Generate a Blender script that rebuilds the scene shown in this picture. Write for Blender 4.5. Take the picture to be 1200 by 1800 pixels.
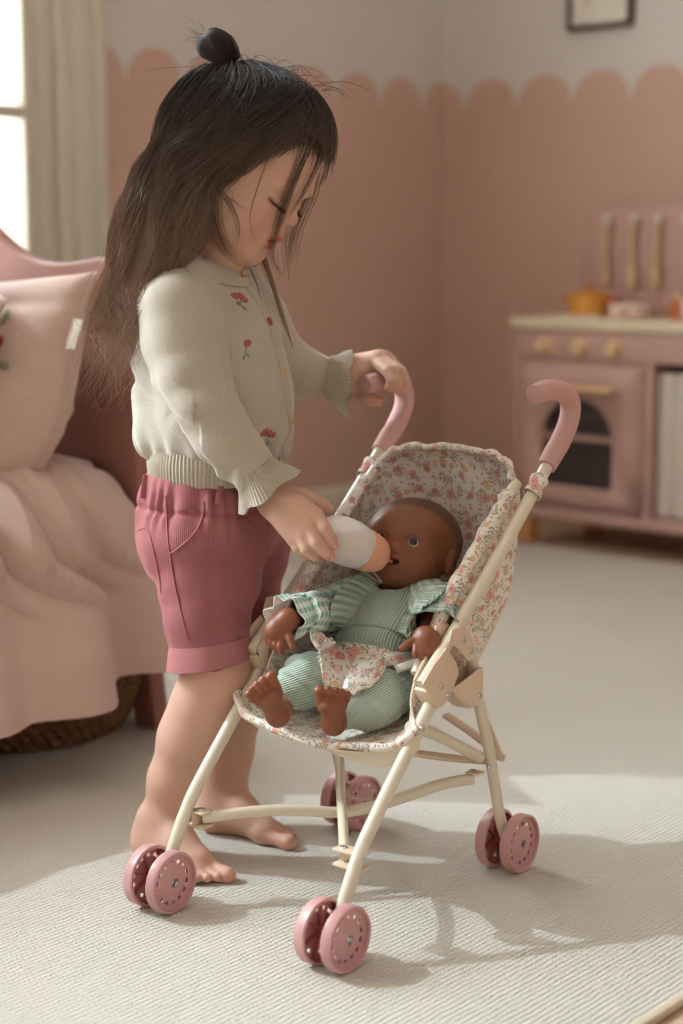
import bpy, bmesh, math, random
import numpy as np
from mathutils import Vector, Matrix, Quaternion, Euler

S = bpy.context.scene
for _o in list(bpy.data.objects):
    bpy.data.objects.remove(_o)

# ---------------------------------------------------------------- camera
FPX, PITCH, CAM_H = 2900.0, math.radians(9.0), 0.72
cam_data = bpy.data.cameras.new('camera')
cam = bpy.data.objects.new('camera', cam_data)
S.collection.objects.link(cam)
cam.location = (0, 0, CAM_H)
cam.rotation_euler = (math.pi / 2 - PITCH, 0, 0)
cam_data.sensor_fit = 'VERTICAL'
cam_data.sensor_height = 36.0
cam_data.lens = 36.0 * FPX / 1800.0
cam_data.clip_start = 0.05
cam_data.dof.use_dof = True
cam_data.dof.focus_distance = 1.83
cam_data.dof.aperture_fstop = 2.9
S.camera = cam

# ---------------------------------------------------------------- light
world = bpy.data.worlds.new('world')
S.world = world
world.use_nodes = True
_bg = world.node_tree.nodes['Background']
_bg.inputs[0].default_value = (0.94, 1.0, 1.06, 1)
_bg.inputs[1].default_value = 12.2

sun_data = bpy.data.lights.new('sun', 'SUN')
sun = bpy.data.objects.new('sun', sun_data)
S.collection.objects.link(sun)
SUN_DIR = Vector((1.0816, -0.2005, -1.0)).normalized()
sun.rotation_euler = SUN_DIR.to_track_quat('-Z', 'Y').to_euler()
sun.location = (-4, 3, 5)
sun_data.energy = 2.6
sun_data.angle = math.radians(0.7)
sun_data.color = (0.76, 0.89, 1.0)

S.view_settings.view_transform = 'Standard'
S.view_settings.look = 'None'
S.view_settings.exposure = 0.07
S.view_settings.gamma = 1.0
S.view_settings.use_curve_mapping = False
try:
    S.cycles.use_denoising = True
    S.cycles.max_bounces = 10
    S.cycles.diffuse_bounces = 7
    S.cycles.transparent_max_bounces = 16
except Exception:
    pass

# ================================================================ helpers
RNG = np.random.default_rng(7)
def srgb(r, g, b):
    f = lambda c: ((c / 255.0) / 12.92) if c / 255.0 <= 0.04045 else (((c / 255.0) + 0.055) / 1.055) ** 2.4
    return (f(r), f(g), f(b), 1.0)

class NT:
    """small wrapper for building shader trees"""
    def __init__(s, name):
        s.m = bpy.data.materials.new(name); s.m.use_nodes = True
        s.t = s.m.node_tree; s.n = s.t.nodes; s.l = s.t.links
        s.p = s.n['Principled BSDF']; s.out = s.n['Material Output']
    def link(s, a, b): s.l.new(a, b)
    def put(s, sock, v):
        if isinstance(v, bpy.types.NodeSocket): s.l.new(v, sock)
        elif v is not None: sock.default_value = v
    def math(s, op, a, b=None, c=None, clamp=False):
        n = s.n.new('ShaderNodeMath'); n.operation = op; n.use_clamp = clamp
        s.put(n.inputs[0], a); s.put(n.inputs[1], b)
        if c is not None: s.put(n.inputs[2], c)
        return n.outputs[0]
    def vmath(s, op, a, b=None, scale=None):
        n = s.n.new('ShaderNodeVectorMath'); n.operation = op
        s.put(n.inputs[0], a); s.put(n.inputs[1], b)
        if scale is not None: s.put(n.inputs['Scale'], scale)
        return n.outputs['Value'] if op in ('LENGTH', 'DOT_PRODUCT', 'DISTANCE') else n.outputs[0]
    def mix(s, f, a, b, blend='MIX'):
        n = s.n.new('ShaderNodeMix'); n.data_type = 'RGBA'; n.blend_type = blend
        s.put(n.inputs[0], f); s.put(n.inputs[6], a); s.put(n.inputs[7], b)
        return n.outputs[2]
    def sep(s, v):
        n = s.n.new('ShaderNodeSeparateXYZ'); s.put(n.inputs[0], v); return n.outputs
    def comb(s, x, y, z=0.0):
        n = s.n.new('ShaderNodeCombineXYZ'); s.put(n.inputs[0], x); s.put(n.inputs[1], y); s.put(n.inputs[2], z)
        return n.outputs[0]
    def coord(s, which='Object'):
        return s.n.new('ShaderNodeTexCoord').outputs[which]
    def uv(s):
        return s.n.new('ShaderNodeUVMap').outputs[0]
    def attr(s, name):
        n = s.n.new('ShaderNodeAttribute'); n.attribute_name = name; return n
    def noise(s, v, scale, detail=2.0, rough=0.5, dist=0.0):
        n = s.n.new('ShaderNodeTexNoise'); s.put(n.inputs['Vector'], v); n.inputs['Scale'].default_value = scale
        n.inputs['Detail'].default_value = detail; n.inputs['Roughness'].default_value = rough
        n.inputs['Distortion'].default_value = dist
        return n.outputs
    def voro(s, v, scale, rnd=1.0, dims='2D', feature='F1'):
        n = s.n.new('ShaderNodeTexVoronoi'); n.voronoi_dimensions = dims; n.feature = feature
        s.put(n.inputs['Vector'], v); n.inputs['Scale'].default_value = scale; n.inputs['Randomness'].default_value = rnd
        return n.outputs
    def ramp(s, f, stops):
        n = s.n.new('ShaderNodeValToRGB'); s.put(n.inputs[0], f)
        el = n.color_ramp.elements
        while len(el) < len(stops): el.new(0.5)
        for e, (p, c) in zip(el, stops): e.position = p; e.color = c
        return n.outputs[0]
    def maprange(s, v, a, b, c=0.0, d=1.0, smooth=False):
        n = s.n.new('ShaderNodeMapRange'); n.interpolation_type = 'SMOOTHSTEP' if smooth else 'LINEAR'
        s.put(n.inputs[0], v)
        for i, x in enumerate((a, b, c, d)): s.put(n.inputs[1 + i], x)
        return n.outputs[0]
    def bump(s, h, strength=0.3, dist=0.001, normal=None):
        n = s.n.new('ShaderNodeBump'); n.inputs['Strength'].default_value = strength
        n.inputs['Distance'].default_value = dist; s.put(n.inputs['Height'], h)
        if normal is not None: s.put(n.inputs['Normal'], normal)
        s.link(n.outputs[0], s.p.inputs['Normal']); return n.outputs[0]
    def base(s, c, rough=0.6, spec=0.5, **kw):
        s.put(s.p.inputs['Base Color'], c); s.put(s.p.inputs['Roughness'], rough)
        s.p.inputs['Specular IOR Level'].default_value = spec
        for k, v in kw.items(): s.put(s.p.inputs[k.replace('_', ' ')], v)
        return s.m

def simple(name, c, rough=0.6, spec=0.5, noise=0.0, nscale=40.0, bump=0.0, **kw):
    t = NT(name); col = c
    if noise or bump:
        nz = t.noise(t.coord(), nscale, 3.0)[0]
    if noise:
        col = t.mix(nz, tuple(x * (1 - noise) for x in c[:3]) + (1,), tuple(min(1, x * (1 + noise)) for x in c[:3]) + (1,))
    if bump: t.bump(nz, bump, 0.002)
    return t.base(col, rough, spec, **kw)

# ---------------- mesh objects
def mesh_np(name, V, F, mat=None, parent=None, smooth=True, uv=None, attrs=None, mats=None, fmat=None):
    """V (n,3); F list of arrays (k,3)/(k,4) or one array"""
    V = np.asarray(V, np.float32)
    Fs = F if isinstance(F, (list, tuple)) else [F]
    Fs = [np.asarray(f, np.int32) for f in Fs if len(f)]
    loops = np.concatenate([f.ravel() for f in Fs]) if Fs else np.zeros(0, np.int32)
    tot = np.concatenate([np.full(len(f), f.shape[1], np.int32) for f in Fs])
    start = np.concatenate([[0], np.cumsum(tot)[:-1]]).astype(np.int32)
    me = bpy.data.meshes.new(name)
    me.vertices.add(len(V)); me.vertices.foreach_set('co', V.ravel())
    me.loops.add(len(loops)); me.loops.foreach_set('vertex_index', loops)
    me.polygons.add(len(tot)); me.polygons.foreach_set('loop_start', start); me.polygons.foreach_set('loop_total', tot)
    if smooth: me.polygons.foreach_set('use_smooth', np.ones(len(tot), bool))
    if uv is not None:
        l = me.uv_layers.new(name='UVMap'); l.data.foreach_set('uv', np.asarray(uv, np.float32)[loops].ravel())
    for k, v in (attrs or {}).items():
        v = np.asarray(v, np.float32)
        if v.ndim == 1:
            a = me.attributes.new(k, 'FLOAT', 'POINT'); a.data.foreach_set('value', v)
        else:
            a = me.attributes.new(k, 'FLOAT_COLOR', 'POINT')
            if v.shape[1] == 3: v = np.concatenate([v, np.ones((len(v), 1), np.float32)], 1)
            a.data.foreach_set('color', v.ravel())
    me.update(); me.validate(verbose=False)
    o = bpy.data.objects.new(name, me)
    for m in (mats or ([mat] if mat else [])): me.materials.append(m)
    if fmat is not None: me.polygons.foreach_set('material_index', np.asarray(fmat, np.int32))
    S.collection.objects.link(o)
    if parent is not None: o.parent = parent
    return o

def wpar(o, parent):
    """parent keeping world coordinates of the mesh"""
    o.parent = parent
    o.matrix_parent_inverse = WM(parent).inverted()
    return o
def WM(o):
    m = o.matrix_basis
    if o.parent is not None: m = WM(o.parent) @ o.matrix_parent_inverse @ m
    return m

def tag(o, label=None, cat=None, group=None, kind=None):
    if label: o['label'] = label
    if cat: o['category'] = cat
    if group: o['group'] = group
    if kind: o['kind'] = kind
    return o
def empty(name, loc=(0, 0, 0), rz=0.0, label=None, cat=None, group=None):
    o = bpy.data.objects.new(name, None); o.empty_display_size = 0.05
    S.collection.objects.link(o); o.location = loc; o.rotation_euler = (0, 0, rz)
    return tag(o, label, cat, group)

class MB:
    """collects pieces for one mesh"""
    def __init__(s): s.V = []; s.Q = []; s.T = []; s.n = 0; s.uv = []
    def add(s, V, Q=None, T=None, uv=None):
        V = np.asarray(V, float)
        if Q is not None and len(Q): s.Q.append(np.asarray(Q) + s.n)
        if T is not None and len(T): s.T.append(np.asarray(T) + s.n)
        s.V.append(V); s.n += len(V)
        s.uv.append(np.zeros((len(V), 2)) if uv is None else np.asarray(uv))
        return s
    def addm(s, o): return s.add(*o)
    def box(s, lo, hi, bev=0.0, M=None):
        V, Q, T = box_geo(lo, hi, bev)
        if M is not None: V = xf(M, V)
        return s.add(V, Q, T)
    def build(s, name, mat=None, parent=None, smooth=True, **kw):
        V = np.concatenate(s.V)
        F = []
        if s.Q: F.append(np.concatenate(s.Q))
        if s.T: F.append(np.concatenate(s.T))
        o = mesh_np(name, V, F, mat, parent, smooth, uv=np.concatenate(s.uv), **kw)
        if smooth: o.data.set_sharp_from_angle(angle=math.radians(40))
        return o

def xf(M, V):
    M = np.array(M); V = np.asarray(V, float)
    return V @ M[:3, :3].T + M[:3, 3]

def box_geo(lo, hi, bev=0.0):
    lo = np.array(lo, float); hi = np.array(hi, float)
    if bev <= 0:
        V = np.array([[x, y, z] for x in (lo[0], hi[0]) for y in (lo[1], hi[1]) for z in (lo[2], hi[2])])
        Q = [[0, 1, 3, 2], [4, 6, 7, 5], [0, 4, 5, 1], [2, 3, 7, 6], [0, 2, 6, 4], [1, 5, 7, 3]]
        # separate verts per face for flat look under smooth shading
        VV = V[np.array(Q).ravel()]; return VV, np.arange(24).reshape(6, 4), []
    bm = bmesh.new(); bmesh.ops.create_cube(bm, size=1.0)
    for v in bm.verts:
        v.co = Vector([(lo[i] + hi[i]) / 2 + v.co[i] * (hi[i] - lo[i]) for i in range(3)])
    bmesh.ops.bevel(bm, geom=list(bm.edges), offset=bev, segments=2, profile=0.5, affect='EDGES')
    return bm_geo(bm)
def bm_geo(bm, free=True):
    bm.verts.index_update()
    V = np.array([v.co[:] for v in bm.verts]); Q = []; T = []
    for f in bm.faces:
        ix = [v.index for v in f.verts]
        if len(ix) == 4: Q.append(ix)
        elif len(ix) == 3: T.append(ix)
        else:
            for k in range(1, len(ix) - 1): T.append([ix[0], ix[k], ix[k + 1]])
    if free: bm.free()
    return V, Q, T

def catmull(P, n, closed=False):
    P = np.asarray(P, float); N = len(P)
    if N == 2: return P[0] + (P[1] - P[0]) * np.linspace(0, 1, n)[:, None]
    if closed: ext = np.vstack([P[-1], P, P[0], P[1]]); segs = N
    else: ext = np.vstack([2 * P[0] - P[1], P, 2 * P[-1] - P[-2]]); segs = N - 1
    t = np.linspace(0, segs, n, endpoint=not closed); i = np.minimum(t.astype(int), segs - 1); f = (t - i)[:, None]
    a, b, c, d = ext[i], ext[i + 1], ext[i + 2], ext[i + 3]
    return 0.5 * ((2 * b) + (c - a) * f + (2 * a - 5 * b + 4 * c - d) * f ** 2 + (3 * b - a - 3 * c + d) * f ** 3)

def frames(P, up=None):
    """parallel transport frames"""
    P = np.asarray(P, float); T = np.gradient(P, axis=0); T /= np.linalg.norm(T, axis=1)[:, None] + 1e-12
    u = np.array(up if up is not None else (0, 0, 1.0), float)
    if abs(u @ T[0]) > 0.95: u = np.array((0, 1.0, 0))
    A = np.zeros_like(P); a = u - T[0] * (u @ T[0]); a /= np.linalg.norm(a)
    for i in range(len(P)):
        a = a - T[i] * (a @ T[i]); a /= np.linalg.norm(a) + 1e-12; A[i] = a
    return T, A, np.cross(T, A)

def sweep(P, r, seg=12, caps=True, sec=None, up=None, closed=False):
    """tube along points; r scalar / per-point / (ra, rb) arrays; returns V,Q,T,uv"""
    P = np.asarray(P, float); n = len(P); T, A, B = frames(P, up)
    th = np.linspace(0, 2 * math.pi, seg, endpoint=False)
    if sec is None: sec = np.stack([np.cos(th), np.sin(th)], 1)
    seg = len(sec)
    if isinstance(r, tuple): ra, rb = [np.broadcast_to(np.asarray(x, float), (n,)) for x in r]
    else: ra = rb = np.broadcast_to(np.asarray(r, float), (n,))
    V = P[:, None] + A[:, None] * (sec[None, :, 0:1] * ra[:, None, None]) + B[:, None] * (sec[None, :, 1:2] * rb[:, None, None])
    V = V.reshape(-1, 3)
    i, j = np.meshgrid(np.arange(n - 1), np.arange(seg), indexing='ij'); j2 = (j + 1) % seg
    Q = np.stack([i * seg + j, i * seg + j2, (i + 1) * seg + j2, (i + 1) * seg + j], -1).reshape(-1, 4)
    L = np.concatenate([[0], np.cumsum(np.linalg.norm(np.diff(P, axis=0), axis=1))])
    uv = np.stack([np.broadcast_to(np.arange(seg) / seg, (n, seg)), np.broadcast_to(L[:, None], (n, seg))], -1).reshape(-1, 2)
    Tr = []
    if caps:
        V = np.vstack([V, P[0], P[-1]]); uv = np.vstack([uv, [0, 0], [0, L[-1]]])
        c0, c1 = n * seg, n * seg + 1
        for k in range(seg):
            k2 = (k + 1) % seg
            Tr.append([c0, k2, k]); Tr.append([c1, (n - 1) * seg + k, (n - 1) * seg + k2])
    return V, Q, Tr, uv

def lathe(prof, seg=32, closed_prof=False, M=None):
    """prof: (r,z) pairs, about z"""
    prof = np.asarray(prof, float); n = len(prof); th = np.linspace(0, 2 * math.pi, seg, endpoint=False)
    V = np.stack([prof[:, None, 0] * np.cos(th), prof[:, None, 0] * np.sin(th), np.broadcast_to(prof[:, None, 1], (n, seg))], -1).reshape(-1, 3)
    m = n if closed_prof else n - 1
    i, j = np.meshgrid(np.arange(m), np.arange(seg), indexing='ij'); j2 = (j + 1) % seg; i2 = (i + 1) % n
    Q = np.stack([i * seg + j, i * seg + j2, i2 * seg + j2, i2 * seg + j], -1).reshape(-1, 4)
    if M is not None: V = xf(M, V)
    return V, Q, []

def grid(fn, nu, nv, u=(0, 1), v=(0, 1), closed_u=False, uvs=(1, 1), thick=0.0):
    """fn(U,V)->(...,3) arrays"""
    U = np.linspace(u[0], u[1], nu, endpoint=not closed_u); W = np.linspace(v[0], v[1], nv)
    UU, VV = np.meshgrid(U, W, indexing='ij'); P = fn(UU, VV)
    i, j = np.meshgrid(np.arange(nu if closed_u else nu - 1), np.arange(nv - 1), indexing='ij'); i2 = (i + 1) % nu
    Q = np.stack([i * nv + j, i2 * nv + j, i2 * nv + j + 1, i * nv + j + 1], -1).reshape(-1, 4)
    uv = np.stack([UU * uvs[0], VV * uvs[1]], -1).reshape(-1, 2)
    if thick:
        du = np.gradient(P, axis=0) if not closed_u else (np.roll(P, -1, 0) - np.roll(P, 1, 0))
        dv = np.gradient(P, axis=1); N = np.cross(du, dv); N /= np.linalg.norm(N, axis=-1, keepdims=True) + 1e-12
        n = nu * nv
        P2 = P - N * thick
        Vv = np.vstack([P.reshape(-1, 3), P2.reshape(-1, 3)])
        Q2 = Q[:, ::-1] + n
        E = []
        def strip(ix):
            a, b = ix[:-1], ix[1:]; E.append(np.stack([a, a + n, b + n, b], -1))
        idx = np.arange(n).reshape(nu, nv)
        if closed_u:
            strip(np.append(idx[:, 0], idx[0, 0])[::-1]); strip(np.append(idx[:, -1], idx[0, -1]))
        else:
            strip(idx[:, 0][::-1]); strip(idx[:, -1]); strip(idx[0, :]); strip(idx[-1, :][::-1])
        Q = np.vstack([Q, Q2] + E); uv = np.vstack([uv, uv])
        return Vv, Q, [], uv
    return P.reshape(-1, 3), Q, [], uv

def prism(pts, z0, z1, bev=0.0, M=None):
    """extrude a 2-D outline (x,y) between z0 and z1"""
    bm = bmesh.new(); vs = [bm.verts.new((p[0], p[1], z0)) for p in pts]
    f = bm.faces.new(vs); r = bmesh.ops.extrude_face_region(bm, geom=[f])
    for e in r['geom']:
        if isinstance(e, bmesh.types.BMVert): e.co.z = z1
    bmesh.ops.recalc_face_normals(bm, faces=bm.faces)
    if bev: bmesh.ops.bevel(bm, geom=[e for e in bm.edges if e.calc_face_angle(0) > 0.6], offset=bev, segments=2, profile=0.5, affect='EDGES')
    bmesh.ops.triangulate(bm, faces=[f for f in bm.faces if len(f.verts) > 4])
    V, Q, T = bm_geo(bm)
    if M is not None: V = xf(M, V)
    return V, Q, T

def zframe(o, z, x=None):
    """matrix with local z along z and origin o"""
    z = np.array(z, float); z /= np.linalg.norm(z); a = np.array(x if x is not None else ((0, 0, 1) if abs(z[2]) < 0.9 else (1, 0, 0)), float)
    a = a - z * (a @ z); a /= np.linalg.norm(a); b = np.cross(z, a)
    M = np.eye(4); M[:3, 0] = a; M[:3, 1] = b; M[:3, 2] = z; M[:3, 3] = o
    return M

# ---------------- signed distance sculpting + surface nets
class Sdf:
    def __init__(s, lo, hi, h, far=0.04):
        s.h = h; s.lo = np.array(lo, float); n = np.ceil((np.array(hi) - s.lo) / h).astype(int) + 1
        s.n = n; s.far = far; s.D = np.full(n, far, np.float32)
    def sl(s, lo, hi):
        a = np.clip(np.floor((np.array(lo) - s.lo) / s.h).astype(int), 0, s.n - 1); b = np.clip(np.ceil((np.array(hi) - s.lo) / s.h).astype(int) + 1, 0, s.n)
        if np.any(b <= a): return None, None
        ax = [(s.lo[i] + s.h * np.arange(a[i], b[i])).astype(np.float32) for i in range(3)]
        return tuple(slice(a[i], b[i]) for i in range(3)), np.meshgrid(*ax, indexing='ij', sparse=True)
    def apply(s, fn, lo, hi, k, op='add'):
        m = k + 2 * s.h
        sl, P = s.sl(np.array(lo) - m, np.array(hi) + m)
        if sl is None: return s
        d = fn(P); c = s.D[sl]
        if op == 'add':
            if k > 0:
                hh = np.maximum(k - np.abs(c - d), 0) / k; r = np.minimum(c, d) - hh * hh * k * 0.25
            else: r = np.minimum(c, d)
        else:
            if k > 0:
                hh = np.maximum(k - np.abs(c + d), 0) / k; r = np.maximum(c, -d) + hh * hh * k * 0.25
            else: r = np.maximum(c, -d)
        s.D[sl] = np.minimum(r, s.far); return s
    def cone(s, a, b, r1, r2, k=0.01, op='add'):
        a = np.array(a, float); b = np.array(b, float); ab = b - a; L2 = ab @ ab
        def fn(P):
            x, y, z = P[0] - a[0], P[1] - a[1], P[2] - a[2]
            t = np.clip((x * ab[0] + y * ab[1] + z * ab[2]) / L2, 0, 1)
            return np.sqrt((x - t * ab[0]) ** 2 + (y - t * ab[1]) ** 2 + (z - t * ab[2]) ** 2) - (r1 + (r2 - r1) * t)
        rm = max(r1, r2)
        return s.apply(fn, np.minimum(a, b) - rm, np.maximum(a, b) + rm, k, op)
    def chain(s, pts, rs, k=0.01, op='add'):
        for i in range(len(pts) - 1): s.cone(pts[i], pts[i + 1], rs[i], rs[i + 1], k, op)
        return s
    def ell(s, c, r, R=None, k=0.01, op='add'):
        """ellipsoid with radii r, R 3x3 columns = axes"""
        c = np.array(c, float); r = np.array(r, float); R = np.eye(3) if R is None else np.array(R)
        def fn(P):
            x, y, z = P[0] - c[0], P[1] - c[1], P[2] - c[2]
            q = [(x * R[0, i] + y * R[1, i] + z * R[2, i]) / r[i] for i in range(3)]
            k0 = np.sqrt(q[0] ** 2 + q[1] ** 2 + q[2] ** 2)
            k1 = np.sqrt((q[0] / r[0]) ** 2 + (q[1] / r[1]) ** 2 + (q[2] / r[2]) ** 2) + 1e-9
            return k0 * (k0 - 1) / k1
        e = np.sqrt(((R * r) ** 2).sum(1))
        return s.apply(fn, c - e, c + e, k, op)
    def rbox(s, c, hx, rad, R=None, k=0.01, op='add'):
        c = np.array(c, float); hx = np.array(hx, float) - rad; R = np.eye(3) if R is None else np.array(R)
        def fn(P):
            x, y, z = P[0] - c[0], P[1] - c[1], P[2] - c[2]
            q = [np.abs(x * R[0, i] + y * R[1, i] + z * R[2, i]) - hx[i] for i in range(3)]
            o = np.sqrt(sum(np.maximum(a, 0) ** 2 for a in q)); return o + np.minimum(np.maximum(np.maximum(q[0], q[1]), q[2]), 0) - rad
        e = np.abs(R) @ (hx + rad)
        return s.apply(fn, c - e, c + e, k, op)
    def mesh(s, disp=None, smooth=0):
        D = s.D
        if disp is not None:
            ax = [(s.lo[i] + s.h * np.arange(s.n[i])).astype(np.float32) for i in range(3)]
            m = np.abs(D) < 0.03
            idx = np.nonzero(m); P = np.stack([ax[i][idx[i]] for i in range(3)], 1)
            D = D.copy(); D[idx] += disp(P)
        return surface_nets(D, s.lo, s.h, smooth)

def surface_nets(D, lo, h, smooth=0):
    sg = D < 0
    n = np.array(D.shape)
    c = sg[:-1, :-1, :-1].astype(np.int8)
    tot = np.zeros(n - 1, np.int8)
    for dx in (0, 1):
        for dy in (0, 1):
            for dz in (0, 1):
                tot += sg[dx:n[0] - 1 + dx, dy:n[1] - 1 + dy, dz:n[2] - 1 + dz]
    act = (tot > 0) & (tot < 8)
    ids = np.nonzero(act); N = len(ids[0])
    I = np.stack(ids, 1)
    vid = np.full(n - 1, -1, np.int32); vid[ids] = np.arange(N)
    acc = np.zeros((N, 3)); cnt = np.zeros(N)
    corners = [(x, y, z) for x in (0, 1) for y in (0, 1) for z in (0, 1)]
    val = {cc: D[I[:, 0] + cc[0], I[:, 1] + cc[1], I[:, 2] + cc[2]] for cc in corners}
    for ca in corners:
        for ax in range(3):
            if ca[ax] == 1: continue
            cb = list(ca); cb[ax] = 1; cb = tuple(cb)
            a, b = val[ca], val[cb]; m = (a < 0) != (b < 0)
            t = np.where(m, a / np.where(a == b, 1, a - b), 0)
            p = np.array(ca, float)[None].repeat(N, 0); p[:, ax] = t
            acc[m] += p[m]; cnt[m] += 1
    V = (I + acc / np.maximum(cnt, 1)[:, None]) * h + np.array(lo)
    Q = []
    for ax in range(3):
        u, w = (ax + 1) % 3, (ax + 2) % 3
        sl0 = [slice(None)] * 3; sl1 = [slice(None)] * 3
        sl0[ax] = slice(0, -1); sl1[ax] = slice(1, None)
        e = sg[tuple(sl0)] != sg[tuple(sl1)]
        ij = np.stack(np.nonzero(e), 1)
        ij = ij[(ij[:, u] > 0) & (ij[:, w] > 0) & (ij[:, u] < n[u] - 1) & (ij[:, w] < n[w] - 1)]
        if not len(ij): continue
        du = np.zeros(3, int); du[u] = 1; dw = np.zeros(3, int); dw[w] = 1
        g = lambda q: vid[q[:, 0], q[:, 1], q[:, 2]]
        a, b, cc, d = g(ij - du - dw), g(ij - dw), g(ij), g(ij - du)
        q = np.stack([a, b, cc, d], 1)
        inside = sg[ij[:, 0], ij[:, 1], ij[:, 2]]
        q[~inside] = q[~inside][:, ::-1]
        Q.append(q)
    Q = np.vstack(Q); Q = Q[(Q >= 0).all(1)]
    for _ in range(smooth): V = lap(V, Q)
    return V, Q
def lap(V, Q, f=0.5):
    A = np.zeros_like(V); c = np.zeros(len(V))
    for k in range(4):
        a, b = Q[:, k], Q[:, (k + 1) % 4]
        for i in range(3):
            A[:, i] += np.bincount(a, V[b, i], len(V)) + np.bincount(b, V[a, i], len(V))
        c += np.bincount(a, minlength=len(V)) + np.bincount(b, minlength=len(V))
    return V * (1 - f) + f * A / np.maximum(c, 1)[:, None]

def vnoise(P, scale, seed=0):
    """cheap smooth pseudo noise, sum of sines, about -1..1"""
    r = np.random.default_rng(seed); out = 0
    for _ in range(6):
        k = r.normal(size=3); k = k / np.linalg.norm(k) * scale * r.uniform(0.6, 1.6)
        out = out + np.sin(P @ k + r.uniform(0, 6.28))
    return out / 3.0

# ================================================================ the room
# room frame: origin at the far corner, x along the right wall, y along the left wall (room is y<0, x>0)
RC = Vector((0.2917, 4.7803, 0.0)); RA = math.atan2(-0.667, 0.745)
RM = Matrix.Translation(RC) @ Matrix.Rotation(RA, 4, 'Z')
def RP(x, y, z): return RM @ Vector((x, y, z))
def room_struct(name, mb, mat, smooth=True):
    o = mb.build(name, mat, None, smooth); o.location = RC; o.rotation_euler = (0, 0, RA)
    o['kind'] = 'structure'; return o
FLOOR_Z = -0.008

def wall_paint(name, axis):
    """pale wall above, dusty pink scallops below (flat paint)"""
    t = NT(name); c = t.sep(t.coord()); along = c[axis]; z = c[2]
    ph = t.math('SUBTRACT', along, 0.160 - 0.09 if axis == 0 else -0.010 - 0.09)
    f = t.math('SUBTRACT', t.math('FRACT', t.math('DIVIDE', t.math('ADD', ph, 18.0), 0.18)), 0.5)
    q = t.math('DIVIDE', f, 0.475)                       # dome half width
    dome = t.math('SQRT', t.math('MAXIMUM', t.math('SUBTRACT', 1.0, t.math('MULTIPLY', q, q)), 0.0))
    edge = t.math('ADD', t.math('MULTIPLY', dome, 0.075), 1.112)
    m = t.math('LESS_THAN', z, edge)
    nz = t.noise(t.coord(), 3.0, 3.0)[0]
    pink = t.mix(nz, srgb(195, 162, 147), srgb(202, 169, 154))
    col = t.mix(m, srgb(208, 201, 197), pink)
    t.bump(t.noise(t.coord(), 220.0, 2.0)[0], 0.06, 0.001)
    return t.base(col, 0.75, 0.25)

white_paint = simple('white_paint', srgb(206, 198, 184), 0.45, 0.4, noise=0.02)
ceil_mat = simple('ceiling_paint', srgb(222, 214, 204), 0.9, 0.2, noise=0.02)

# left wall with two window openings
W1 = (-2.62, -1.385, 0.62, 2.6); W2 = (-4.75, -2.86, 0.30, 3.0); WH = 3.2
mb = MB()
t0, t1 = -0.22, 0.0
for (y0, y1, z0, z1) in ((-1.385, 0.0, -0.05, WH), (-2.86, -2.62, -0.05, WH), (-6.4, -4.75, -0.05, WH),
                         (-2.62, -1.385, -0.05, W1[2]), (-2.62, -1.385, W1[3], WH), (-4.75, -2.86, -0.05, W2[2]), (-4.75, -2.86, W2[3], WH)):
    mb.box((t0, y0, z0), (t1, y1, z1))
wall_left = room_struct('wall_left', mb, wall_paint('wall_paint_left', 1))
mb = MB().box((-0.22, 0.0, -0.05), (5.2, 0.2, WH))
wall_right = room_struct('wall_right', mb, wall_paint('wall_paint_right', 0))
room_struct('ceiling', MB().box((-0.22, -6.4, WH), (5.4, 0.2, WH + 0.1)), ceil_mat)
wall_plain = simple('wall_paint_plain', srgb(220, 213, 207), 0.8, 0.2, noise=0.02, nscale=4)
room_struct('wall_near', MB().box((5.2, -6.4, -0.05), (5.4, 0.2, WH)), wall_plain)
mb = MB().box((-0.22, -6.4, -0.05), (5.2, -6.2, WH))
room_struct('wall_back', mb, wall_plain)
room_struct('sun_block_wall', MB().box((-2.6, -2.80, -0.05), (-0.22, -2.68, WH + 0.4)), simple('render_coat', srgb(214, 208, 198), 0.9, 0.2, noise=0.03))  # unseen fin, added to keep the sun out of the first window

def skirting(name, along_x, lo, hi):
    # profile in (depth, z)
    prof = [(0, 0), (0.016, 0), (0.016, 0.078), (0.011, 0.086), (0.008, 0.094), (0, 0.098)]
    V = []
    for s in (lo, hi):
        for d, z in prof: V.append((s, -d, z + FLOOR_Z) if along_x else (d, s, z + FLOOR_Z))
    n = len(prof); Q = [[i, (i + 1) % n, n + (i + 1) % n, n + i] for i in range(n)]
    return room_struct(name, MB().add(V, Q), white_paint, smooth=False)
skirting('baseboard_left', False, -1.26, 0.0)
skirting('baseboard_right', True, 0.0, 5.2)

# floor with wooden planks where the rug ends
wood_floor = NT('oak_floor'); _c = wood_floor.coord(); _s = wood_floor.sep(_c)
_g = wood_floor.noise(wood_floor.comb(wood_floor.math('MULTIPLY', _s[0], 30.0), wood_floor.math('MULTIPLY', _s[1], 2.0), 0.0), 3.0, 4.0)[0]
wood_floor = wood_floor.base(wood_floor.mix(_g, srgb(176, 148, 120), srgb(204, 178, 150)), 0.5, 0.4)
fl = room_struct('floor', MB().box((-0.22, -6.4, -0.12), (5.2, 0.2, FLOOR_Z - 0.004)), wood_floor)
pv = box_geo((0, 0, 0), (0.138, 1.2, 0.004), 0.0012)
for i in range(9):
    for j in range(3):
        p = mesh_np('plank', pv[0], [pv[1], np.array(pv[2]).reshape(-1, 3)] if len(pv[2]) else [pv[1]], wood_floor) if (i, j) == (0, 0) else bpy.data.objects.new('plank', plank0.data)
        if (i, j) == (0, 0): plank0 = p
        else: S.collection.objects.link(p)
        p.parent = fl; p.location = (2.06 + 0.14 * i, -4.5 + 1.203 * j + (0.55 if i % 2 else 0.0), FLOOR_Z - 0.0042)

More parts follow.
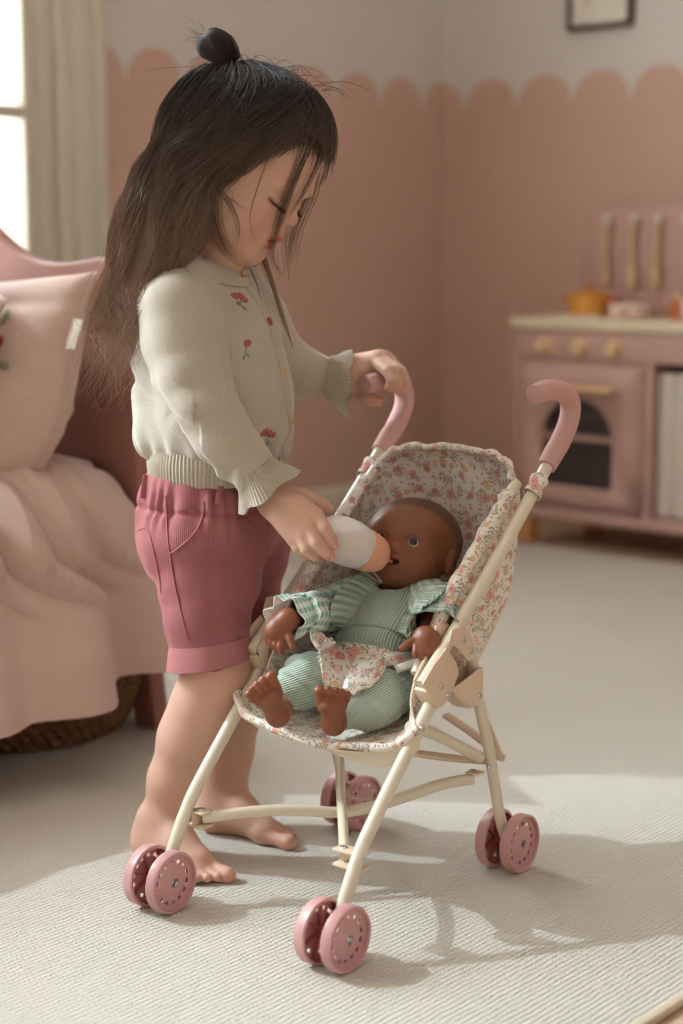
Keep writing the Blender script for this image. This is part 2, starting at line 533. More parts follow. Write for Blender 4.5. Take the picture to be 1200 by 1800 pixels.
# ---- window seen at the left
def window(idx, W, muntins, mull):
    y0, y1, z0, z1 = W
    mb = MB()
    # jamb lining + sash frame
    for (a, b) in ((y0, y0 + 0.05), (y1 - 0.05, y1)): mb.box((-0.2, a, z0), (-0.002, b, z1), 0.004)
    mb.box((-0.2, y0, z1 - 0.05), (0.004, y1, z1), 0.004); mb.box((-0.2, y0, z0), (0.004, y1, z0 + 0.04), 0.004)
    fr = room_struct('window_%d' % idx, mb, white_paint)
    cs = MB()
    # stepped casing on the room side
    for (a, b, d) in ((y1, y1 + 0.040, 0.014), (y1 + 0.040, y1 + 0.095, 0.022), (y1 + 0.095, y1 + 0.123, 0.032),
                      (y0 - 0.045, y0, 0.018), (y0 - 0.11, y0 - 0.045, 0.028)):
        cs.box((0.0, a, 0.0 if idx == 1 else z0), (d, b, z1 + 0.1), 0.004)
    cs.box((0.0, y0 - 0.1, z1), (0.03, y1 + 0.1, z1 + 0.12), 0.004)
    c = cs.build('casing', white_paint, fr)
    sash = MB(); sx0, sx1 = -0.045, -0.004
    a0, a1, b0, b1 = y0 + 0.05, y1 - 0.05, z0 + 0.04, z1 - 0.05
    for (a, b) in ((a0, a0 + 0.035), (a1 - 0.035, a1)): sash.box((sx0, a, b0), (sx1, b, b1), 0.004)
    for (a, b) in ((b0, b0 + 0.05), (b1 - 0.05, b1)): sash.box((sx0, a0, a), (sx1, a1, b), 0.004)
    sash.build('sash', white_paint, fr)
    for z in muntins: MB().box((sx0, a0 + 0.035, z - 0.014), (sx1, a1 - 0.035, z + 0.014), 0.004).build('muntin', white_paint, fr)
    for y in mull: MB().box((sx0, y - 0.014, b0), (sx1, y + 0.014, b1), 0.004).build('mullion', white_paint, fr)
    zs = [b0 + 0.05] + list(muntins) + [b1 - 0.05]; ys = [a0 + 0.035] + list(mull) + [a1 - 0.035]
    for i in range(len(zs) - 1):
        for j in range(len(ys) - 1):
            MB().box((-0.030, ys[j], zs[i]), (-0.026, ys[j + 1], zs[i + 1])).build('pane', glass, fr)
    return fr
glass = NT('window_glass')
_tr = glass.n.new('ShaderNodeBsdfTransparent'); _gl = glass.n.new('ShaderNodeBsdfGlossy'); _gl.inputs['Roughness'].default_value = 0.02
_mx = glass.n.new('ShaderNodeMixShader'); _mx.inputs[0].default_value = 0.05
_tr.inputs[0].default_value = (0.96, 0.98, 0.97, 1)
glass.link(_tr.outputs[0], _mx.inputs[1]); glass.link(_gl.outputs[0], _mx.inputs[2]); glass.link(_mx.outputs[0], glass.out.inputs[0])
glass = glass.m
window(1, W1, (1.018, 1.42, 1.82, 2.2), (-2.01,))
window(2, W2, (), ())

# pale house front seen far through the window
b = empty('building', RP(-2.2, 8.0, 0), RA, 'pale building front seen through the window panes at the left', 'building')
fm = simple('pale_facade', srgb(62, 72, 75), 0.9, 0.2, noise=0.02); wm = simple('facade_window', srgb(48, 58, 64), 0.3, 0.5)
MB().box((-2.6, 0, -1), (2.0, 0.3, 7)).build('facade', fm, b)
for i in range(4):
    for j in range(3):
        MB().box((-2.3 + i * 1.1, -0.03, -0.3 + j * 2.2), (-1.75 + i * 1.1, 0.02, 1.0 + j * 2.2), 0.01).build('window', wm, b)

# ---- rug
rug_m = NT('woven_wool'); c = rug_m.coord(); s = rug_m.sep(c)
wob = rug_m.math('MULTIPLY', rug_m.noise(c, 35.0, 2.0)[0], 0.006)
w1 = rug_m.math('SINE', rug_m.math('MULTIPLY', rug_m.math('ADD', s[0], wob), 2 * math.pi / 0.0068))
row = rug_m.math('FLOOR', rug_m.math('DIVIDE', rug_m.math('ADD', s[0], wob), 0.0068))
w2 = rug_m.math('SINE', rug_m.math('MULTIPLY', rug_m.math('ADD', rug_m.math('ADD', s[1], rug_m.math('MULTIPLY', row, 0.0033)), wob), 2 * math.pi / 0.0060))
h = rug_m.math('ADD', rug_m.math('MULTIPLY', w1, 0.6), rug_m.math('MULTIPLY', w2, 0.4))
fz = rug_m.noise(c, 330.0, 3.0, 0.7)[0]
h = rug_m.math('ADD', rug_m.math('MULTIPLY', h, 0.80), rug_m.math('MULTIPLY', fz, 2.2))
rug_m.bump(h, 0.75, 0.0016)
big = rug_m.noise(c, 6.0, 3.0)[0]
col = rug_m.mix(big, srgb(203, 196, 185), srgb(212, 206, 195))
col = rug_m.mix(rug_m.maprange(h, 0.4, 1.7, 0.30, 0.0), col, srgb(188, 175, 157))
spk = rug_m.noise(c, 160.0, 1.0)[0]
col = rug_m.mix(rug_m.maprange(spk, 0.74, 0.80, 0.0, 0.55), col, srgb(150, 120, 92))
rug_m = rug_m.base(col, 0.95, 0.1, Sheen_Weight=0.25)
mb = MB().box((0.22, -4.6, FLOOR_Z), (2.205, -0.43, 0.0), 0.0035)
rug = mb.build('rug', rug_m); rug.location = RC; rug.rotation_euler = (0, 0, RA)
tag(rug, 'large cream woven wool rug covering the floor under the child and the stroller', 'rug')
hem = MB().box((2.200, -4.6, FLOOR_Z), (2.211, -0.43, 0.0015), 0.003).build('bound_edge', simple('rug_binding', srgb(196, 182, 160), 0.95, 0.1, noise=0.1, nscale=200), rug)

# ================================================================ the bed
bed_pink = simple('bed_paint', srgb(150, 102, 90), 0.5, 0.35, noise=0.03, nscale=8)
bed = empty('bed', RP(0.6, -2.7, 0), RA, 'dusty pink wooden bed with a wavy end board beside the window', 'bed')
def B(x, y, z): return (x - 0.6, y + 2.7, z)
pts = [(1.150, 0.0005), (1.122, 0.24), (1.112, 0.62), (1.104, 0.668), (1.082, 0.698), (1.045, 0.710), (0.98, 0.703), (0.909, 0.702), (0.85, 0.715), (0.802, 0.738), (0.74, 0.775), (0.68, 0.80), (0.62, 0.808)]
top = catmull(pts[2:], 40)
half = [pts[0], pts[1]] + [tuple(p) for p in top]
low = [(1.100, 0.0005), (1.085, 0.10), (1.06, 0.155), (1.02, 0.175), (0.62, 0.18)]
lowc = [tuple(p) for p in catmull(low, 16)]
right = half; left = [(1.24 - x, z) for x, z in half[::-1]][1:]
low_l = [(1.24 - x, z) for x, z in lowc]; outline = right + left + low_l[:-1] + lowc[::-1]
def bed_board(y, name, zs=1.0):
    M = Matrix.Translation((-0.6, y + 2.7, 0)) @ Matrix(((1, 0, 0, 0), (0, 0, 1, 0), (0, 1, 0, 0), (0, 0, 0, 1)))
    V, Q, T = prism([(x, z * zs) for x, z in outline], -0.016, 0.016, 0.007)
    V = np.stack([V[:, 0] - 0.6, V[:, 2] + y + 2.7, V[:, 1]], 1)
    return MB().add(V, Q[:, ::-1] if isinstance(Q, np.ndarray) else [q[::-1] for q in Q], [t[::-1] for t in T]).build(name, bed_pink, bed)
bed_board(-2.128, 'end_board')
bed_board(-3.50, 'foot_board', 0.55)
for x in (0.14, 1.07): MB().box(B(x, -3.49, 0.19), B(x + 0.03, -2.14, 0.30), 0.006).build('side_rail', bed_pink, bed)
for i in range(9): MB().box(B(0.17, -3.42 + i * 0.145, 0.20), B(1.07, -3.35 + i * 0.145, 0.215), 0.003).build('slat', simple('pine', srgb(190, 150, 110), 0.6) if i == 0 else bpy.data.materials['pine'], bed)
matt = MB().box((0.15, -3.47, 0.216), (1.075, -2.16, 0.345), 0.03).build('mattress', simple('mattress_ticking', srgb(228, 220, 208), 0.9, 0.2)); matt.location = RC; matt.rotation_euler = (0, 0, RA)
tag(matt, 'white mattress on the bed slats hidden under the pink duvet', 'mattress')

cotton = NT('pink_cotton'); _c = cotton.coord(); _n = cotton.noise(_c, 900.0, 1.0)[0]
_w = cotton.noise(_c, 9.0, 4.0, 0.55, 0.6)[0]
_b1 = cotton.bump(_n, 0.10, 0.0006)
cotton.bump(_w, 0.35, 0.010, _b1)
cotton = cotton.base(srgb(198, 170, 158), 0.75, 0.25, Sheen_Weight=0.2)

# duvet: cross-section over the mattress and down the room side, folds running down
def duvet_fn(U, Vv):
    L = U * 1.55; y = -2.165 - Vv * 1.30
    # arc-length profile: flat top, round shoulder, hanging side
    top_l, rad = 0.88, 0.115
    x = np.where(L < top_l, 0.17 + L, 0); z = np.zeros_like(L)
    a = np.clip((L - top_l) / rad, 0, math.pi / 2)
    x = np.where(L >= top_l, 0.17 + top_l + rad * np.sin(a), x)
    z = np.where(L >= top_l, -rad * (1 - np.cos(a)), 0.0)
    rest = np.maximum(L - top_l - rad * math.pi / 2, 0)
    hemdrop = 0.700 + 0.055 * (1 / (1 + np.exp((y + 2.30) * 60))) + 0.03 * np.sin(y * 9)
    x = x + rest * 0.12 ; z = z - rest * hemdrop * 0.52
    z = z + 0.405
    side = np.clip((L - 0.80) / 0.25, 0, 1); side2 = np.clip((L - top_l - 0.1) / 0.4, 0, 1)
    puff = 0.028 * np.sin(np.clip((L) / 0.9, 0, 1) * math.pi) + 0.012 * np.sin(y * 7 + L * 4)
    z = z + puff * (L < top_l)
    P = np.stack([x, y, z], -1)
    q = P.reshape(-1, 3)
    f = (0.020 * np.sin(y * 26 + 1.4 * np.sin(y * 11) + L * 1.2) + 0.012 * np.sin(y * 47 + 3 + L * 2.2) + 0.008 * vnoise(q, 16, 5).reshape(y.shape)) * (0.15 + side2)
    f2 = 0.010 * vnoise(q * np.array([1, 2.2, 1]), 14, 3).reshape(y.shape) * (1 - side2 * 0.5)
    # long creases radiating from the pillow edge
    for (yc, s0, w, am) in ((-2.335, 0.55, 0.010, 0.030), (-2.372, 0.55, 0.009, -0.018), (-2.405, 0.60, 0.012, 0.034), (-2.440, 0.60, 0.010, -0.016), (-2.475, 0.50, 0.013, 0.030), (-2.27, 0.6, 0.012, 0.018), (-2.58, .5, .02, .022)):
        cy = yc + 0.26 * (L - 0.95) + 0.012 * np.sin(L * 16)
        f = f + am * np.exp(-((y - cy) / w) ** 2) * np.exp(-((L - 0.95) / 0.22) ** 2)
    endr = np.clip((y + 2.165 + 0.10) / 0.10, 0, 1)          # round the end towards the board
    P[..., 0] += f * side + 0.0 - 0.05 * endr ** 2 * side
    P[..., 2] += (f2 + 0.4 * f) * (1 - side) - 0.03 * endr ** 2 * (1 - side)
    P[..., 1] += 0.085 * np.clip((y + 2.165 + 0.25) / 0.25, 0, 1) * np.clip((L - top_l - 0.10) / 0.2, 0, 1)
    # the left part of the hanging side swells out more
    swell = 1 / (1 + np.exp((y + 2.315) * 55))
    P[..., 0] += 0.035 * swell * side2
    return P
V, Q, T, uv = grid(duvet_fn, 150, 170, thick=0.012)
duvet = MB().add(V, Q, uv=uv).build('duvet', cotton); duvet.location = RC; duvet.rotation_euler = (0, 0, RA)
tag(duvet, 'pale pink cotton duvet hanging in folds over the bed side', 'duvet')

def pillow(name, w, h, th, seed, label):
    def fn(sgn):
        def f(U, Vv):
            u = U * 2 - 1; v = Vv * 2 - 1
            # pinched outline with pointed corners
            x = w / 2 * u * (1 - 0.07 * (1 - v ** 4) * np.abs(u) ** 3 * (0.0 + 1) + 0.03 * np.abs(u * v)); y = h / 2 * v * (1 - 0.06 * (1 - u ** 4) * np.abs(v) ** 3 + 0.03 * np.abs(u * v))
            t = np.clip((1 - u ** 4), 0, 1) ** 0.55 * np.clip((1 - v ** 4), 0, 1) ** 0.55
            cx_ = np.clip((u - 0.35) / 0.65, 0, 1) * np.clip((-v - 0.1) / 0.9, 0, 1)          # lower corner tucked in
            x = x - 0.085 * cx_ ** 1.5; y = y + 0.045 * cx_ ** 1.5
            q = np.stack([x, y, 0 * x + seed], -1).reshape(-1, 3)
            wr = 0.009 * vnoise(q, 24, seed).reshape(x.shape) + 0.0045 * vnoise(q * np.array([1.0, 2.4, 1.0]), 36, seed + 40).reshape(x.shape) + 0.009 * np.exp(-((v + 0.25 - 0.15 * u) / 0.05) ** 2) * np.sin(3 * u + 1) - 0.008 * np.exp(-((v - 0.62 - 0.10 * u) / 0.06) ** 2) * np.clip(u + 0.2, 0, 1) + 0.007 * np.exp(-((v - 0.30 + 0.35 * u) / 0.06) ** 2)
            return np.stack([x, y, sgn * (th / 2 * t + wr * t)], -1)
        return f
    mb = MB()
    for sg in (1, -1):
        V, Q, T, uv = grid(fn(sg), 60, 60); mb.add(V, Q if sg > 0 else Q[:, ::-1], uv=uv)
    o = mb.build(name, cotton); tag(o, label, 'pillow'); return o
def lean(o, c, tilt, roll, yaw=0.0):
    """stand pillow up: its local +z faces the room (-y), local y up"""
    M = RM @ Matrix.Translation(c) @ Matrix.Rotation(yaw, 4, 'Z') @ Matrix.Rotation(math.pi / 2 - tilt, 4, 'X') @ Matrix.Rotation(roll, 4, 'Z')
    o.matrix_basis = M
p1 = pillow('pillow', 0.56, 0.37, 0.15, 3, 'pale pink pillow with an embroidered red flower leaning on the end board')
lean(p1, (0.868, -2.300, 0.500), 0.34, 0.05)
p2 = pillow('pillow', 0.46, 0.40, 0.13, 9, 'pale pink pillow at the left edge in front of the flowered pillow')
lean(p2, (0.860, -2.425, 0.592), 0.30, -0.50)
tagm = simple('white_tape', srgb(226, 220, 206), 0.8, 0.2)
def flag(parent, x0, y, ang, w=0.016, l=0.034):
    V, Q, T, uv = grid(lambda U, W: np.stack([U * w, W * l - l / 2, 0.006 * np.sin(U * 3) + 0.001 * np.sin(W * 6)], -1), 8, 8, thick=0.0008)
    o = MB().add(V, Q).build('fabric_tag', tagm, parent); o.location = (x0, y, 0.004); o.rotation_euler = (0, 0, ang); return o
flag(p1, 0.258, 0.095, -0.05, 0.024, 0.044); flag(p2, 0.212, 0.13, -0.02, 0.02, 0.05)
# embroidered flower on the pillow front
emb_red = simple('red_thread', srgb(138, 52, 44), 0.6, 0.3, noise=0.2, nscale=300, bump=0.3); emb_green = simple('green_thread', srgb(150, 146, 122), 0.6, 0.3, noise=0.1, nscale=300, bump=0.3); emb_dark = simple('wine_thread', srgb(92, 30, 28), 0.6, 0.3)
def petal(cx, cy, ang, l, w, z, hgt=0.004):
    V, Q, T = lathe([(0.0, 0), (0.55, 0.1), (0.9, 0.45), (1.0, 1.0)][::-1], 16)
    th = np.linspace(0, 2 * math.pi, 20, endpoint=False); R = np.array([0.0, 0.5, 0.85, 1.0]); H = np.array([1, 0.85, 0.5, 0])
    P = [];
    for r, hh in zip(R, H):
        for a in th:
            x = l / 2 * (1 + r * math.cos(a)); y = w / 2 * r * math.sin(a) * (1.0 + 0.25 * math.cos(a))
            P.append((cx + x * math.cos(ang) - y * math.sin(ang), cy + x * math.sin(ang) + y * math.cos(ang), z + hh * hgt))
    n = len(th); Q = [[i * n + j, i * n + (j + 1) % n, (i + 1) * n + (j + 1) % n, (i + 1) * n + j] for i in range(3) for j in range(n)]
    return np.array(P), np.array(Q)[:, ::-1], []
fz = 0.066
for i in range(6): MB().addm(petal(0.168, 0.060, 0.35 + i * math.pi / 3, 0.030, 0.020, fz)).build('embroidered_petal', emb_red, p1)
MB().addm(petal(0.160, 0.060, 0, 0.016, 0.016, fz + 0.003)).build('flower_centre', emb_dark, p1)
for (x, y, a, l) in ((0.190, 0.040, -0.35, 0.034), (0.175, 0.025, -1.35, 0.034), (0.18, 0.090, 1.1, 0.028)):
    MB().addm(petal(x, y, a, l, 0.015, fz - 0.001)).build('embroidered_leaf', emb_green, p1)

# woven basket under the bed
bk = empty('basket', RP(0.955, -2.255, 0), RA, 'round brown woven basket pushed under the bed', 'basket')
straw = NT('seagrass'); _c = straw.coord(); _s = straw.sep(_c)
_a = straw.math('ARCTAN2', _s[1], _s[0]); _w = straw.math('SINE', straw.math('ADD', straw.math('MULTIPLY', _a, 60.0), straw.math('MULTIPLY', _s[2], 240.0)))
straw.bump(_w, 0.8, 0.004)
straw = straw.base(straw.mix(straw.noise(_c, 60.0)[0], srgb(84, 60, 40), srgb(140, 104, 70)), 0.8, 0.2)
mb = MB()
for k in range(11):
    z = 0.012 + k * 0.0135; r = 0.155 + 0.045 * math.sin(min(1, (k + 1) / 8) * math.pi / 2) - 0.012 * max(0, k - 7)
    th = np.linspace(0, 2 * math.pi, 49)[:-1]
    P = np.stack([r * np.cos(th), r * np.sin(th), 0 * th + z], 1); P = np.vstack([P, P[:1]])
    V, Q, T, uv = sweep(P, 0.0085, 8, caps=False); mb.add(V, Q, uv=uv)
mb.build('coil_wall', straw, bk)
MB().addm(lathe([(0, 0.003), (0.16, 0.003), (0.165, 0.012), (0, 0.014)], 32)).build('base', straw, bk)

# ================================================================ wall picture
pf = empty('picture_frame', RP(0.518, -0.002, 1.29), RA, 'dark brown picture frame with a pale print on the right wall', 'picture')
dk = simple('dark_walnut', srgb(62, 42, 34), 0.5, 0.4, noise=0.1, nscale=30)
W_, H_ = 0.196, 0.27
for (lo, hi) in (((-W_ / 2, -0.02, 0), (W_ / 2, 0, 0.012)), ((-W_ / 2, -0.02, H_ - 0.012), (W_ / 2, 0, H_)), ((-W_ / 2, -0.02, 0.012), (-W_ / 2 + 0.012, 0, H_ - 0.012)), ((W_ / 2 - 0.012, -0.02, 0.012), (W_ / 2, 0, H_ - 0.012))):
    MB().box(lo, hi, 0.002).build('frame_bar', dk, pf)
pr = NT('faded_print'); _n = pr.noise(pr.coord(), 42.0, 3.0)[0]
pr = pr.base(pr.mix(pr.maprange(_n, 0.52, 0.62, 0, 0.55), srgb(226, 220, 210), srgb(188, 178, 166)), 0.6, 0.3)
MB().box((-W_ / 2 + 0.01, -0.010, 0.01), (W_ / 2 - 0.01, -0.006, H_ - 0.01)).build('print', pr, pf)

# ================================================================ toy kitchen
kp = simple('kitchen_pink', srgb(180, 144, 134), 0.55, 0.35, noise=0.02, nscale=10)
kp2 = simple('kitchen_pink_dark', srgb(162, 126, 117), 0.55, 0.35)
wood = simple('beech', srgb(214, 178, 136), 0.55, 0.35, noise=0.08, nscale=20); wood2 = simple('pine_block', srgb(190, 140, 92), 0.6, 0.3, noise=0.1, nscale=16)
dark = simple('oven_dark', srgb(52, 40, 40), 0.35, 0.5); cream = simple('worktop_cream', srgb(206, 190, 164), 0.5, 0.4, noise=0.02)
K0 = (0.92, -0.26)
kit = empty('toy_kitchen', RP(K0[0], K0[1], FLOOR_Z), RA, 'dusty pink wooden toy kitchen with an arched oven door against the right wall', 'toy kitchen')
def kb(name, x0, x1, y0, y1, z0, z1, m, bev=0.003, parent=None):
    o = MB().box((x0 - K0[0], y0 - K0[1], z0 - FLOOR_Z), (x1 - K0[0], y1 - K0[1], z1 - FLOOR_Z), bev).build(name, m, parent or kit); return o
XL, XR, YF, YB = 0.538, 1.31, -0.395, -0.125
kb('side_panel', XL, XL + 0.014, YF, YB, 0.072, 0.53, kp); kb('side_panel', XR - 0.014, XR, YF, YB, 0.072, 0.53, kp)
kb('bottom_panel', XL, XR, YF, YB, 0.062, 0.092, kp); kb('back_panel', XL + 0.014, XR - 0.014, YB - 0.008, YB, 0.09, 0.53, kp2)
kb('divider', 0.921, 0.938, YF, YB, 0.09, 0.465, kp)
kb('worktop', XL - 0.006, XR + 0.006, YF - 0.014, YB, 0.53, 0.558, cream, 0.005)
kb('control_panel', XL + 0.002, XR - 0.002, YF - 0.002, YF + 0.012, 0.458, 0.53, kp)
for (x, y) in ((XL + 0.012, YF + 0.012), (XR - 0.05, YF + 0.012), (XL + 0.07, YB - 0.05), (XR - 0.05, YB - 0.05)):
    kb('leg', x, x + 0.04, y, y + 0.04, FLOOR_Z, 0.064, wood2, 0.003)
# oven door: plate with an arched opening, dark glass and racks behind
dx0, dx1, dz0, dz1 = 0.554, 0.919, 0.095, 0.455
ax0, ax1, az0, az1 = 0.628, 0.834, 0.148, 0.366
def arch(n=20):
    cx, r = (ax0 + ax1) / 2, (ax1 - ax0) / 2; zz = az1 - r
    return [(ax0, az0), (ax0, zz)] + [(cx - r * math.cos(a), zz + r * math.sin(a)) for a in np.linspace(0.1, math.pi - 0.1, n)] + [(ax1, zz), (ax1, az0)]
A = arch(); n = len(A)
# outer points matched to the arch points
O_ = []
for (x, z) in A:
    if z <= az0 + 1e-6: O_.append((dx0 if x < 0.73 else dx1, dz0))
    else:
        a = math.atan2(z - 0.26, x - 0.731); k = min((dx1 - 0.731) / max(1e-6, abs(math.cos(a))), (dz1 - 0.26) / max(1e-6, abs(math.sin(a))) if math.sin(a) > 0 else 9)
        O_.append((max(dx0, min(dx1, 0.731 + k * math.cos(a))), min(dz1, 0.26 + k * math.sin(a))))
V = []; Q = []
for yy in (YF - 0.004, YF + 0.012):
    for ring in (A, O_):
        for (x, z) in ring: V.append((x - K0[0], yy - K0[1], z - FLOOR_Z))
for i in range(n):
    j = (i + 1) % n
    Q += [[i, j, n + j, n + i], [2 * n + i, 3 * n + i, 3 * n + j, 2 * n + j], [i, 2 * n + i, 2 * n + j, j], [n + i, n + j, 3 * n + j, 3 * n + i]]
# corner fillers so that the plate reaches its square corners
V = np.array(V); mb = MB().add(V, Q)
for cx, s in ((dx0, 1), (dx1, -1)):
    mb.box((min(cx, cx + s * 0.05) - K0[0], YF - 0.0035 - K0[1], dz1 - 0.055 - FLOOR_Z), (max(cx, cx + s * 0.05) - K0[0], YF + 0.0118 - K0[1], dz1 - FLOOR_Z))
door = mb.build('oven_door', kp, kit, smooth=False)
kb('oven_glass', dx0 + 0.03, dx1 - 0.03, YF + 0.013, YF + 0.017, dz0 + 0.02, dz1 - 0.04, dark, 0, door)
kb('rack_bar', ax0, ax1, YF - 0.001, YF + 0.010, 0.262, 0.277, kp2, 0.002, door)
kb('rail', ax0, ax1, YF - 0.001, YF + 0.010, 0.318, 0.322, dark, 0.001, door)
V, Q, T, uv = sweep(np.array([(0.672, 0, 0), (0.846, 0, 0)]) , 0.0075, 12); V = V + np.array([-K0[0], YF - 0.028 - K0[1], 0.392 - FLOOR_Z])
hd = MB().add(V, Q, T).build('handle', wood, door)
for x in (0.69, 0.828): kb('handle_post', x - 0.004, x + 0.004, YF - 0.028, YF - 0.003, 0.388, 0.396, wood, 0.001, door)
for x in (0.633, 0.733, 0.833):
    M = zframe((x - K0[0], YF - 0.001 - K0[1], 0.489 - FLOOR_Z), (0, -1, 0))
    k = MB().addm(lathe([(0, 0.022), (0.012, 0.022), (0.0155, 0.019), (0.017, 0.010), (0.019, 0.004), (0.022, 0.002), (0.022, 0), (0, 0)], 24, M=M)).build('knob', wood, kit)
# brand lettering, small, on the lower door edge
tc = bpy.data.curves.new('lettering', 'FONT'); tc.body = 'little dutch'; tc.size = 0.022; tc.extrude = 0.0003; tc.align_x = 'CENTER'
to = bpy.data.objects.new('lettering', tc); S.collection.objects.link(to); bpy.context.view_layer.update(); _me = bpy.data.meshes.new_from_object(to.evaluated_get(bpy.context.evaluated_depsgraph_get())); bpy.data.objects.remove(to)
to = bpy.data.objects.new('lettering', _me); S.collection.objects.link(to); to.parent = door; _me.materials.clear(); _me.materials.append(simple('pale_print', srgb(206, 176, 168), 0.6))
to.location = (0.705 - K0[0], YF - 0.0045 - K0[1], 0.112 - FLOOR_Z); to.rotation_euler = (math.pi / 2, 0, 0)
# cupboard curtain
cur = NT('spotted_curtain'); _v = cur.voro(cur.uv(), 1.0, 1.0); cur = cur.base(cur.mix(cur.math('LESS_THAN', _v[0], 0.20), srgb(206, 194, 182), srgb(150, 138, 130)), 0.85, 0.2)
def cf(U, W):
    x = 0.945 + U * 0.345; z = 0.098 + W * 0.340
    return np.stack([x - K0[0], YF + 0.022 + 0.008 * np.sin(U * 46 + 0.7 * np.sin(U * 9)) * (1.1 - 0.4 * W) - K0[1], z - FLOOR_Z], -1)
V, Q, T, uv = grid(cf, 90, 12, uvs=(36, 34), thick=0.001)
MB().add(V, Q, uv=uv).build('curtain', cur, kit)
kb('curtain_rod', 0.938, XR - 0.014, YF + 0.02, YF + 0.024, 0.437, 0.441, dark, 0.001)
# upright with hooks
up = [(0.572, 0.558), (0.572, 0.80)] + [(0.572 + 0.03 - 0.03 * math.cos(a), 0.80 + 0.03 * math.sin(a)) for a in np.linspace(0.2, math.pi / 2, 5)] + [(1.26 + 0.03 * math.sin(a), 0.80 + 0.03 * math.cos(a)) for a in np.linspace(0, math.pi / 2, 5)] + [(1.29, 0.558)]
V, Q, T = prism(up, -0.008, 0.008, 0.002); V = np.stack([V[:, 0] - K0[0], V[:, 2] + (YB - 0.012) - K0[1], V[:, 1] - FLOOR_Z], 1)
MB().add(V, [q[::-1] for q in Q], [q[::-1] for q in T]).build('upright_panel', kp, kit)
UX = (0.652, 0.730, 0.800)
for x in UX + (0.875, 0.95):
    M = zframe((x - K0[0], YB - 0.020 - K0[1], 0.797 - FLOOR_Z), (0, -1, 0))
    MB().addm(lathe([(0, 0.020), (0.009, 0.019), (0.0125, 0.014), (0.010, 0.008), (0.006, 0.005), (0.006, 0), (0, 0)], 18, M=M)).build('hook', simple('hook_white', srgb(200, 186, 172), 0.5) if x == UX[0] else bpy.data.materials['hook_white'], kit)
# hanging utensils (things)
ut = simple('utensil_wood', srgb(206, 176, 138), 0.55, 0.3, noise=0.1, nscale=30)
def utensil(name, x, kind, label):
    e = empty(name, RP(x - 0.001, YB - 0.036, 0.630), RA, label, 'toy utensil', 'wooden utensils hanging on the toy kitchen')
    P = np.array([(0.0, 0, 0.045), (-0.002, 0, 0.10), (0.002, 0.001, 0.158)])
    V, Q, T, uv = sweep(catmull(P, 12), (np.linspace(0.006, 0.0085, 12), 0.005), 10); MB().add(V, Q, T).build('handle', ut, e)
    th = np.linspace(0, 2 * math.pi, 16)[:-1]; P = np.stack([0.006 * np.cos(th), 0 * th, 0.160 + 0.007 * np.sin(th)], 1); P = np.vstack([P, P[:2]])
    V, Q, T, uv = sweep(P, 0.002, 6); MB().add(V, Q, T).build('hanging_loop', simple('cord', srgb(176, 150, 120), 0.8) if 'cord' not in bpy.data.materials else bpy.data.materials['cord'], e)
    if kind == 'spoon':
        V, Q, T = lathe([(0, 0.004), (0.009, 0.004), (0.012, 0.0), (0.009, -0.004), (0, -0.004)], 18); V = np.stack([V[:, 0], V[:, 2], V[:, 1] * 1.8 + 0.026], 1); V[:, 0] -= 0.001; MB().add(V, Q[:, ::-1]).build('bowl', ut, e)
    elif kind == 'spatula':
        MB().box((-0.014, -0.003, 0.0), (0.010, 0.003, 0.052), 0.002).build('blade', ut, e)
    else:
        MB().box((-0.013, -0.003, 0.026), (0.009, 0.003, 0.05), 0.002).build('head', ut, e)
        for k in range(3): MB().box((-0.013 + k * 0.0085, -0.0025, 0.0), (-0.008 + k * 0.0085, 0.0025, 0.03), 0.001).build('tine', ut, e)
utensil('wooden_spoon', UX[0], 'spoon', 'wooden toy spoon with an oval bowl, first of the hanging utensils from the corner')
utensil('wooden_spatula', UX[1], 'spatula', 'wooden toy spatula with a flat square blade hanging on the middle hook')
utensil('wooden_fork', UX[2], 'fork', 'wooden toy fork with three tines hanging above the pale pan')
# pots on the worktop
WT = 0.558
och = simple('ochre_enamel', srgb(206, 146, 62), 0.4, 0.5); orange = simple('orange_wood', srgb(196, 106, 48), 0.5, 0.4)
kb('hob_plate', 0.598, 0.735, -0.33, -0.18, 0.558, 0.562, simple('hob_cream', srgb(226, 214, 186), 0.5), 0.001)
pot = empty('toy_pot', RP(0.665, -0.255, WT + 0.004), RA, 'ochre yellow toy cooking pot with two handles on the kitchen worktop', 'toy pot')
MB().addm(lathe([(0, 0.0), (0.042, 0.0), (0.048, 0.004), (0.050, 0.05), (0.052, 0.053), (0.047, 0.053), (0.045, 0.006), (0, 0.006)], 32)).build('body', och, pot)
MB().addm(lathe([(0, 0.062), (0.02, 0.061), (0.044, 0.056), (0.050, 0.053), (0, 0.052)], 32)).build('lid', och, pot)
MB().addm(lathe([(0, 0.078), (0.008, 0.077), (0.010, 0.072), (0.006, 0.066), (0.005, 0.060), (0, 0.06)], 16)).build('lid_knob', orange, pot)
for s in (1, -1):
    P = catmull(np.array([(s * 0.046, -0.016, 0.036), (s * 0.066, -0.013, 0.038), (s * 0.066, 0.013, 0.038), (s * 0.046, 0.016, 0.036)]), 12)
    V, Q, T, uv = sweep(P, 0.006, 8); MB().add(V, Q, T).build('handle', orange, pot)
pan = empty('toy_pan', RP(0.785, -0.262, WT), RA, 'pale pink low toy pan with a wooden knob beside the ochre pot', 'toy pan')
pp = simple('pale_pink_enamel', srgb(226, 196, 186), 0.45, 0.4)
MB().addm(lathe([(0, 0.0), (0.044, 0.0), (0.049, 0.003), (0.050, 0.032), (0.047, 0.034), (0.045, 0.006), (0, 0.005)], 32)).build('body', pp, pan)
MB().addm(lathe([(0, 0.036), (0.03, 0.035), (0.047, 0.031), (0, 0.030)], 32)).build('lid', pp, pan)
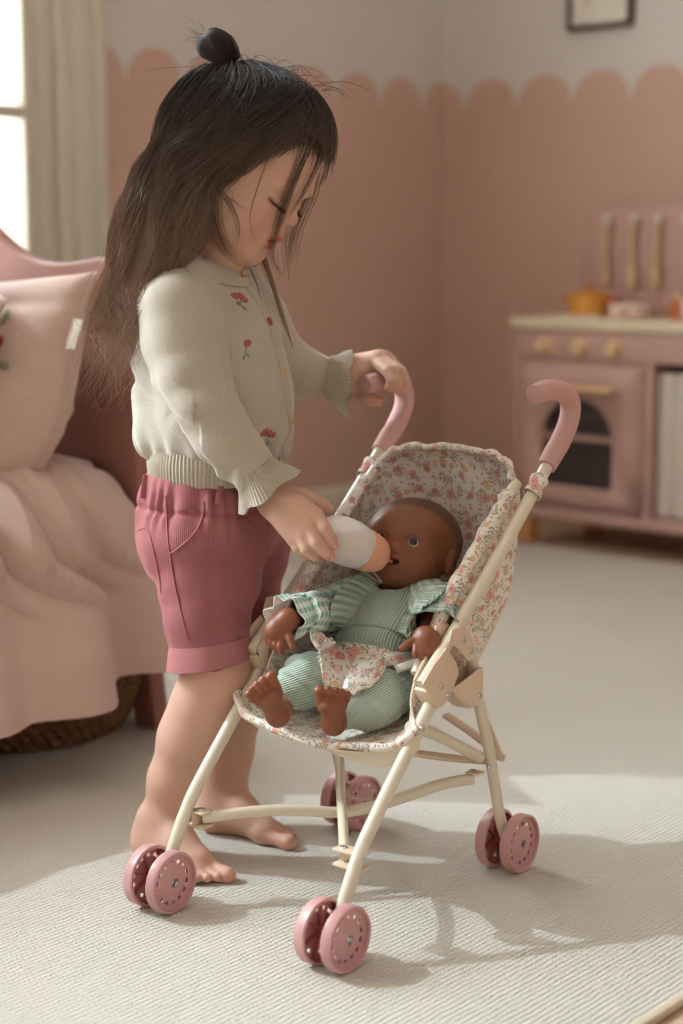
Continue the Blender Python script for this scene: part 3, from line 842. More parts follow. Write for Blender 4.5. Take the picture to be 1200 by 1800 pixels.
M = zframe((0.012, -0.048, 0.018), (0.2, -1, 0)); MB().addm(lathe([(0, 0.016), (0.008, 0.015), (0.009, 0.008), (0.006, 0), (0, 0)], 16, M=M)).build('knob', wood, pan)
sh = empty('toy_shaker', RP(0.925, -0.275, WT), RA, 'orange wooden toy shaker at the right edge of the picture on the worktop', 'toy shaker')
MB().addm(lathe([(0, 0), (0.014, 0), (0.016, 0.003), (0.012, 0.020), (0.013, 0.035), (0.010, 0.044), (0, 0.044)], 20)).build('body', orange, sh)
MB().addm(lathe([(0, 0.064), (0.006, 0.063), (0.011, 0.056), (0.009, 0.047), (0.006, 0.044), (0, 0.0435)], 20)).build('cap', wood, sh)
cup = empty('toy_cup', RP(0.972, -0.285, WT), RA, 'pale pink toy cup beside the orange shaker on the worktop', 'toy cup')
MB().addm(lathe([(0, 0), (0.020, 0), (0.024, 0.004), (0.027, 0.050), (0.0255, 0.050), (0.022, 0.005), (0, 0.004)], 24)).build('body', pp, cup)
P = catmull(np.array([(0.024, 0, 0.012), (0.040, 0, 0.016), (0.042, 0, 0.036), (0.026, 0, 0.042)]), 12)
V, Q, T, uv = sweep(P, 0.0035, 8); MB().add(V, Q, T).build('handle', pp, cup)

# ================================================================ doll stroller
SO = Vector((0.0, 1.796, 0.0)); SA = math.radians(-38.1)
SM = Matrix.Translation(SO) @ Matrix.Rotation(SA, 4, 'Z')      # x: child's right-hand side in view, -y: front
stroller = empty('doll_stroller', SO, SA, 'cream metal doll stroller with pink wheels, pink grips and floral fabric seat', 'doll stroller')
cream_metal = simple('cream_enamel', srgb(216, 205, 184), 0.28, 0.5, Coat_Weight=0.15)
peach = simple('peach_plastic', srgb(214, 190, 166), 0.42, 0.45)
foam = simple('pink_foam', srgb(196, 154, 148), 0.7, 0.3, noise=0.02, nscale=300, bump=0.05)
wheel_pink = simple('pink_plastic', srgb(196, 148, 146), 0.38, 0.45, Subsurface_Weight=0.05, Subsurface_Scale=0.004)
wheel_bounce = simple('pink_plastic_bounce', srgb(172, 92, 84), 0.4, 0.5)  # same pink plastic; light bouncing inside is put into the redder colour
steel = simple('zinc_steel', srgb(200, 204, 206), 0.25, 0.6, Metallic=0.9)
black = simple('matt_black', srgb(30, 26, 24), 0.5)

def floral(name, scale=1.0, base=srgb(230, 222, 211)):
    """small flower print: pink five-petal flowers, ochre star flowers, grey leaves, pale pink sprigs"""
    t = NT(name); uv = t.vmath('SCALE', t.uv(), scale=scale)
    wv = t.vmath('ADD', uv, t.vmath('SCALE', t.noise(uv, 30.0, 1.0)[1], scale=0.004))
    col = t.mix(t.noise(uv, 12.0)[0], tuple(c * 0.97 for c in base[:3]) + (1,), base)
    def cell(sc, off, rnd=0.75):
        v = t.vmath('ADD', wv, off); o = t.voro(v, sc, rnd); d = t.vmath('SUBTRACT', v, o[2]); x, y, _ = t.sep(d); rc = t.sep(o[1])
        return x, y, rc
    def leafmask(x, y, ang, l, w, oy=0.0):
        ca, sa = t.math('COSINE', ang), t.math('SINE', ang)
        u = t.math('ADD', t.math('MULTIPLY', x, ca), t.math('MULTIPLY', y, sa)); v = t.math('SUBTRACT', t.math('MULTIPLY', y, ca), t.math('MULTIPLY', x, sa))
        if oy: u = t.math('SUBTRACT', u, oy)
        a = t.math('DIVIDE', u, l); b = t.math('DIVIDE', v, t.math('MULTIPLY', w, t.math('SUBTRACT', 1.15, t.math('ABSOLUTE', a))))
        return t.math('LESS_THAN', t.math('ADD', t.math('MULTIPLY', a, a), t.math('MULTIPLY', b, b)), 1.0)
    def sprig(sc, off, c, prob, l, w, n):
        nonlocal col
        x, y, rc = cell(sc, off, 0.8); ang = t.math('MULTIPLY', rc[0], 6.283)
        ca, sa = t.math('COSINE', ang), t.math('SINE', ang)
        u = t.math('ADD', t.math('MULTIPLY', x, ca), t.math('MULTIPLY', y, sa)); v = t.math('SUBTRACT', t.math('MULTIPLY', y, ca), t.math('MULTIPLY', x, sa))
        av = t.math('ABSOLUTE', v)
        m = None
        for k in range(n):                           # paired leaves along a stem
            uu = t.math('SUBTRACT', u, (k - (n - 1) / 2) * l * 1.15)
            p = t.math('ADD', t.math('MULTIPLY', uu, 0.62), t.math('MULTIPLY', t.math('SUBTRACT', av, l * 0.55), 0.78)); q = t.math('SUBTRACT', t.math('MULTIPLY', t.math('SUBTRACT', av, l * 0.55), 0.62), t.math('MULTIPLY', uu, 0.78))
            a = t.math('DIVIDE', p, l * 0.75); b = t.math('DIVIDE', q, w)
            mm = t.math('LESS_THAN', t.math('ADD', t.math('MULTIPLY', a, a), t.math('MULTIPLY', b, b)), 1.0)
            m = mm if m is None else t.math('MAXIMUM', m, mm)
        st = t.math('MULTIPLY', t.math('LESS_THAN', av, w * 0.30), t.math('LESS_THAN', t.math('ABSOLUTE', u), l * n * 0.62))
        m = t.math('MAXIMUM', m, st)
        m = t.math('MULTIPLY', m, t.math('GREATER_THAN', rc[1], 1 - prob)); col = t.mix(m, col, c)
    def single(sc, off, c, prob, l, w):
        nonlocal col
        x, y, rc = cell(sc, off, 0.9)
        m = leafmask(x, y, t.math('MULTIPLY', rc[0], 6.283), l, w)
        m = t.math('MULTIPLY', m, t.math('GREATER_THAN', rc[1], 1 - prob)); col = t.mix(m, col, c)
    def flower(sc, off, c, cc, prob, r, pet, depth, rin):
        nonlocal col
        x, y, rc = cell(sc, off, 0.85)
        a = t.math('ADD', t.math('ARCTAN2', y, x), t.math('MULTIPLY', rc[0], 6.283)); d = t.math('SQRT', t.math('ADD', t.math('MULTIPLY', x, x), t.math('MULTIPLY', y, y)))
        pr = t.math('POWER', t.math('ABSOLUTE', t.math('COSINE', t.math('MULTIPLY', a, pet / 2))), 0.6)
        rad = t.math('MULTIPLY', t.math('ADD', t.math('MULTIPLY', pr, depth), 1 - depth), t.math('MULTIPLY', r, t.math('ADD', 0.85, t.math('MULTIPLY', rc[2], 0.3))))
        ok = t.math('GREATER_THAN', rc[1], 1 - prob)
        col = t.mix(t.math('MULTIPLY', t.math('LESS_THAN', d, rad), ok), col, t.mix(rc[2], c, tuple(q * 1.22 for q in c[:3]) + (1,)))
        col = t.mix(t.math('MULTIPLY', t.math('LESS_THAN', d, rin), ok), col, cc)
    single(140, (0.31, 0.12, 0), srgb(196, 186, 168), 0.45, 0.0022, 0.0006)
    sprig(46, (0.7, 0.2, 0), srgb(166, 160, 144), 0.85, 0.0042, 0.0012, 3)
    sprig(54, (0.13, 0.57, 0), srgb(226, 178, 168), 0.55, 0.0036, 0.0011, 2)
    single(75, (0.23, 0.71, 0), srgb(222, 172, 160), 0.55, 0.0034, 0.0010)
    single(110, (0.57, 0.33, 0), srgb(150, 144, 128), 0.6, 0.0030, 0.0009)
    single(90, (0.9, 0.4, 0), srgb(160, 152, 134), 0.55, 0.0036, 0.0011)
    flower(58, (0.41, 0.83, 0), srgb(196, 160, 118), srgb(230, 214, 184), 0.42, 0.0040, 7, 0.55, 0.0009)
    flower(40, (0.0, 0.0, 0), srgb(198, 148, 138), srgb(176, 114, 108), 0.62, 0.0058, 5, 0.34, 0.0013)
    wv2 = t.noise(uv, 900.0, 1.0)[0]
    t.bump(wv2, 0.08, 0.0005)
    return t.base(col, 0.85, 0.15, Sheen_Weight=0.1)
print_fab = floral('floral_cotton')

# ---- wheels: a disc shell with a ring of slots, spokes on the inner side
def wheel_meshes():
    R, W = 0.0345, 0.0135
    mb = MB()
    # rim + outer lip (profile in r, axial)
    mb.addm(lathe([(R - 0.0035, -W / 2), (R - 0.0012, -W / 2), (R, -W / 2 + 0.0012), (R, W / 2 - 0.0012), (R - 0.0010, W / 2), (R - 0.0030, W / 2), (R - 0.0036, W / 2 - 0.0010), (R - 0.0036, W / 2 - 0.0042), (R - 0.0044, W / 2 - 0.0046),
                   (R - 0.0044, W / 2 - 0.0062), (R - 0.0030, W / 2 - 0.0062)], 56, closed_prof=True))
    zf = W / 2 - 0.0046
    mb.addm(lathe([(R - 0.0044, zf), (0.0250, zf), (0.0250, zf - 0.0012), (R - 0.0044, zf - 0.0012)], 56, closed_prof=True))
    # hub dome
    mb.addm(lathe([(0.0212, zf), (0.0205, zf + 0.0002), (0.0100, zf + 0.0030), (0.0062, zf + 0.0036), (0.0055, zf + 0.0036), (0.0052, zf + 0.001), (0.0, zf + 0.001), (0.0, zf - 0.001), (0.010, zf + 0.0012), (0.0212, zf - 0.0012)], 40, closed_prof=True))
    n = 14
    for k in range(n):           # bridges between the slots
        a0 = (k + 0.0) * 2 * math.pi / n; w = 0.52 * 2 * math.pi / n
        A = np.linspace(a0, a0 + w, 4); V = []
        for r in (0.0208, 0.0255):
            for z in (zf, zf - 0.0012):
                for a in A: V.append((r * math.cos(a), r * math.sin(a), z))
        Q = []
        for i in range(3):
            Q += [[i, 8 + i, 9 + i, i + 1], [4 + i, 5 + i, 13 + i, 12 + i]]
        Q += [[0, 4, 12, 8], [3, 11, 15, 7]]
        mb.add(V, Q)
    spk = MB()
    for k in range(7):
        a = k * 2 * math.pi / 7; M = Matrix.Rotation(a, 4, 'Z'); spk.box((0.004, -0.0005, -W / 2 + 0.003), (0.0300, 0.0005, zf - 0.0008), M=M)
    spk.addm(lathe([(0.0045, zf), (0.0045, -W / 2 - 0.004), (0.003, -W / 2 - 0.004), (0.003, zf)], 18))
    spk.addm(lathe([(0.0305, zf - 0.0014), (0.0305, -W / 2 + 0.001), (0.0302, -W / 2 + 0.001), (0.0302, zf - 0.0014)], 40))
    return mb, spk
_wm, _sp = wheel_meshes()
hub_prof = [(0, 0.0018), (0.0022, 0.0016), (0.0032, 0.0008), (0.0034, 0.0), (0.0, 0.0)]
first = True
WHEELS = ((-0.1215, -0.170, 0.165), (0.1225, -0.171, 0.0), (-0.1165, 0.169, 0.3), (0.1155, 0.169, 0.2))
for wx, wy, rot in WHEELS:
    for s in (-1, 1):
        M = Matrix.Translation((wx + s * 0.0170, wy, 0.0350)) @ Matrix.Rotation(s * math.pi / 2, 4, 'Y') @ Matrix.Rotation(rot * 9, 4, 'Z')
        if first:
            w0 = _wm.build('wheel', wheel_pink, stroller); s0 = _sp.build('wheel_spokes', wheel_bounce, w0)
            h0 = MB().addm(lathe(hub_prof, 18)).build('hub_screw', steel, w0); h0.location = (0, 0, 0.0032); first = False; w = w0
        else:
            w = w0.copy(); S.collection.objects.link(w); w.parent = stroller
            for c0 in (s0, h0):
                c = c0.copy(); S.collection.objects.link(c); c.parent = w
        w.matrix_basis = M

def yz(x, pts): return np.array([(x, a, b) for a, b in pts])
def tube(name, P, r, mat, seg=14, n=40, parent=None):
    C = catmull(P, n); V, Q, T, uv = sweep(C, r if not isinstance(r, (list, np.ndarray)) else np.interp(np.linspace(0, 1, n), np.linspace(0, 1, len(r)), r), seg)
    return MB().add(V, Q, T, uv=uv).build(name, mat, parent or stroller)
def plate(name, x0, x1, pts, mat, bev=0.0012, parent=None):
    V, Q, T = prism(pts, min(x0, x1), max(x0, x1), bev); V = np.stack([V[:, 2], V[:, 0], V[:, 1]], 1)
    return MB().add(V, Q, T).build(name, mat, parent or stroller)
def rivet(x, y, z, s, parent, r=0.0042):
    M = zframe((x, y, z), (s, 0, 0))
    o = MB().addm(lathe([(0, 0.0022), (0.0012, 0.0022), (0.0014, 0.0014), (r * 0.72, 0.0016), (r, 0.0004), (r, -0.001), (0, -0.001)], 16, M=M)).build('rivet', steel, parent); return o
for s in (-1, 1):
    X = 0.121 * s
    tube('lower_tube', yz(X, [(-0.167, 0.036), (-0.156, 0.052), (-0.147, 0.068), (-0.128, 0.1005), (-0.1, 0.135), (-0.001, 0.236), (0.034, 0.270)]), [0.0062, 0.0068, 0.0074, 0.0074, 0.0074, 0.0074, 0.0074], cream_metal)
    up = tube('upper_tube', yz(X, [(-0.015, 0.262), (0.080, 0.338), (0.160, 0.406), (0.226, 0.466), (0.245, 0.484)]), 0.0075, cream_metal)
    g = tube('grip', yz(X, [(0.232, 0.472), (0.250, 0.488), (0.264, 0.500), (0.281, 0.522), (0.2835, 0.541), (0.273, 0.553), (0.254, 0.559), (0.228, 0.561), (0.203, 0.5575)]), [0.0112, 0.0122, 0.0122, 0.0122, 0.0122, 0.0122, 0.0122, 0.0122, 0.0118], foam, 20, 60)
    M = zframe((X, 0.203, 0.5575), (0, -0.99, -0.13)); MB().addm(lathe([(0.0118, 0), (0.0112, 0.0012), (0.0088, 0.0016), (0.0080, 0.0010), (0.0074, 0.0016), (0, 0.0016), (0, -0.002), (0.0118, -0.002)], 24, M=M)).build('grip_cap', foam, g)
    tube('rear_leg', yz(0.1165 * s, [(0.055, 0.292), (0.083, 0.283), (0.100, 0.227), (0.110, 0.195), (0.123, 0.162), (0.150, 0.070), (0.165, 0.036)][1:]), 0.0066, cream_metal)
    tube('axle', np.array([(X - 0.024, -0.1695, 0.0345), (X + 0.024, -0.1695, 0.0345)]), 0.0026, steel, 10, 2)
    tube('axle', np.array([(0.116 * s - 0.024, 0.168, 0.0345), (0.116 * s + 0.024, 0.168, 0.0345)]), 0.0026, steel, 10, 2)
    tube('inner_post', yz(0.102 * s, [(0.000, 0.268), (0.066, 0.342), (0.168, 0.431), (0.198, 0.455)]), 0.0066, cream_metal)
    # plastic joints
    for d in (1, -1):
        xo = X + d * 0.0105; pa = plate('hinge_plate', xo - 0.0015, xo + 0.0015, [(-0.030, 0.268), (-0.007, 0.243), (0.005, 0.235), (0.019, 0.241), (0.038, 0.266), (0.033, 0.279), (0.014, 0.299), (-0.010, 0.285)] if d == s else [(-0.016, 0.266), (-0.004, 0.243), (0.005, 0.235), (0.019, 0.241), (0.038, 0.266), (0.036, 0.281), (0.022, 0.300), (0.004, 0.287)], peach)
        if d == s:
            rivet(xo + d * 0.0015, 0.004, 0.259, d, pa); rivet(xo + d * 0.0015, 0.017, 0.246, d, pa)
        pb = plate('hinge_plate', xo - 0.0014, xo + 0.0014, [(0.024, 0.318), (0.046, 0.318), (0.060, 0.306), (0.070, 0.290), (0.067, 0.276), (0.056, 0.276), (0.036, 0.294), (0.019, 0.304)], peach)
        if d == s:
            rivet(xo + d * 0.0014, 0.046, 0.302, d, pb); rivet(xo + d * 0.0014, 0.060, 0.287, d, pb)
    plate('hinge_web', X - 0.010, X + 0.010, [(-0.016, 0.256), (-0.013, 0.259), (0.004, 0.237), (0.002, 0.234), (-0.006, 0.242)], peach, 0.0006)
    for d in (1, -1):
        xo = 0.1165 * s + d * 0.0115; pc = plate('leg_cup', xo - 0.0014, xo + 0.0014, [(0.030, 0.249), (0.086, 0.262), (0.092, 0.258), (0.092, 0.228), (0.086, 0.219), (0.066, 0.222), (0.036, 0.240)] if d == 1 or True else [], peach)
        if d == s: rivet(xo + d * 0.0014, 0.084, 0.230, d, pc)
    plate('cup_floor', 0.1165 * s - 0.0105, 0.1165 * s + 0.0105, [(0.028, 0.249), (0.031, 0.252), (0.062, 0.228), (0.088, 0.224), (0.090, 0.219), (0.066, 0.219)], peach, 0.0005)
    plate('cup_wall', 0.1165 * s - 0.0105, 0.1165 * s + 0.0105, [(0.0905, 0.222), (0.0935, 0.222), (0.0935, 0.261), (0.0905, 0.261)], peach, 0.0004)
    tube('seat_link', yz(0.110 * s, [(-0.022, 0.216), (0.02, 0.199), (0.116, 0.148)]), 0.0066, cream_metal, 12, 12)
    rivet(X + s * 0.0065, -0.023, 0.217, s, up, 0.0042); rivet(0.1165 * s + s * 0.0055, 0.118, 0.137, s, up, 0.0042)
    tube('lock_link', yz(0.105 * s, [(0.085, 0.235), (0.125, 0.200), (0.172, 0.130)]), 0.0034, peach, 10, 10)
    # fabric loops round the tubes
    def loopf(U, W):
        a = U * 2 * math.pi; d = np.array([0, 0.74, 0.67]); n1 = np.array([1.0, 0, 0]); n2 = np.cross(d, n1)
        c = np.array([X, 0.209, 0.451]); r = 0.0098 + 0.0010 * np.sin(3 * a + W * 4) + 0.0012 * np.cos(W * 2 * math.pi)
        return c + d * ((W - 0.5) * 0.026)[..., None] + n1 * (r * np.cos(a))[..., None] + n2 * (r * np.sin(a))[..., None]
    V, Q, T, uv = grid(loopf, 32, 10, closed_u=True, uvs=(0.06, 0.026), thick=0.001)
    MB().add(V, Q, uv=uv).build('fabric_loop', print_fab, stroller)
    # sleeve round the inner post
    P = catmull(yz(0.1015 * s, [(0.012, 0.284), (0.066, 0.343), (0.120, 0.392), (0.166, 0.431), (0.182, 0.444)]), 60)
    rr = 0.0084 + 0.0010 * np.sin(np.linspace(0, 46, 60)) + 0.0008 * np.sin(np.linspace(1, 23, 60))
    V, Q, T, uv = sweep(P, rr, 16); uv = uv * np.array([0.055, 1.0]) + np.array([0.2 + s * 0.1, 0])
    MB().add(V, Q, T, uv=uv).build('fabric_sleeve', print_fab, stroller)
# crossed braces
tt = np.linspace(0, 1, 9)
zz = [0.0925, 0.0960, 0.0975, 0.0955, 0.0915, 0.0965, 0.107, 0.119, 0.1245]
for s, dz in ((1, 0.0), (-1, 0.0065)):
    xs_, xe_ = (-0.108, 0.108) if s == 1 else (0.094, -0.088)
    P = np.array([(xs_ + (xe_ - xs_) * t, -0.115 + 0.222 * t, z + dz * (1 - abs(2 * t - 1))) for t, z in zip(tt, zz)])
    P[:, 2] += -0.0 if s == 1 else 0.003
    V, Q, T, uv = sweep(catmull(P, 50), (0.0066, 0.0056), 14); MB().add(V, Q, T).build('cross_brace', cream_metal, stroller)
    # front clip
    cy, cz = -0.116, P[0, 2]; xt = -0.121 * s; xi = P[0, 0]; x0_, x1_ = min(xt, xi) - (0.002 if s == 1 else 0.009), max(xt, xi) + (0.009 if s == 1 else 0.002)
    cl = MB()
    cl.box((x0_, cy - 0.009, cz + 0.0062), (x1_, cy + 0.009, cz + 0.009), 0.0011)
    cl.box((x0_, cy - 0.009, cz - 0.0105), (x1_, cy + 0.009, cz - 0.0072), 0.0011)
    cl.box((xt - 0.0015 + 0.008 * s, cy - 0.009, cz - 0.0105), (xt + 0.0015 + 0.008 * s, cy + 0.009, cz + 0.009), 0.001)
    c = cl.build('brace_clip', peach, stroller)
    M = zframe((xi, cy, cz + 0.009), (0, 0, 1)); MB().addm(lathe([(0, 0.0022), (0.003, 0.0018), (0.0046, 0.0004), (0.0046, -0.001), (0, -0.001)], 16, M=M)).build('rivet', steel, c)
    rivet(xt - s * 0.0068, -0.126, 0.101, -s, c, 0.0042)
    x = P[-1, 0]; cy, cz = 0.108, P[-1, 2]
    cl = MB(); cl.box((x - 0.008, cy - 0.008, cz + 0.0060), (x + 0.010 + (0 if s == 1 else 0.0), cy + 0.008, cz + 0.0085), 0.001)
    if s == -1: cl.box((-0.112, cy - 0.004, cz + 0.004), (x, cy + 0.004, cz + 0.008), 0.001); cl.box((x - 0.008, cy - 0.008, cz - 0.0085), (x + 0.008, cy + 0.008, cz - 0.006), 0.001); cl.box((x + s * 0.006 - 0.0015, cy - 0.008, cz - 0.0085), (x + s * 0.006 + 0.0015, cy + 0.008, cz + 0.022), 0.001)
    c = cl.build('brace_clip', peach, stroller)
    M = zframe((x - s * 0.002, cy - 0.001, cz + 0.0085), (0, 0, 1)); MB().addm(lathe([(0, 0.0022), (0.003, 0.0018), (0.0046, 0.0004), (0.0046, -0.001), (0, -0.001)], 16, M=M)).build('rivet', steel, c)
tube('wire_clip', np.array([(-0.004, 0.004, 0.102), (0.006, 0.008, 0.106), (0.018, 0.016, 0.106), (0.024, 0.020, 0.103)]), 0.0008, steel, 6, 16)
# folding seat struts
for s in (-1, 1):
    P = np.array([(-s * 0.02, -0.030, 0.186), (0.03 * s, 0.030, 0.166), (0.075 * s, 0.090, 0.148), (0.108 * s, 0.130, 0.140)])
    V, Q, T, uv = sweep(catmull(P, 16), (0.0042, 0.0075), 10); st = MB().add(V, Q, T).build('seat_strut', peach, stroller)
    plate('strut_sleeve', 0.012, 0.022, [(-0.02, 0.168), (0.03, 0.158), (0.034, 0.170), (-0.018, 0.184)], peach, 0.002, st) if s == 1 else None
    P = np.array([(s * 0.03, 0.165, 0.172), (0.08 * s, 0.155, 0.158), (0.118 * s, 0.150, 0.140)]); V, Q, T, uv = sweep(catmull(P, 10), (0.0035, 0.0075), 10); MB().add(V, Q, T).build('rear_strut', peach, stroller)

# ---- fabric seat: a bucket between the posts running forward into the seat
CEN = np.array([(0.212, 0.487), (0.228, 0.470), (0.236, 0.440), (0.236, 0.400), (0.230, 0.355), (0.214, 0.310), (0.188, 0.272), (0.150, 0.237), (0.105, 0.212), (0.055, 0.198), (0.000, 0.192), (-0.045, 0.191), (-0.056, 0.189)])
EDG = np.array([(0.190, 0.452), (0.186, 0.448), (0.176, 0.438), (0.148, 0.412), (0.112, 0.382), (0.080, 0.352), (0.050, 0.322), (0.026, 0.296), (0.008, 0.276), (-0.004, 0.256), (-0.014, 0.237), (-0.026, 0.223), (-0.030, 0.219)])
_NS, _NT = 110, 91
CENf, EDGf = catmull(CEN, _NS), catmull(EDG, _NS)
HALF = catmull(np.array([(0.095, 0), (0.096, 0), (0.097, 0), (0.098, 0), (0.099, 0), (0.099, 0), (0.099, 0), (0.099, 0), (0.099, 0), (0.100, 0), (0.104, 0), (0.120, 0), (0.126, 0)]), _NS)[:, 0]
POW = catmull(np.array([(0.62, 0), (0.58, 0), (0.50, 0), (0.42, 0), (0.38, 0), (0.36, 0), (0.38, 0), (0.42, 0), (0.48, 0), (0.55, 0), (0.65, 0), (0.8, 0), (0.9, 0)]), _NS)[:, 0]
def seat_pt(fs, ft):
    """fs 0..1 along, ft -1..1 across -> local point (vectorised)"""
    fs = np.asarray(fs, float); ft = np.asarray(ft, float)
    i = np.clip(fs, 0, 1) * (_NS - 1)
    def I(A): return np.interp(i, np.arange(_NS), A)
    cy, cz, ey, ez, hf, pw = I(CENf[:, 0]), I(CENf[:, 1]), I(EDGf[:, 0]), I(EDGf[:, 1]), I(HALF), I(POW)
    th = ft * math.pi / 2
    x = hf * np.sign(ft) * np.abs(np.sin(th)) ** pw; dp = np.clip(np.cos(th), 0, 1) ** pw
    return np.stack([x, ey + (cy - ey) * dp, ez + (cz - ez) * dp], -1)
def seat_fn(U, W):
    P = seat_pt(U, W * 2 - 1)
    N = np.cross(np.gradient(P, axis=0), np.gradient(P, axis=1)); N /= np.linalg.norm(N, axis=-1, keepdims=True) + 1e-9
    q = P.reshape(-1, 3); a = np.abs(W * 2 - 1)
    wr = 0.0016 * vnoise(q, 60, 11).reshape(U.shape) + 0.0012 * vnoise(q * np.array([1, 1, 0.35]), 130, 12).reshape(U.shape)
    gath = 0.0014 * np.sin(U * 150 + 2 * np.sin(U * 31)) * np.clip((a - 0.62) / 0.3, 0, 1)
    topg = 0.0016 * np.sin(W * 75 + np.sin(W * 20)) * np.exp(-U * 14)
    fade = np.clip((1 - a) * 12, 0, 1)
    return P + N * ((wr + gath + topg) * fade)[..., None]
V, Q, T, uv = grid(seat_fn, _NS, _NT, uvs=(0.56, 0.40), thick=0.0022)
_P = V[:_NS * _NT].reshape(_NS, _NT, 3)
_ac = np.concatenate([np.zeros((_NS, 1)), np.cumsum(np.linalg.norm(np.diff(_P, axis=1), axis=-1), axis=1)], 1); _ac -= _ac[:, _NT // 2:_NT // 2 + 1]
_al = np.concatenate([np.zeros((1, _NT)), np.cumsum(np.linalg.norm(np.diff(_P, axis=0), axis=-1), axis=0)], 0); _al = np.repeat(_al[:, [_NT // 2]] * 0.5 + 0.5 * _al.mean(1, keepdims=True), _NT, 1)
_u = np.stack([_ac, -_al], -1).reshape(-1, 2); uv = np.vstack([_u, _u + 0.37]) * 0.96
seat = MB().add(V, Q, uv=uv).build('fabric_seat', print_fab, stroller)
# piping along the top rim and the front edge
def edge_roll(name, fs, r, wob, parent):
    t = np.linspace(-0.97, 0.97, 70); P = seat_pt(np.full_like(t, fs), t)
    P[:, 2] += 0.0015 * np.sin(np.linspace(0, wob, 70))
    rr = r * (1 + 0.16 * np.sin(np.linspace(0, wob * 1.7, 70)))
    V, Q, T, uv = sweep(P, rr, 12); MB().add(V, Q, T, uv=uv * np.array([0.03, 1])).build(name, print_fab, parent)
edge_roll('gathered_rim', 0.0, 0.0042, 40, seat)
edge_roll('front_hem', 1.0, 0.0050, 22, seat)
# rigid plate under the seat with a front lip
def pan_fn(U, W):
    P = seat_pt(0.99 - U * 0.22, (W * 2 - 1) * 0.93); P[..., 2] -= 0.0055 + 0.002 * U; return P
V, Q, T, uv = grid(pan_fn, 14, 40, thick=-0.003); MB().add(V, Q).build('seat_plate', cream_metal, stroller)
def lip_fn(U, W):
    P = seat_pt(np.full_like(U, 0.985), W * 1.0 - 0.05); drop = 0.018 * np.clip(np.sin(np.clip((W - 0.05) / 0.95, 0, 1) * 2.6), 0, 1) ** 0.8 + 0.003
    P[..., 2] -= 0.005 + U * drop; P[..., 1] += 0.003 + U * 0.006; return P
V, Q, T, uv = grid(lip_fn, 8, 40, thick=0.0035); MB().add(V, Q).build('front_lip', cream_metal, stroller)

# ================================================================ the child
def at(px, py, Y):
    """world point at depth Y seen at a picture position of the 1200 x 1800 photograph (used to take measurements over)"""
    u, v = (px - 600) / FPX, (900 - py) / FPX
    d = np.array([u, math.cos(PITCH) + v * math.sin(PITCH), -math.sin(PITCH) + v * math.cos(PITCH)])
    return np.array([0, 0, CAM_H]) + d * (Y / d[1])
girl = empty('person', (-0.19, 1.93, 0.0), 0, 'small girl with dark hair in a topknot, beige cardigan, pink shorts, feeding the doll', 'person')
FW = np.array([0.906, -0.42, 0.0]); LF = np.array([0.42, 0.906, 0.0]); UPV = np.array([0, 0, 1.0])
BODY_R = np.stack([LF * -1, FW, UPV], 1)                     # columns: her right, forward, up

# ---- head frame
def rot3(yaw, pitch, roll):
    return np.array((Matrix.Rotation(yaw, 3, 'Z') @ Matrix.Rotation(pitch, 3, 'X') @ Matrix.Rotation(roll, 3, 'Y')))
HR = rot3(math.radians(-110.4), math.radians(-29.8), math.radians(-5.0)); HC = np.array([-0.109, 1.93, 0.826])
def hd(x, y, z): return HC + HR @ np.array([x, y, z])
def to_head(P): return (P - HC) @ HR

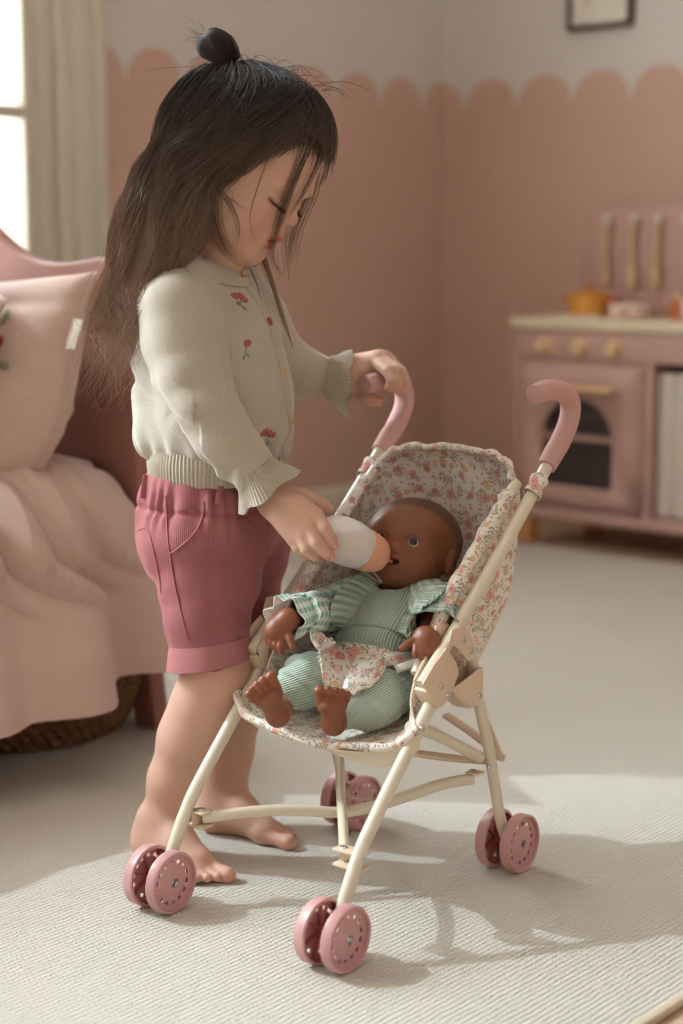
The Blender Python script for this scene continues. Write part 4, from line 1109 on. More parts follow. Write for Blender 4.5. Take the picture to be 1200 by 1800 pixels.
# ---- arm and hand joints
sh_r, el_r, wr_r = at(322, 545, 1.868), at(352, 712, 1.835), at(484, 879, 1.832)
sh_l, el_l, wr_l = at(440, 560, 2.02), at(505, 655, 2.055), at(616, 657, 2.060)
gb = Sdf((-0.31, 1.76, -0.004), (0.135, 2.12, 0.95), 0.0016)
def build_body(s):
    # trunk (mostly under clothes)
    s.ell(at(374, 905, 1.935), (0.066, 0.062, 0.062), BODY_R, 0.02)
    s.ell(at(385, 780, 1.935), (0.062, 0.058, 0.08), BODY_R, 0.03)
    s.ell(at(382, 620, 1.94), (0.066, 0.056, 0.085), BODY_R, 0.03)
    s.cone(at(372, 500, 1.938), hd(0.0, -0.022, -0.06), 0.034, 0.031, 0.02)
    s.cone(sh_r, at(372, 500, 1.938), 0.026, 0.03, 0.02); s.cone(sh_l, at(372, 500, 1.938), 0.026, 0.03, 0.02)
    # arms under the sleeves
    s.chain([sh_r, el_r, wr_r], [0.026, 0.022, 0.0165], 0.012); s.chain([sh_l, el_l, wr_l], [0.026, 0.022, 0.0165], 0.012)
    # legs : near (right) one
    hip_r, kn_r, an_r = at(370, 965, 1.900), at(381, 1172, 1.874), at(288, 1442, 1.893)
    s.cone(hip_r, kn_r, 0.044, 0.0350, 0.02)
    s.chain([kn_r, at(360, 1235, 1.878), at(332, 1300, 1.884), at(307, 1372, 1.888), an_r], [0.0352, 0.0345, 0.0335, 0.0290, 0.0235], 0.02)
    s.ell(at(345, 1268, 1.888), (0.030, 0.034, 0.055), np.array(Matrix.Rotation(0.30, 3, 'Y')), 0.02)   # calf belly
    s.ell(at(257, 1437, 1.886), (0.008, 0.008, 0.010), None, 0.012)                                    # outer ankle bone
    s.ell(at(392, 1185, 1.862), (0.020, 0.020, 0.022), None, 0.02)                                     # knee cap
    # far (left) leg
    hip_l, kn_l, an_l = at(415, 960, 1.985), at(416, 1175, 1.978), at(391, 1412, 1.988)
    s.cone(hip_l, kn_l, 0.042, 0.0350, 0.02)
    s.chain([kn_l, at(404, 1255, 1.985), at(396, 1320, 1.992), at(391, 1375, 1.990), an_l], [0.0355, 0.0345, 0.0315, 0.0262, 0.0232], 0.02)
    # feet
    def foot(heel, toe, ank, side):
        heel, toe = np.array(heel), np.array(toe); d = (toe - heel); L = np.linalg.norm(d); d = d / L; inn = np.array([-d[1], d[0], 0]) * side; up = UPV
        F = lambda a, b, c: heel + d * (a * L) + inn * b + up * c
        s.ell(F(0.14, 0, 0.021), (0.021, 0.022, 0.021), np.stack([d, inn, up], 1), 0.012)
        s.cone(ank, F(0.16, 0, 0.030), 0.0235, 0.022, 0.018)
        s.cone(ank, F(0.46, 0.004, 0.032), 0.0225, 0.0185, 0.022)
        s.cone(F(0.2, 0.0, 0.022), F(0.66, 0.010, 0.0150), 0.019, 0.0135, 0.014); s.cone(F(0.2, -0.004, 0.018), F(0.64, -0.012, 0.0125), 0.017, 0.0115, 0.014)
        s.cone(F(0.45, 0.004, 0.030), F(0.70, 0.006, 0.0155), 0.018, 0.0125, 0.016)
        tl = [(0.79, 0.0150, 0.965, 0.0145, 0.0078, 0.0096), (0.78, 0.0035, 0.94, 0.0030, 0.0065, 0.0058), (0.76, -0.0065, 0.90, -0.0075, 0.0060, 0.0054), (0.73, -0.0150, 0.85, -0.0165, 0.0057, 0.0052), (0.68, -0.0225, 0.79, -0.0245, 0.0055, 0.0050)]
        for a, b, a2, b2, r1, r2 in tl:
            s.cone(F(a - 0.12, b * 0.9, 0.0125), F(a, b, 0.0100), r1 * 1.25, r1, 0.008)
            s.cone(F(a, b, 0.0105), F(a2 - 0.04, b2, 0.0080), r1 * 0.92, r2, 0.0030); s.ell(F(a2 - 0.01, b2, 0.0082), (r2 * 1.05,) * 3, None, 0.002)
        s.ell(F(0.36, 0.021, 0.004), (0.026, 0.009, 0.010), np.stack([d, inn, up], 1), 0.012, 'sub')       # arch
    foot((-0.243, 1.906, 0), (-0.137, 1.800, 0), an_r, 1)
    foot((-0.176, 1.996, 0), (-0.052, 1.931, 0), an_l, -1)
    # right hand: wrist, metacarpals, fingers over the bottle, thumb beyond it
    W = wr_r
    K = [at(556, 906, 1.806), at(541, 926, 1.799), at(528, 942, 1.801), at(515, 948, 1.812)]
    for k_, r in zip(K, (0.0088, 0.0090, 0.0086, 0.0078)): s.cone(W, k_, 0.0145, r, 0.014)
    s.ell(at(518, 905, 1.812), (0.021, 0.0135, 0.021), np.array(Matrix.Rotation(0.7, 3, 'Y')), 0.012)
    def finger(pts, rs):
        s.cone(pts[0], pts[1], rs[0], rs[1], 0.0022)
        for i in range(1, len(pts) - 1): s.cone(pts[i], pts[i + 1], rs[i], rs[i + 1], 0.0018)
    finger([K[0], at(571, 929, 1.793), at(582, 949, 1.793), at(586.5, 958, 1.798)], [0.0078, 0.0074, 0.0067, 0.0058])
    finger([K[1], at(556, 953, 1.788), at(572, 971, 1.793), at(580, 978.5, 1.799)], [0.0080, 0.0075, 0.0067, 0.0058])
    finger([K[2], at(538, 965, 1.791), at(551, 975.5, 1.798), at(560, 978, 1.806)], [0.0076, 0.0071, 0.0063, 0.0054])
    finger([K[3], at(523, 964, 1.806), at(535, 974, 1.813), at(545, 976, 1.818)], [0.0068, 0.0063, 0.0056, 0.0050])
    s.cone(W, at(533, 875, 1.840), 0.0130, 0.0105, 0.012)
    finger([at(530, 874, 1.838), at(557, 883, 1.852), at(571, 890, 1.858), at(577, 896, 1.857)], [0.0108, 0.0086, 0.0076, 0.0064])
    # left hand closed round the handle
    W = wr_l
    K = [at(658, 634, 2.052), at(667, 630, 2.062), at(677, 632, 2.072), at(686, 638, 2.082)]
    for k_, r in zip(K, (0.0098, 0.0100, 0.0095, 0.0088)): s.cone(W, k_, 0.0150, r, 0.013)
    s.ell(at(639, 650, 2.068), (0.019, 0.014, 0.016), None, 0.012)
    finger([K[0], at(682, 652, 2.030), at(690, 669, 2.024), at(684, 682, 2.028)], [0.0092, 0.0082, 0.0074, 0.0064])
    finger([K[1], at(694, 651, 2.034), at(700, 670, 2.032), at(694, 682, 2.038)], [0.0092, 0.0082, 0.0074, 0.0064])
    finger([K[2], at(704, 654, 2.048), at(709, 671, 2.046), at(703, 681, 2.050)], [0.0088, 0.0078, 0.0070, 0.0060])
    finger([K[3], at(708, 660, 2.062), at(714, 672, 2.060), at(710, 680, 2.062)], [0.0080, 0.0070, 0.0062, 0.0054])
    s.cone(W, at(634, 686, 2.062), 0.0140, 0.0100, 0.012)
    finger([at(632, 682, 2.060), at(643, 698, 2.052), at(656, 704, 2.048), at(666, 706, 2.046)], [0.0100, 0.0084, 0.0074, 0.0060])
    # head
    H = lambda c, r, k, op='add', R=None: s.ell(hd(*c), r, HR if R is None else HR @ R, k, op)
    H((0, -0.008, 0.010), (0.068, 0.084, 0.074), 0.01)
    H((0, 0.034, 0.008), (0.058, 0.044, 0.052), 0.025)
    H((0, 0.026, -0.044), (0.052, 0.048, 0.052), 0.02)
    for q in (1, -1):
        H((q * 0.031, 0.043, -0.056), (0.026, 0.025, 0.027), 0.018)
        s.cone(hd(q * 0.043, 0.006, -0.055), hd(q * 0.014, 0.052, -0.087), 0.022, 0.016, 0.02)
        H((q * 0.072, -0.010, -0.022), (0.008, 0.014, 0.020), 0.006)
    H((0, 0.060, -0.088), (0.017, 0.0135, 0.0125), 0.016)
    # brow ridge, sockets, lids
    for q in (1, -1):
        H((q * 0.028, 0.070, -0.001), (0.018, 0.008, 0.006), 0.014)
        H((q * 0.030, 0.0800, -0.0180), (0.0150, 0.0085, 0.0085), 0.010, 'sub')
        H((q * 0.0285, 0.0635, -0.0200), (0.0150, 0.0118, 0.0100), 0.0045)
    # nose
    s.cone(hd(0, 0.070, -0.010), hd(0, 0.0815, -0.030), 0.0070, 0.0062, 0.012); H((0, 0.0850, -0.0345), (0.0072, 0.0070, 0.0066), 0.006)
    for q in (1, -1):
        H((q * 0.0078, 0.0785, -0.0380), (0.0050, 0.0058, 0.0048), 0.005)
        H((q * 0.0040, 0.0840, -0.0424), (0.0026, 0.0030, 0.0022), 0.002, 'sub')
    # mouth : fuller upper lip, slightly parted
    H((0, 0.068, -0.064), (0.022, 0.012, 0.016), 0.014)
    for q in (1, -1):
        s.cone(hd(0, 0.0805, -0.0600), hd(q * 0.0085, 0.0785, -0.0595), 0.0046, 0.0044, 0.003); s.cone(hd(q * 0.0085, 0.0785, -0.0595), hd(q * 0.0205, 0.0655, -0.0660), 0.0042, 0.0024, 0.004)
        s.cone(hd(0, 0.0775, -0.0725), hd(q * 0.0160, 0.0680, -0.0705), 0.0052, 0.0034, 0.004)
    H((0, 0.0785, -0.0664), (0.0155, 0.0080, 0.0024), 0.002, 'sub')
    H((0, 0.0815, -0.0800), (0.012, 0.006, 0.004), 0.010, 'sub')
build_body(gb)
BV, BQ = gb.mesh(smooth=2); BV[:, 2] = np.maximum(BV[:, 2], 0.0008)

# skin colouring carried by the body itself: lips, cheeks, lids, nails, toes
def gauss(P, c, r): return np.exp(-((np.linalg.norm(P - np.array(c), axis=1) / r) ** 2))
hl = to_head(BV)
skin = np.tile(np.array(srgb(200, 160, 140)[:3]), (len(BV), 1))
def tint(m, c, a=1.0):
    global skin
    m = np.clip(m * a, 0, 1)[:, None]; skin = skin * (1 - m) + m * np.array(srgb(*c)[:3])
for q in (1, -1): tint(gauss(hl, (q * 0.036, 0.062, -0.054), 0.020), (204, 132, 112), 0.45)
def seg(P, a, b):
    a, b = np.array(a), np.array(b); ab = b - a; t = np.clip(((P - a) @ ab) / (ab @ ab), 0, 1); return np.linalg.norm(P - a - t[:, None] * ab, axis=1)
lip = np.minimum.reduce([seg(hl, (0, 0.082, -0.0605), (q * 0.0085, 0.0800, -0.0600)) for q in (1, -1)] + [seg(hl, (q * 0.0085, 0.080, -0.0600), (q * 0.0205, 0.0665, -0.0660)) for q in (1, -1)] + [seg(hl, (0, 0.080, -0.0730), (q * 0.0160, 0.069, -0.0705)) for q in (1, -1)])
tint(1 / (1 + np.exp((lip - 0.0050) * 2200)), (186, 92, 84))
for q in (1, -1): tint(np.exp(-(seg(hl, (0, 0.0735, -0.0664), (q * 0.011, 0.0715, -0.0664)) / 0.0026) ** 2), (92, 26, 28))
tint(gauss(hl, (0, 0.089, -0.040), 0.010), (204, 142, 120), 0.5)
for q in (1, -1):
    lash = seg(hl, (q * 0.0165, 0.0735, -0.0255), (q * 0.030, 0.0765, -0.0272)); lash = np.minimum(lash, seg(hl, (q * 0.030, 0.0765, -0.0272), (q * 0.0425, 0.066, -0.0225)))
    tint(np.exp(-(lash / 0.0026) ** 2), (40, 28, 26), 0.92)
    tint(gauss(hl, (q * 0.030, 0.074, -0.015), 0.009), (168, 120, 102), 0.5)
    br = seg(hl, (q * 0.014, 0.078, 0.0025), (q * 0.030, 0.075, 0.0060)); br = np.minimum(br, seg(hl, (q * 0.030, 0.075, 0.0060), (q * 0.044, 0.064, 0.0005)))
    tint(np.exp(-(br / 0.0022) ** 2), (124, 88, 72), 0.55)
for c in (at(588, 962, 1.799), at(584, 983, 1.796), at(566, 983, 1.803), at(577, 897, 1.857), at(680, 685, 2.024), at(693, 685, 2.036), at(703, 684, 2.048), at(668, 706, 2.034)):
    tint(gauss(BV, c, 0.010), (206, 134, 112), 0.6)
for c in ((-0.139, 1.802, 0.008), (-0.055, 1.932, 0.008), (-0.242, 1.905, 0.012), (-0.176, 1.996, 0.012)): tint(gauss(BV, c, 0.024), (206, 144, 124), 0.55)
tint(gauss(BV, at(395, 1180, 1.84), 0.03), (200, 146, 122), 0.5)

skin_m = NT('skin'); _a = skin_m.attr('skin'); _c = skin_m.coord()
_n = skin_m.noise(_c, 90.0, 3.0)[0]; _f = skin_m.noise(_c, 900.0, 2.0)[0]
skin_m.bump(skin_m.math('ADD', skin_m.math('MULTIPLY', _n, 0.4), skin_m.math('MULTIPLY', _f, 0.35)), 0.10, 0.0012)
skin_m = skin_m.base(skin_m.mix(0.10, _a.outputs[0], skin_m.mix(_n, srgb(180, 128, 104), srgb(216, 172, 150)), 'MIX'), 0.52, 0.35, Subsurface_Weight=0.10, Subsurface_Scale=0.006)
skin_m.node_tree.nodes['Principled BSDF'].inputs['Subsurface Radius'].default_value = (1.0, 0.4, 0.25)
body = wpar(mesh_np('body', BV, BQ, skin_m, None, True, attrs={'skin': skin}), girl)

# nails, each a thin curved plate on its finger or toe
nail_m = simple('nail', srgb(222, 172, 152), 0.3, 0.5)
from mathutils.bvhtree import BVHTree
def bvh_of(V, Q): return BVHTree.FromPolygons([tuple(v) for v in V], [tuple(q) for q in Q])
body_bvh = bvh_of(BV, BQ)
CAMP = Vector((0, 0, CAM_H))
def hit(bvh, px, py):
    d = Vector(at(px, py, 2.0)) - CAMP; d.normalize(); r = bvh.ray_cast(CAMP, d); return r[0], r[1]
def nail(px, py, ang, l, w):
    p, n = hit(body_bvh, px, py)
    if p is None: return
    ax = Vector(at(px + 10 * math.cos(ang), py + 10 * math.sin(ang), p.y)) - p; M = zframe(p, n, ax)
    V, Q, T, uv = grid(lambda U, W: np.stack([(U - 0.5) * l, (W - 0.5) * w * np.sqrt(np.clip(1 - (2 * U - 1) ** 6 * 0.5, 0, 1)), 0.0004 - 0.0016 * (2 * W - 1) ** 2 - 0.0004 * (2 * U - 1) ** 2], -1), 8, 8, thick=0.0006)
    o = wpar(MB().add(xf(M, V), Q).build('nail', nail_m), body)
nail(588, 961, 1.2, 0.0065, 0.0065); nail(585, 981, 1.0, 0.006, 0.006)
nail(521, 1476, 0.1, 0.0075, 0.0085); nail(388, 1550, 1.2, 0.006, 0.0075)

# ================================================================ clothes
def tex_uvless_rib(): pass
knit = NT('beige_knit'); _c = knit.coord(); _s = knit.sep(_c)
_ang = knit.math('ADD', knit.math('MULTIPLY', _s[0], 0.906), knit.math('MULTIPLY', _s[1], -0.42))
_w = knit.math('SINE', knit.math('MULTIPLY', _s[2], 2 * math.pi / 0.0021)); _v = knit.math('SINE', knit.math('MULTIPLY', knit.math('ADD', _ang, knit.math('MULTIPLY', _s[1], 0.9)), 2 * math.pi / 0.0024))
_h = knit.math('ADD', knit.math('MULTIPLY', _w, 0.28), knit.math('MULTIPLY', _v, 0.28)); _z = knit.noise(_c, 700.0, 2.0)[0]
_h = knit.math('ADD', _h, knit.math('MULTIPLY', _z, 1.6)); knit.bump(_h, 0.16, 0.0008)
_n = knit.noise(_c, 260.0, 3.0, 0.6)[0]
knit_col = knit.mix(_n, srgb(168, 158, 143), srgb(188, 178, 163))
knit = knit.base(knit_col, 0.95, 0.1, Sheen_Weight=0.35, Sheen_Roughness=0.5)
rib = NT('beige_rib'); _n = rib.noise(rib.coord(), 300.0, 3.0, 0.6)[0]; rib.bump(rib.noise(rib.coord(), 800.0, 2.0)[0], 0.15, 0.0008)
rib = rib.base(rib.mix(_n, srgb(166, 156, 140), srgb(186, 177, 160)), 0.95, 0.1, Sheen_Weight=0.35)

cg = Sdf((-0.30, 1.74, 0.40), (0.06, 2.12, 0.76), 0.0018)
def build_cardigan(s):
    BR = BODY_R
    s.ell(at(371, 566, 1.945), (0.074, 0.057, 0.062), BR, 0.02)
    s.ell(at(386, 632, 1.945), (0.084, 0.071, 0.080), BR, 0.03)
    s.ell(at(387, 715, 1.942), (0.090, 0.084, 0.080), BR, 0.03)
    s.ell(at(385, 775, 1.940), (0.084, 0.082, 0.060), BR, 0.02)
    s.ell(at(292, 700, 1.965), (0.048, 0.036, 0.052), BR, 0.03)      # loose back
    s.ell(at(300, 600, 1.960), (0.050, 0.036, 0.070), BR, 0.03)
    s.ell(at(305, 762, 1.955), (0.060, 0.036, 0.034), BR, 0.025)
    s.cone(at(332, 492, 1.885), at(370, 492, 1.94), 0.032, 0.034, 0.025); s.cone(at(425, 508, 2.0), at(370, 492, 1.94), 0.030, 0.034, 0.025)
    s.ell(at(380, 838, 1.94), (0.12, 0.12, 0.032), BR, 0.006, 'sub')                 # open hem
    s.ell(hd(0.0, 0.006, -0.118), (0.040, 0.044, 0.028), HR, 0.006, 'sub')
    # near sleeve
    s.chain([at(318, 540, 1.872), at(322, 600, 1.862), at(336, 655, 1.850), at(356, 708, 1.838), at(388, 755, 1.834), at(420, 796, 1.833), at(447, 829, 1.833)], [0.0485, 0.0475, 0.0425, 0.0375, 0.0335, 0.030, 0.0265], 0.005)
    # far sleeve
    s.chain([at(440, 560, 2.015), at(475, 630, 2.045), at(520, 652, 2.052), at(578, 664, 2.049)], [0.045, 0.042, 0.034, 0.0270], 0.014)
build_cardigan(cg)
arm_a, arm_b = at(336, 655, 1.850), at(447, 829, 1.833); arm_d = (arm_b - arm_a) / np.linalg.norm(arm_b - arm_a)
def cg_disp(P):
    t = (P - arm_a) @ arm_d; rad = np.linalg.norm(P - arm_a - t[:, None] * arm_d, axis=1)
    onarm = np.exp(-((rad - 0.036) / 0.02) ** 2) * (t > -0.03)
    q = P @ BODY_R
    d = 0.0022 * vnoise(P * np.array([1, 1, 0.75]), 42, 2) + 0.0010 * vnoise(P, 110, 4)
    # drag folds of the near sleeve and gathers over the hem
    ph = t * 150 + 9 * np.sin(q[:, 0] * 40 + q[:, 1] * 30)
    d = d + onarm * 0.0018 * np.sin(ph * 0.8) * np.clip((t + 0.02) / 0.05, 0, 1) * np.clip((0.17 - t) / 0.05, 0, 1)
    hemw = np.exp(-((P[:, 2] - 0.475) / 0.03) ** 2)
    d = d + hemw * 0.0022 * np.sin((q[:, 0] + q[:, 1]) * 190 + 3 * np.sin(P[:, 2] * 60))
    # long diagonal fold from the arm pit to the back
    e = (P[:, 2] - 0.545) + 0.55 * (P[:, 0] + 0.20)
    d = d + 0.0045 * np.exp(-(e / 0.010) ** 2) * (P[:, 0] < -0.155) - 0.0035 * np.exp(-((e - 0.02) / 0.011) ** 2) * (P[:, 0] < -0.16)
    return d
CV, CQ = cg.mesh(cg_disp, smooth=1)
card = wpar(mesh_np('cardigan', CV, CQ, knit), girl)
card_bvh = bvh_of(CV, CQ)

def ring_frame(c, axis, xdir):
    z = np.array(axis, float); z /= np.linalg.norm(z); x = np.array(xdir, float); x = x - z * (x @ z); x /= np.linalg.norm(x); return np.array(c, float), x, np.cross(z, x), z
def rib_ring(name, secs, nrib, amp, mat, parent, nu=None, nv=14, thick=0.0024, wave=None, vwarp=0.0):
    """loop of ribbed knit through elliptical sections: (centre, axis, xdir, rx, ry)"""
    nu = nu or nrib * 4
    F = [ring_frame(*q[:3]) + (q[3], q[4]) for q in secs]; m = len(F)
    C = catmull(np.array([f[0] for f in F]), nv); X = catmull(np.array([f[1] for f in F]), nv); Y = catmull(np.array([f[2] for f in F]), nv); Z = catmull(np.array([f[3] for f in F]), nv); RX = catmull(np.array([(f[4], f[5]) for f in F]), nv)
    a = np.linspace(0, 2 * math.pi, nu, endpoint=False)
    P = np.zeros((nu, nv, 3))
    for j in range(nv):
        v = j / (nv - 1); r = amp * np.cos(nrib * a) ; w = wave(a, v) if wave else 0
        dirs = np.cos(a)[:, None] * X[j] + np.sin(a)[:, None] * Y[j]
        base = C[j] + np.cos(a)[:, None] * X[j] * RX[j, 0] + np.sin(a)[:, None] * Y[j] * RX[j, 1]
        P[:, j] = base + dirs * (r + (w if wave else 0))[:, None] if wave else base + dirs * r[:, None]
        if vwarp: P[:, j] += Z[j] * (vwarp * v * np.sin(a * 5 + 1.2))[:, None]
    fn = lambda U, W: P
    V, Q, T, uv = grid(fn, nu, nv, closed_u=True, thick=thick)
    return wpar(MB().add(V, Q, uv=uv).build(name, mat), parent)
# hem band
rib_ring('hem_band', [(at(383, 786, 1.940), (0, 0, -1), FW, 0.078, 0.086), (at(383, 806, 1.940), (0, 0, -1), FW, 0.0815, 0.088), (at(382, 826, 1.940), (0, 0, -1), FW, 0.0800, 0.0865), (at(381, 842, 1.940), (0, 0, -1), FW, 0.0775, 0.084)], 104, 0.0007, rib, card, nv=12)
# cuffs with a frill
ax_r = (at(470, 862, 1.832) - at(420, 796, 1.833)); xr = np.array([0, -1.0, 0])
c0, c1, c2, c3 = at(445, 826, 1.833), at(455, 840, 1.833), at(464, 853, 1.832), at(473, 867, 1.831)
rib_ring('cuff_frill', [(c0, ax_r, xr, 0.0255, 0.0255), (c1, ax_r, xr, 0.0275, 0.0285), (c2, ax_r, xr, 0.0315, 0.0340), (c3, ax_r, xr, 0.0340, 0.0395)], 62, 0.0007, rib, card, nv=16, wave=lambda a, v: 0.0045 * v ** 1.5 * np.sin(4 * a + 0.4) + 0.0015 * v * np.sin(7 * a), vwarp=0.002)
ax_l = (at(620, 668, 2.048) - at(545, 660, 2.05))
c0, c1, c2, c3 = at(576, 664, 2.049), at(590, 667, 2.048), at(602, 671, 2.047), at(614, 676, 2.046)
rib_ring('cuff_frill', [(c0, ax_l, xr, 0.0265, 0.0265), (c1, ax_l, xr, 0.0280, 0.0290), (c2, ax_l, xr, 0.0320, 0.0340), (c3, ax_l, xr, 0.0340, 0.0370)], 62, 0.0007, rib, card, nv=16, wave=lambda a, v: 0.0045 * v ** 1.5 * np.sin(4 * a + 2.2) + 0.0015 * v * np.sin(7 * a + 1), vwarp=0.002)
# collar band round the neck
rib_ring('collar_band', [(at(366, 478, 1.938), (0.30, -0.13, 1), FW, 0.0525, 0.058), (at(369, 469, 1.938), (0.30, -0.13, 1), FW, 0.0485, 0.053), (at(374, 461, 1.937), (0.36, -0.16, 1), FW, 0.0445, 0.047)], 70, 0.0007, rib, card, nv=9)
# button band down the front: follows the cardigan surface
bp = [(424, 487), (440, 508), (457, 535), (471, 566), (485, 605), (497, 651), (505, 695), (511, 740), (512, 790), (510, 826)]
bc = catmull(np.array(bp, float), 60); pts = []; nrm = []
for x, y in bc:
    p, n = hit(card_bvh, x, y)
    if p is None: p, n, _, _ = card_bvh.find_nearest(Vector(at(x, y, 1.90)))
    pts.append(p[:]); nrm.append(n[:])
pts = catmull(np.array(pts)[::6], 120); nrm = catmull(np.array(nrm)[::6], 120); nrm /= np.linalg.norm(nrm, axis=1)[:, None]
tg = np.gradient(pts, axis=0); tg /= np.linalg.norm(tg, axis=1)[:, None]; sd = np.cross(nrm, tg)
prof = [(-0.0078, -0.002), (-0.0075, 0.0010), (-0.006, 0.0016), (0.006, 0.0016), (0.0075, 0.0010), (0.0078, -0.002)]
Pg = np.stack([pts + sd * a + nrm * (b + 0.0003 * np.sin(np.arange(120) * 2.1))[:, None] for a, b in prof], 1)
i, j = np.meshgrid(np.arange(119), np.arange(len(prof) - 1), indexing='ij'); n6 = len(prof)
wpar(mesh_np('button_band', Pg.reshape(-1, 3), np.stack([i * n6 + j, i * n6 + j + 1, (i + 1) * n6 + j + 1, (i + 1) * n6 + j], -1).reshape(-1, 4), rib), card)
bt_wood = simple('button_wood', srgb(206, 172, 124), 0.45, 0.4, noise=0.1, nscale=120); bt_red = simple('button_red', srgb(158, 74, 66), 0.4, 0.5)
def button(px, py, m, lab=None):
    p, n = hit(card_bvh, px, py)
    if p is None: p, n, _, _ = card_bvh.find_nearest(Vector(at(px, py, 1.9)))
    M = zframe(Vector(p) + n * 0.0016, n); a = np.linspace(0, 2 * math.pi, 40, endpoint=False); mb = MB()
    rr = 0.0049 * (1 + 0.09 * np.sin(10 * a))
    V = np.concatenate([np.stack([rr * f * np.cos(a), rr * f * np.sin(a), 0 * a + z], 1) for f, z in ((1.0, 0), (1.0, 0.0014), (0.9, 0.0020), (0.72, 0.0018), (0.66, 0.0012), (0.06, 0.0012))])
    Q = [[k * 40 + j, k * 40 + (j + 1) % 40, (k + 1) * 40 + (j + 1) % 40, (k + 1) * 40 + j] for k in range(5) for j in range(40)]
    b = wpar(MB().add(xf(M, V), Q).build('button', m), card)
    if lab: b['label'] = lab
    for sx in (-1, 1):
        for sy in (-1, 1):
            V, Q, T = lathe([(0, 0.00135), (0.0006, 0.0013), (0.0006, 0.001), (0, 0.001)], 8); V = xf(M, V + np.array([sx * 0.0011, sy * 0.0011, 0]))
            mbk = mb.add(V, Q)
    wpar(mb.build('button_hole', bpy.data.materials['matt_black']), card)
for (x, y) in ((427, 484), (497, 651), (511, 740), (508, 820)): button(x, y, bt_wood)
button(471, 566, bt_red, 'red button')
# embroidered sprigs
th_pink = simple('coral_thread', srgb(168, 92, 86), 0.6, 0.3, noise=0.2, nscale=500, bump=0.3); th_leaf = simple('sage_thread', srgb(128, 142, 134), 0.6, 0.3, noise=0.1, nscale=500, bump=0.3)
def sprig(px, py, petals, leaves, stem):
    p, n = hit(card_bvh, px, py); M = zframe(p + n * 0.0002, n, Vector(at(px + 20, py, p.y)) - p)
    k = 0.00066
    for (x, y, a, l, w) in petals:
        V, Q, T = petal(x * k, -y * k, a, l * k, w * k, 0, 0.0016); Mz = np.array(M).copy(); wpar(MB().add(xf(Mz, V * np.array([1, 1, 1])), Q).build('embroidered_petal', th_pink), card)
    for (x, y, a, l, w) in leaves:
        V, Q, T = petal(x * k, -y * k, a, l * k, w * k, 0, 0.0012); wpar(MB().add(xf(M, V), Q).build('embroidered_leaf', th_leaf), card)
    P = np.array([(x * k, -y * k, 0.0004) for x, y in stem]); V, Q, T, uv = sweep(catmull(P, 10), 0.0006, 6); wpar(MB().add(xf(M, V), Q, T).build('embroidered_stem', th_leaf), card)
sprig(420, 527, [(-4, 2, 1.9, 15, 9), (-6, 0, 2.6, 13, 8), (4, 2, 1.2, 16, 9), (6, 0, 0.5, 14, 8), (1, -1, 1.55, 15, 8)], [(5, 10, -0.5, 12, 7), (3, 10, 2.8, 9, 6)], [(1, 2), (3, 8), (8, 13)])
sprig(433, 610, [(0, 0, 1.3, 15, 7), (0, 0, 0.95, 15, 7), (-2, 1, 1.7, 12, 6)], [(-3, 14, -1.9, 11, 5), (0, 11, -0.8, 8, 4)], [(0, 1), (-3, 12), (-5, 20)])
sprig(470, 766, [(-5, 0, 1.9, 15, 9), (-8, -2, 2.7, 12, 8), (-3, -2, 1.3, 13, 8), (5, 4, 1.3, 14, 9), (7, 4, 0.5, 13, 8), (4, 3, 2.0, 12, 8)], [(3, 14, 2.9, 12, 7)], [(-3, 3), (3, 12), (9, 20)])

# ---- shorts
cord = NT('rose_corduroy'); _q = cord.attr('rib').outputs['Fac']
_w = cord.math('SINE', cord.math('MULTIPLY', _q, 2 * math.pi / 0.0017)); cord.bump(_w, 0.20, 0.0006)
_n = cord.noise(cord.coord(), 14.0, 4.0, 0.6)[0]; _n2 = cord.noise(cord.coord(), 300.0, 2.0)[0]
_cc = cord.mix(cord.maprange(_n, 0.35, 0.7), srgb(140, 80, 82), srgb(164, 100, 101)); _cc = cord.mix(cord.math('MULTIPLY', _n2, 0.25), _cc, srgb(176, 128, 128))
cord = cord.base(_cc, 0.9, 0.15, Sheen_Weight=0.5, Sheen_Roughness=0.35); cord.node_tree.nodes['Principled BSDF'].inputs['Sheen Tint'].default_value = srgb(230, 170, 168)
sh = Sdf((-0.29, 1.80, 0.22), (0.02, 2.09, 0.50), 0.0018)
ra, rb = at(366, 960, 1.900), at(368, 1150, 1.876); la, lb = at(422, 960, 1.985), at(432, 1130, 1.982)
def build_shorts(s):
    s.ell(at(369, 845, 1.938), (0.080, 0.074, 0.045), BODY_R, 0.02)
    s.ell(at(367, 905, 1.938), (0.089, 0.080, 0.065), BODY_R, 0.02)
    s.ell(at(330, 945, 1.945), (0.075, 0.055, 0.060), BODY_R, 0.03)
    s.cone(ra, at(368, 1150, 1.875), 0.066, 0.0425, 0.03); s.cone(la, at(428, 1132, 1.982), 0.062, 0.0405, 0.02)
    s.rbox(at(368, 1192, 1.875), (0.075, 0.075, 0.020), 0.002, None, 0.002, 'sub'); s.rbox(at(430, 1168, 1.985), (0.060, 0.050, 0.020), 0.002, None, 0.002, 'sub')
    s.cone(at(368, 1125, 1.877), at(368, 1210, 1.868), 0.0392, 0.0400, 0.004, 'sub'); s.cone(at(428, 1090, 1.982), at(428, 1200, 1.982), 0.038, 0.039, 0.004, 'sub')
    s.ell(at(380, 806, 1.938), (0.12, 0.12, 0.013), BODY_R, 0.004, 'sub')
build_shorts(sh)
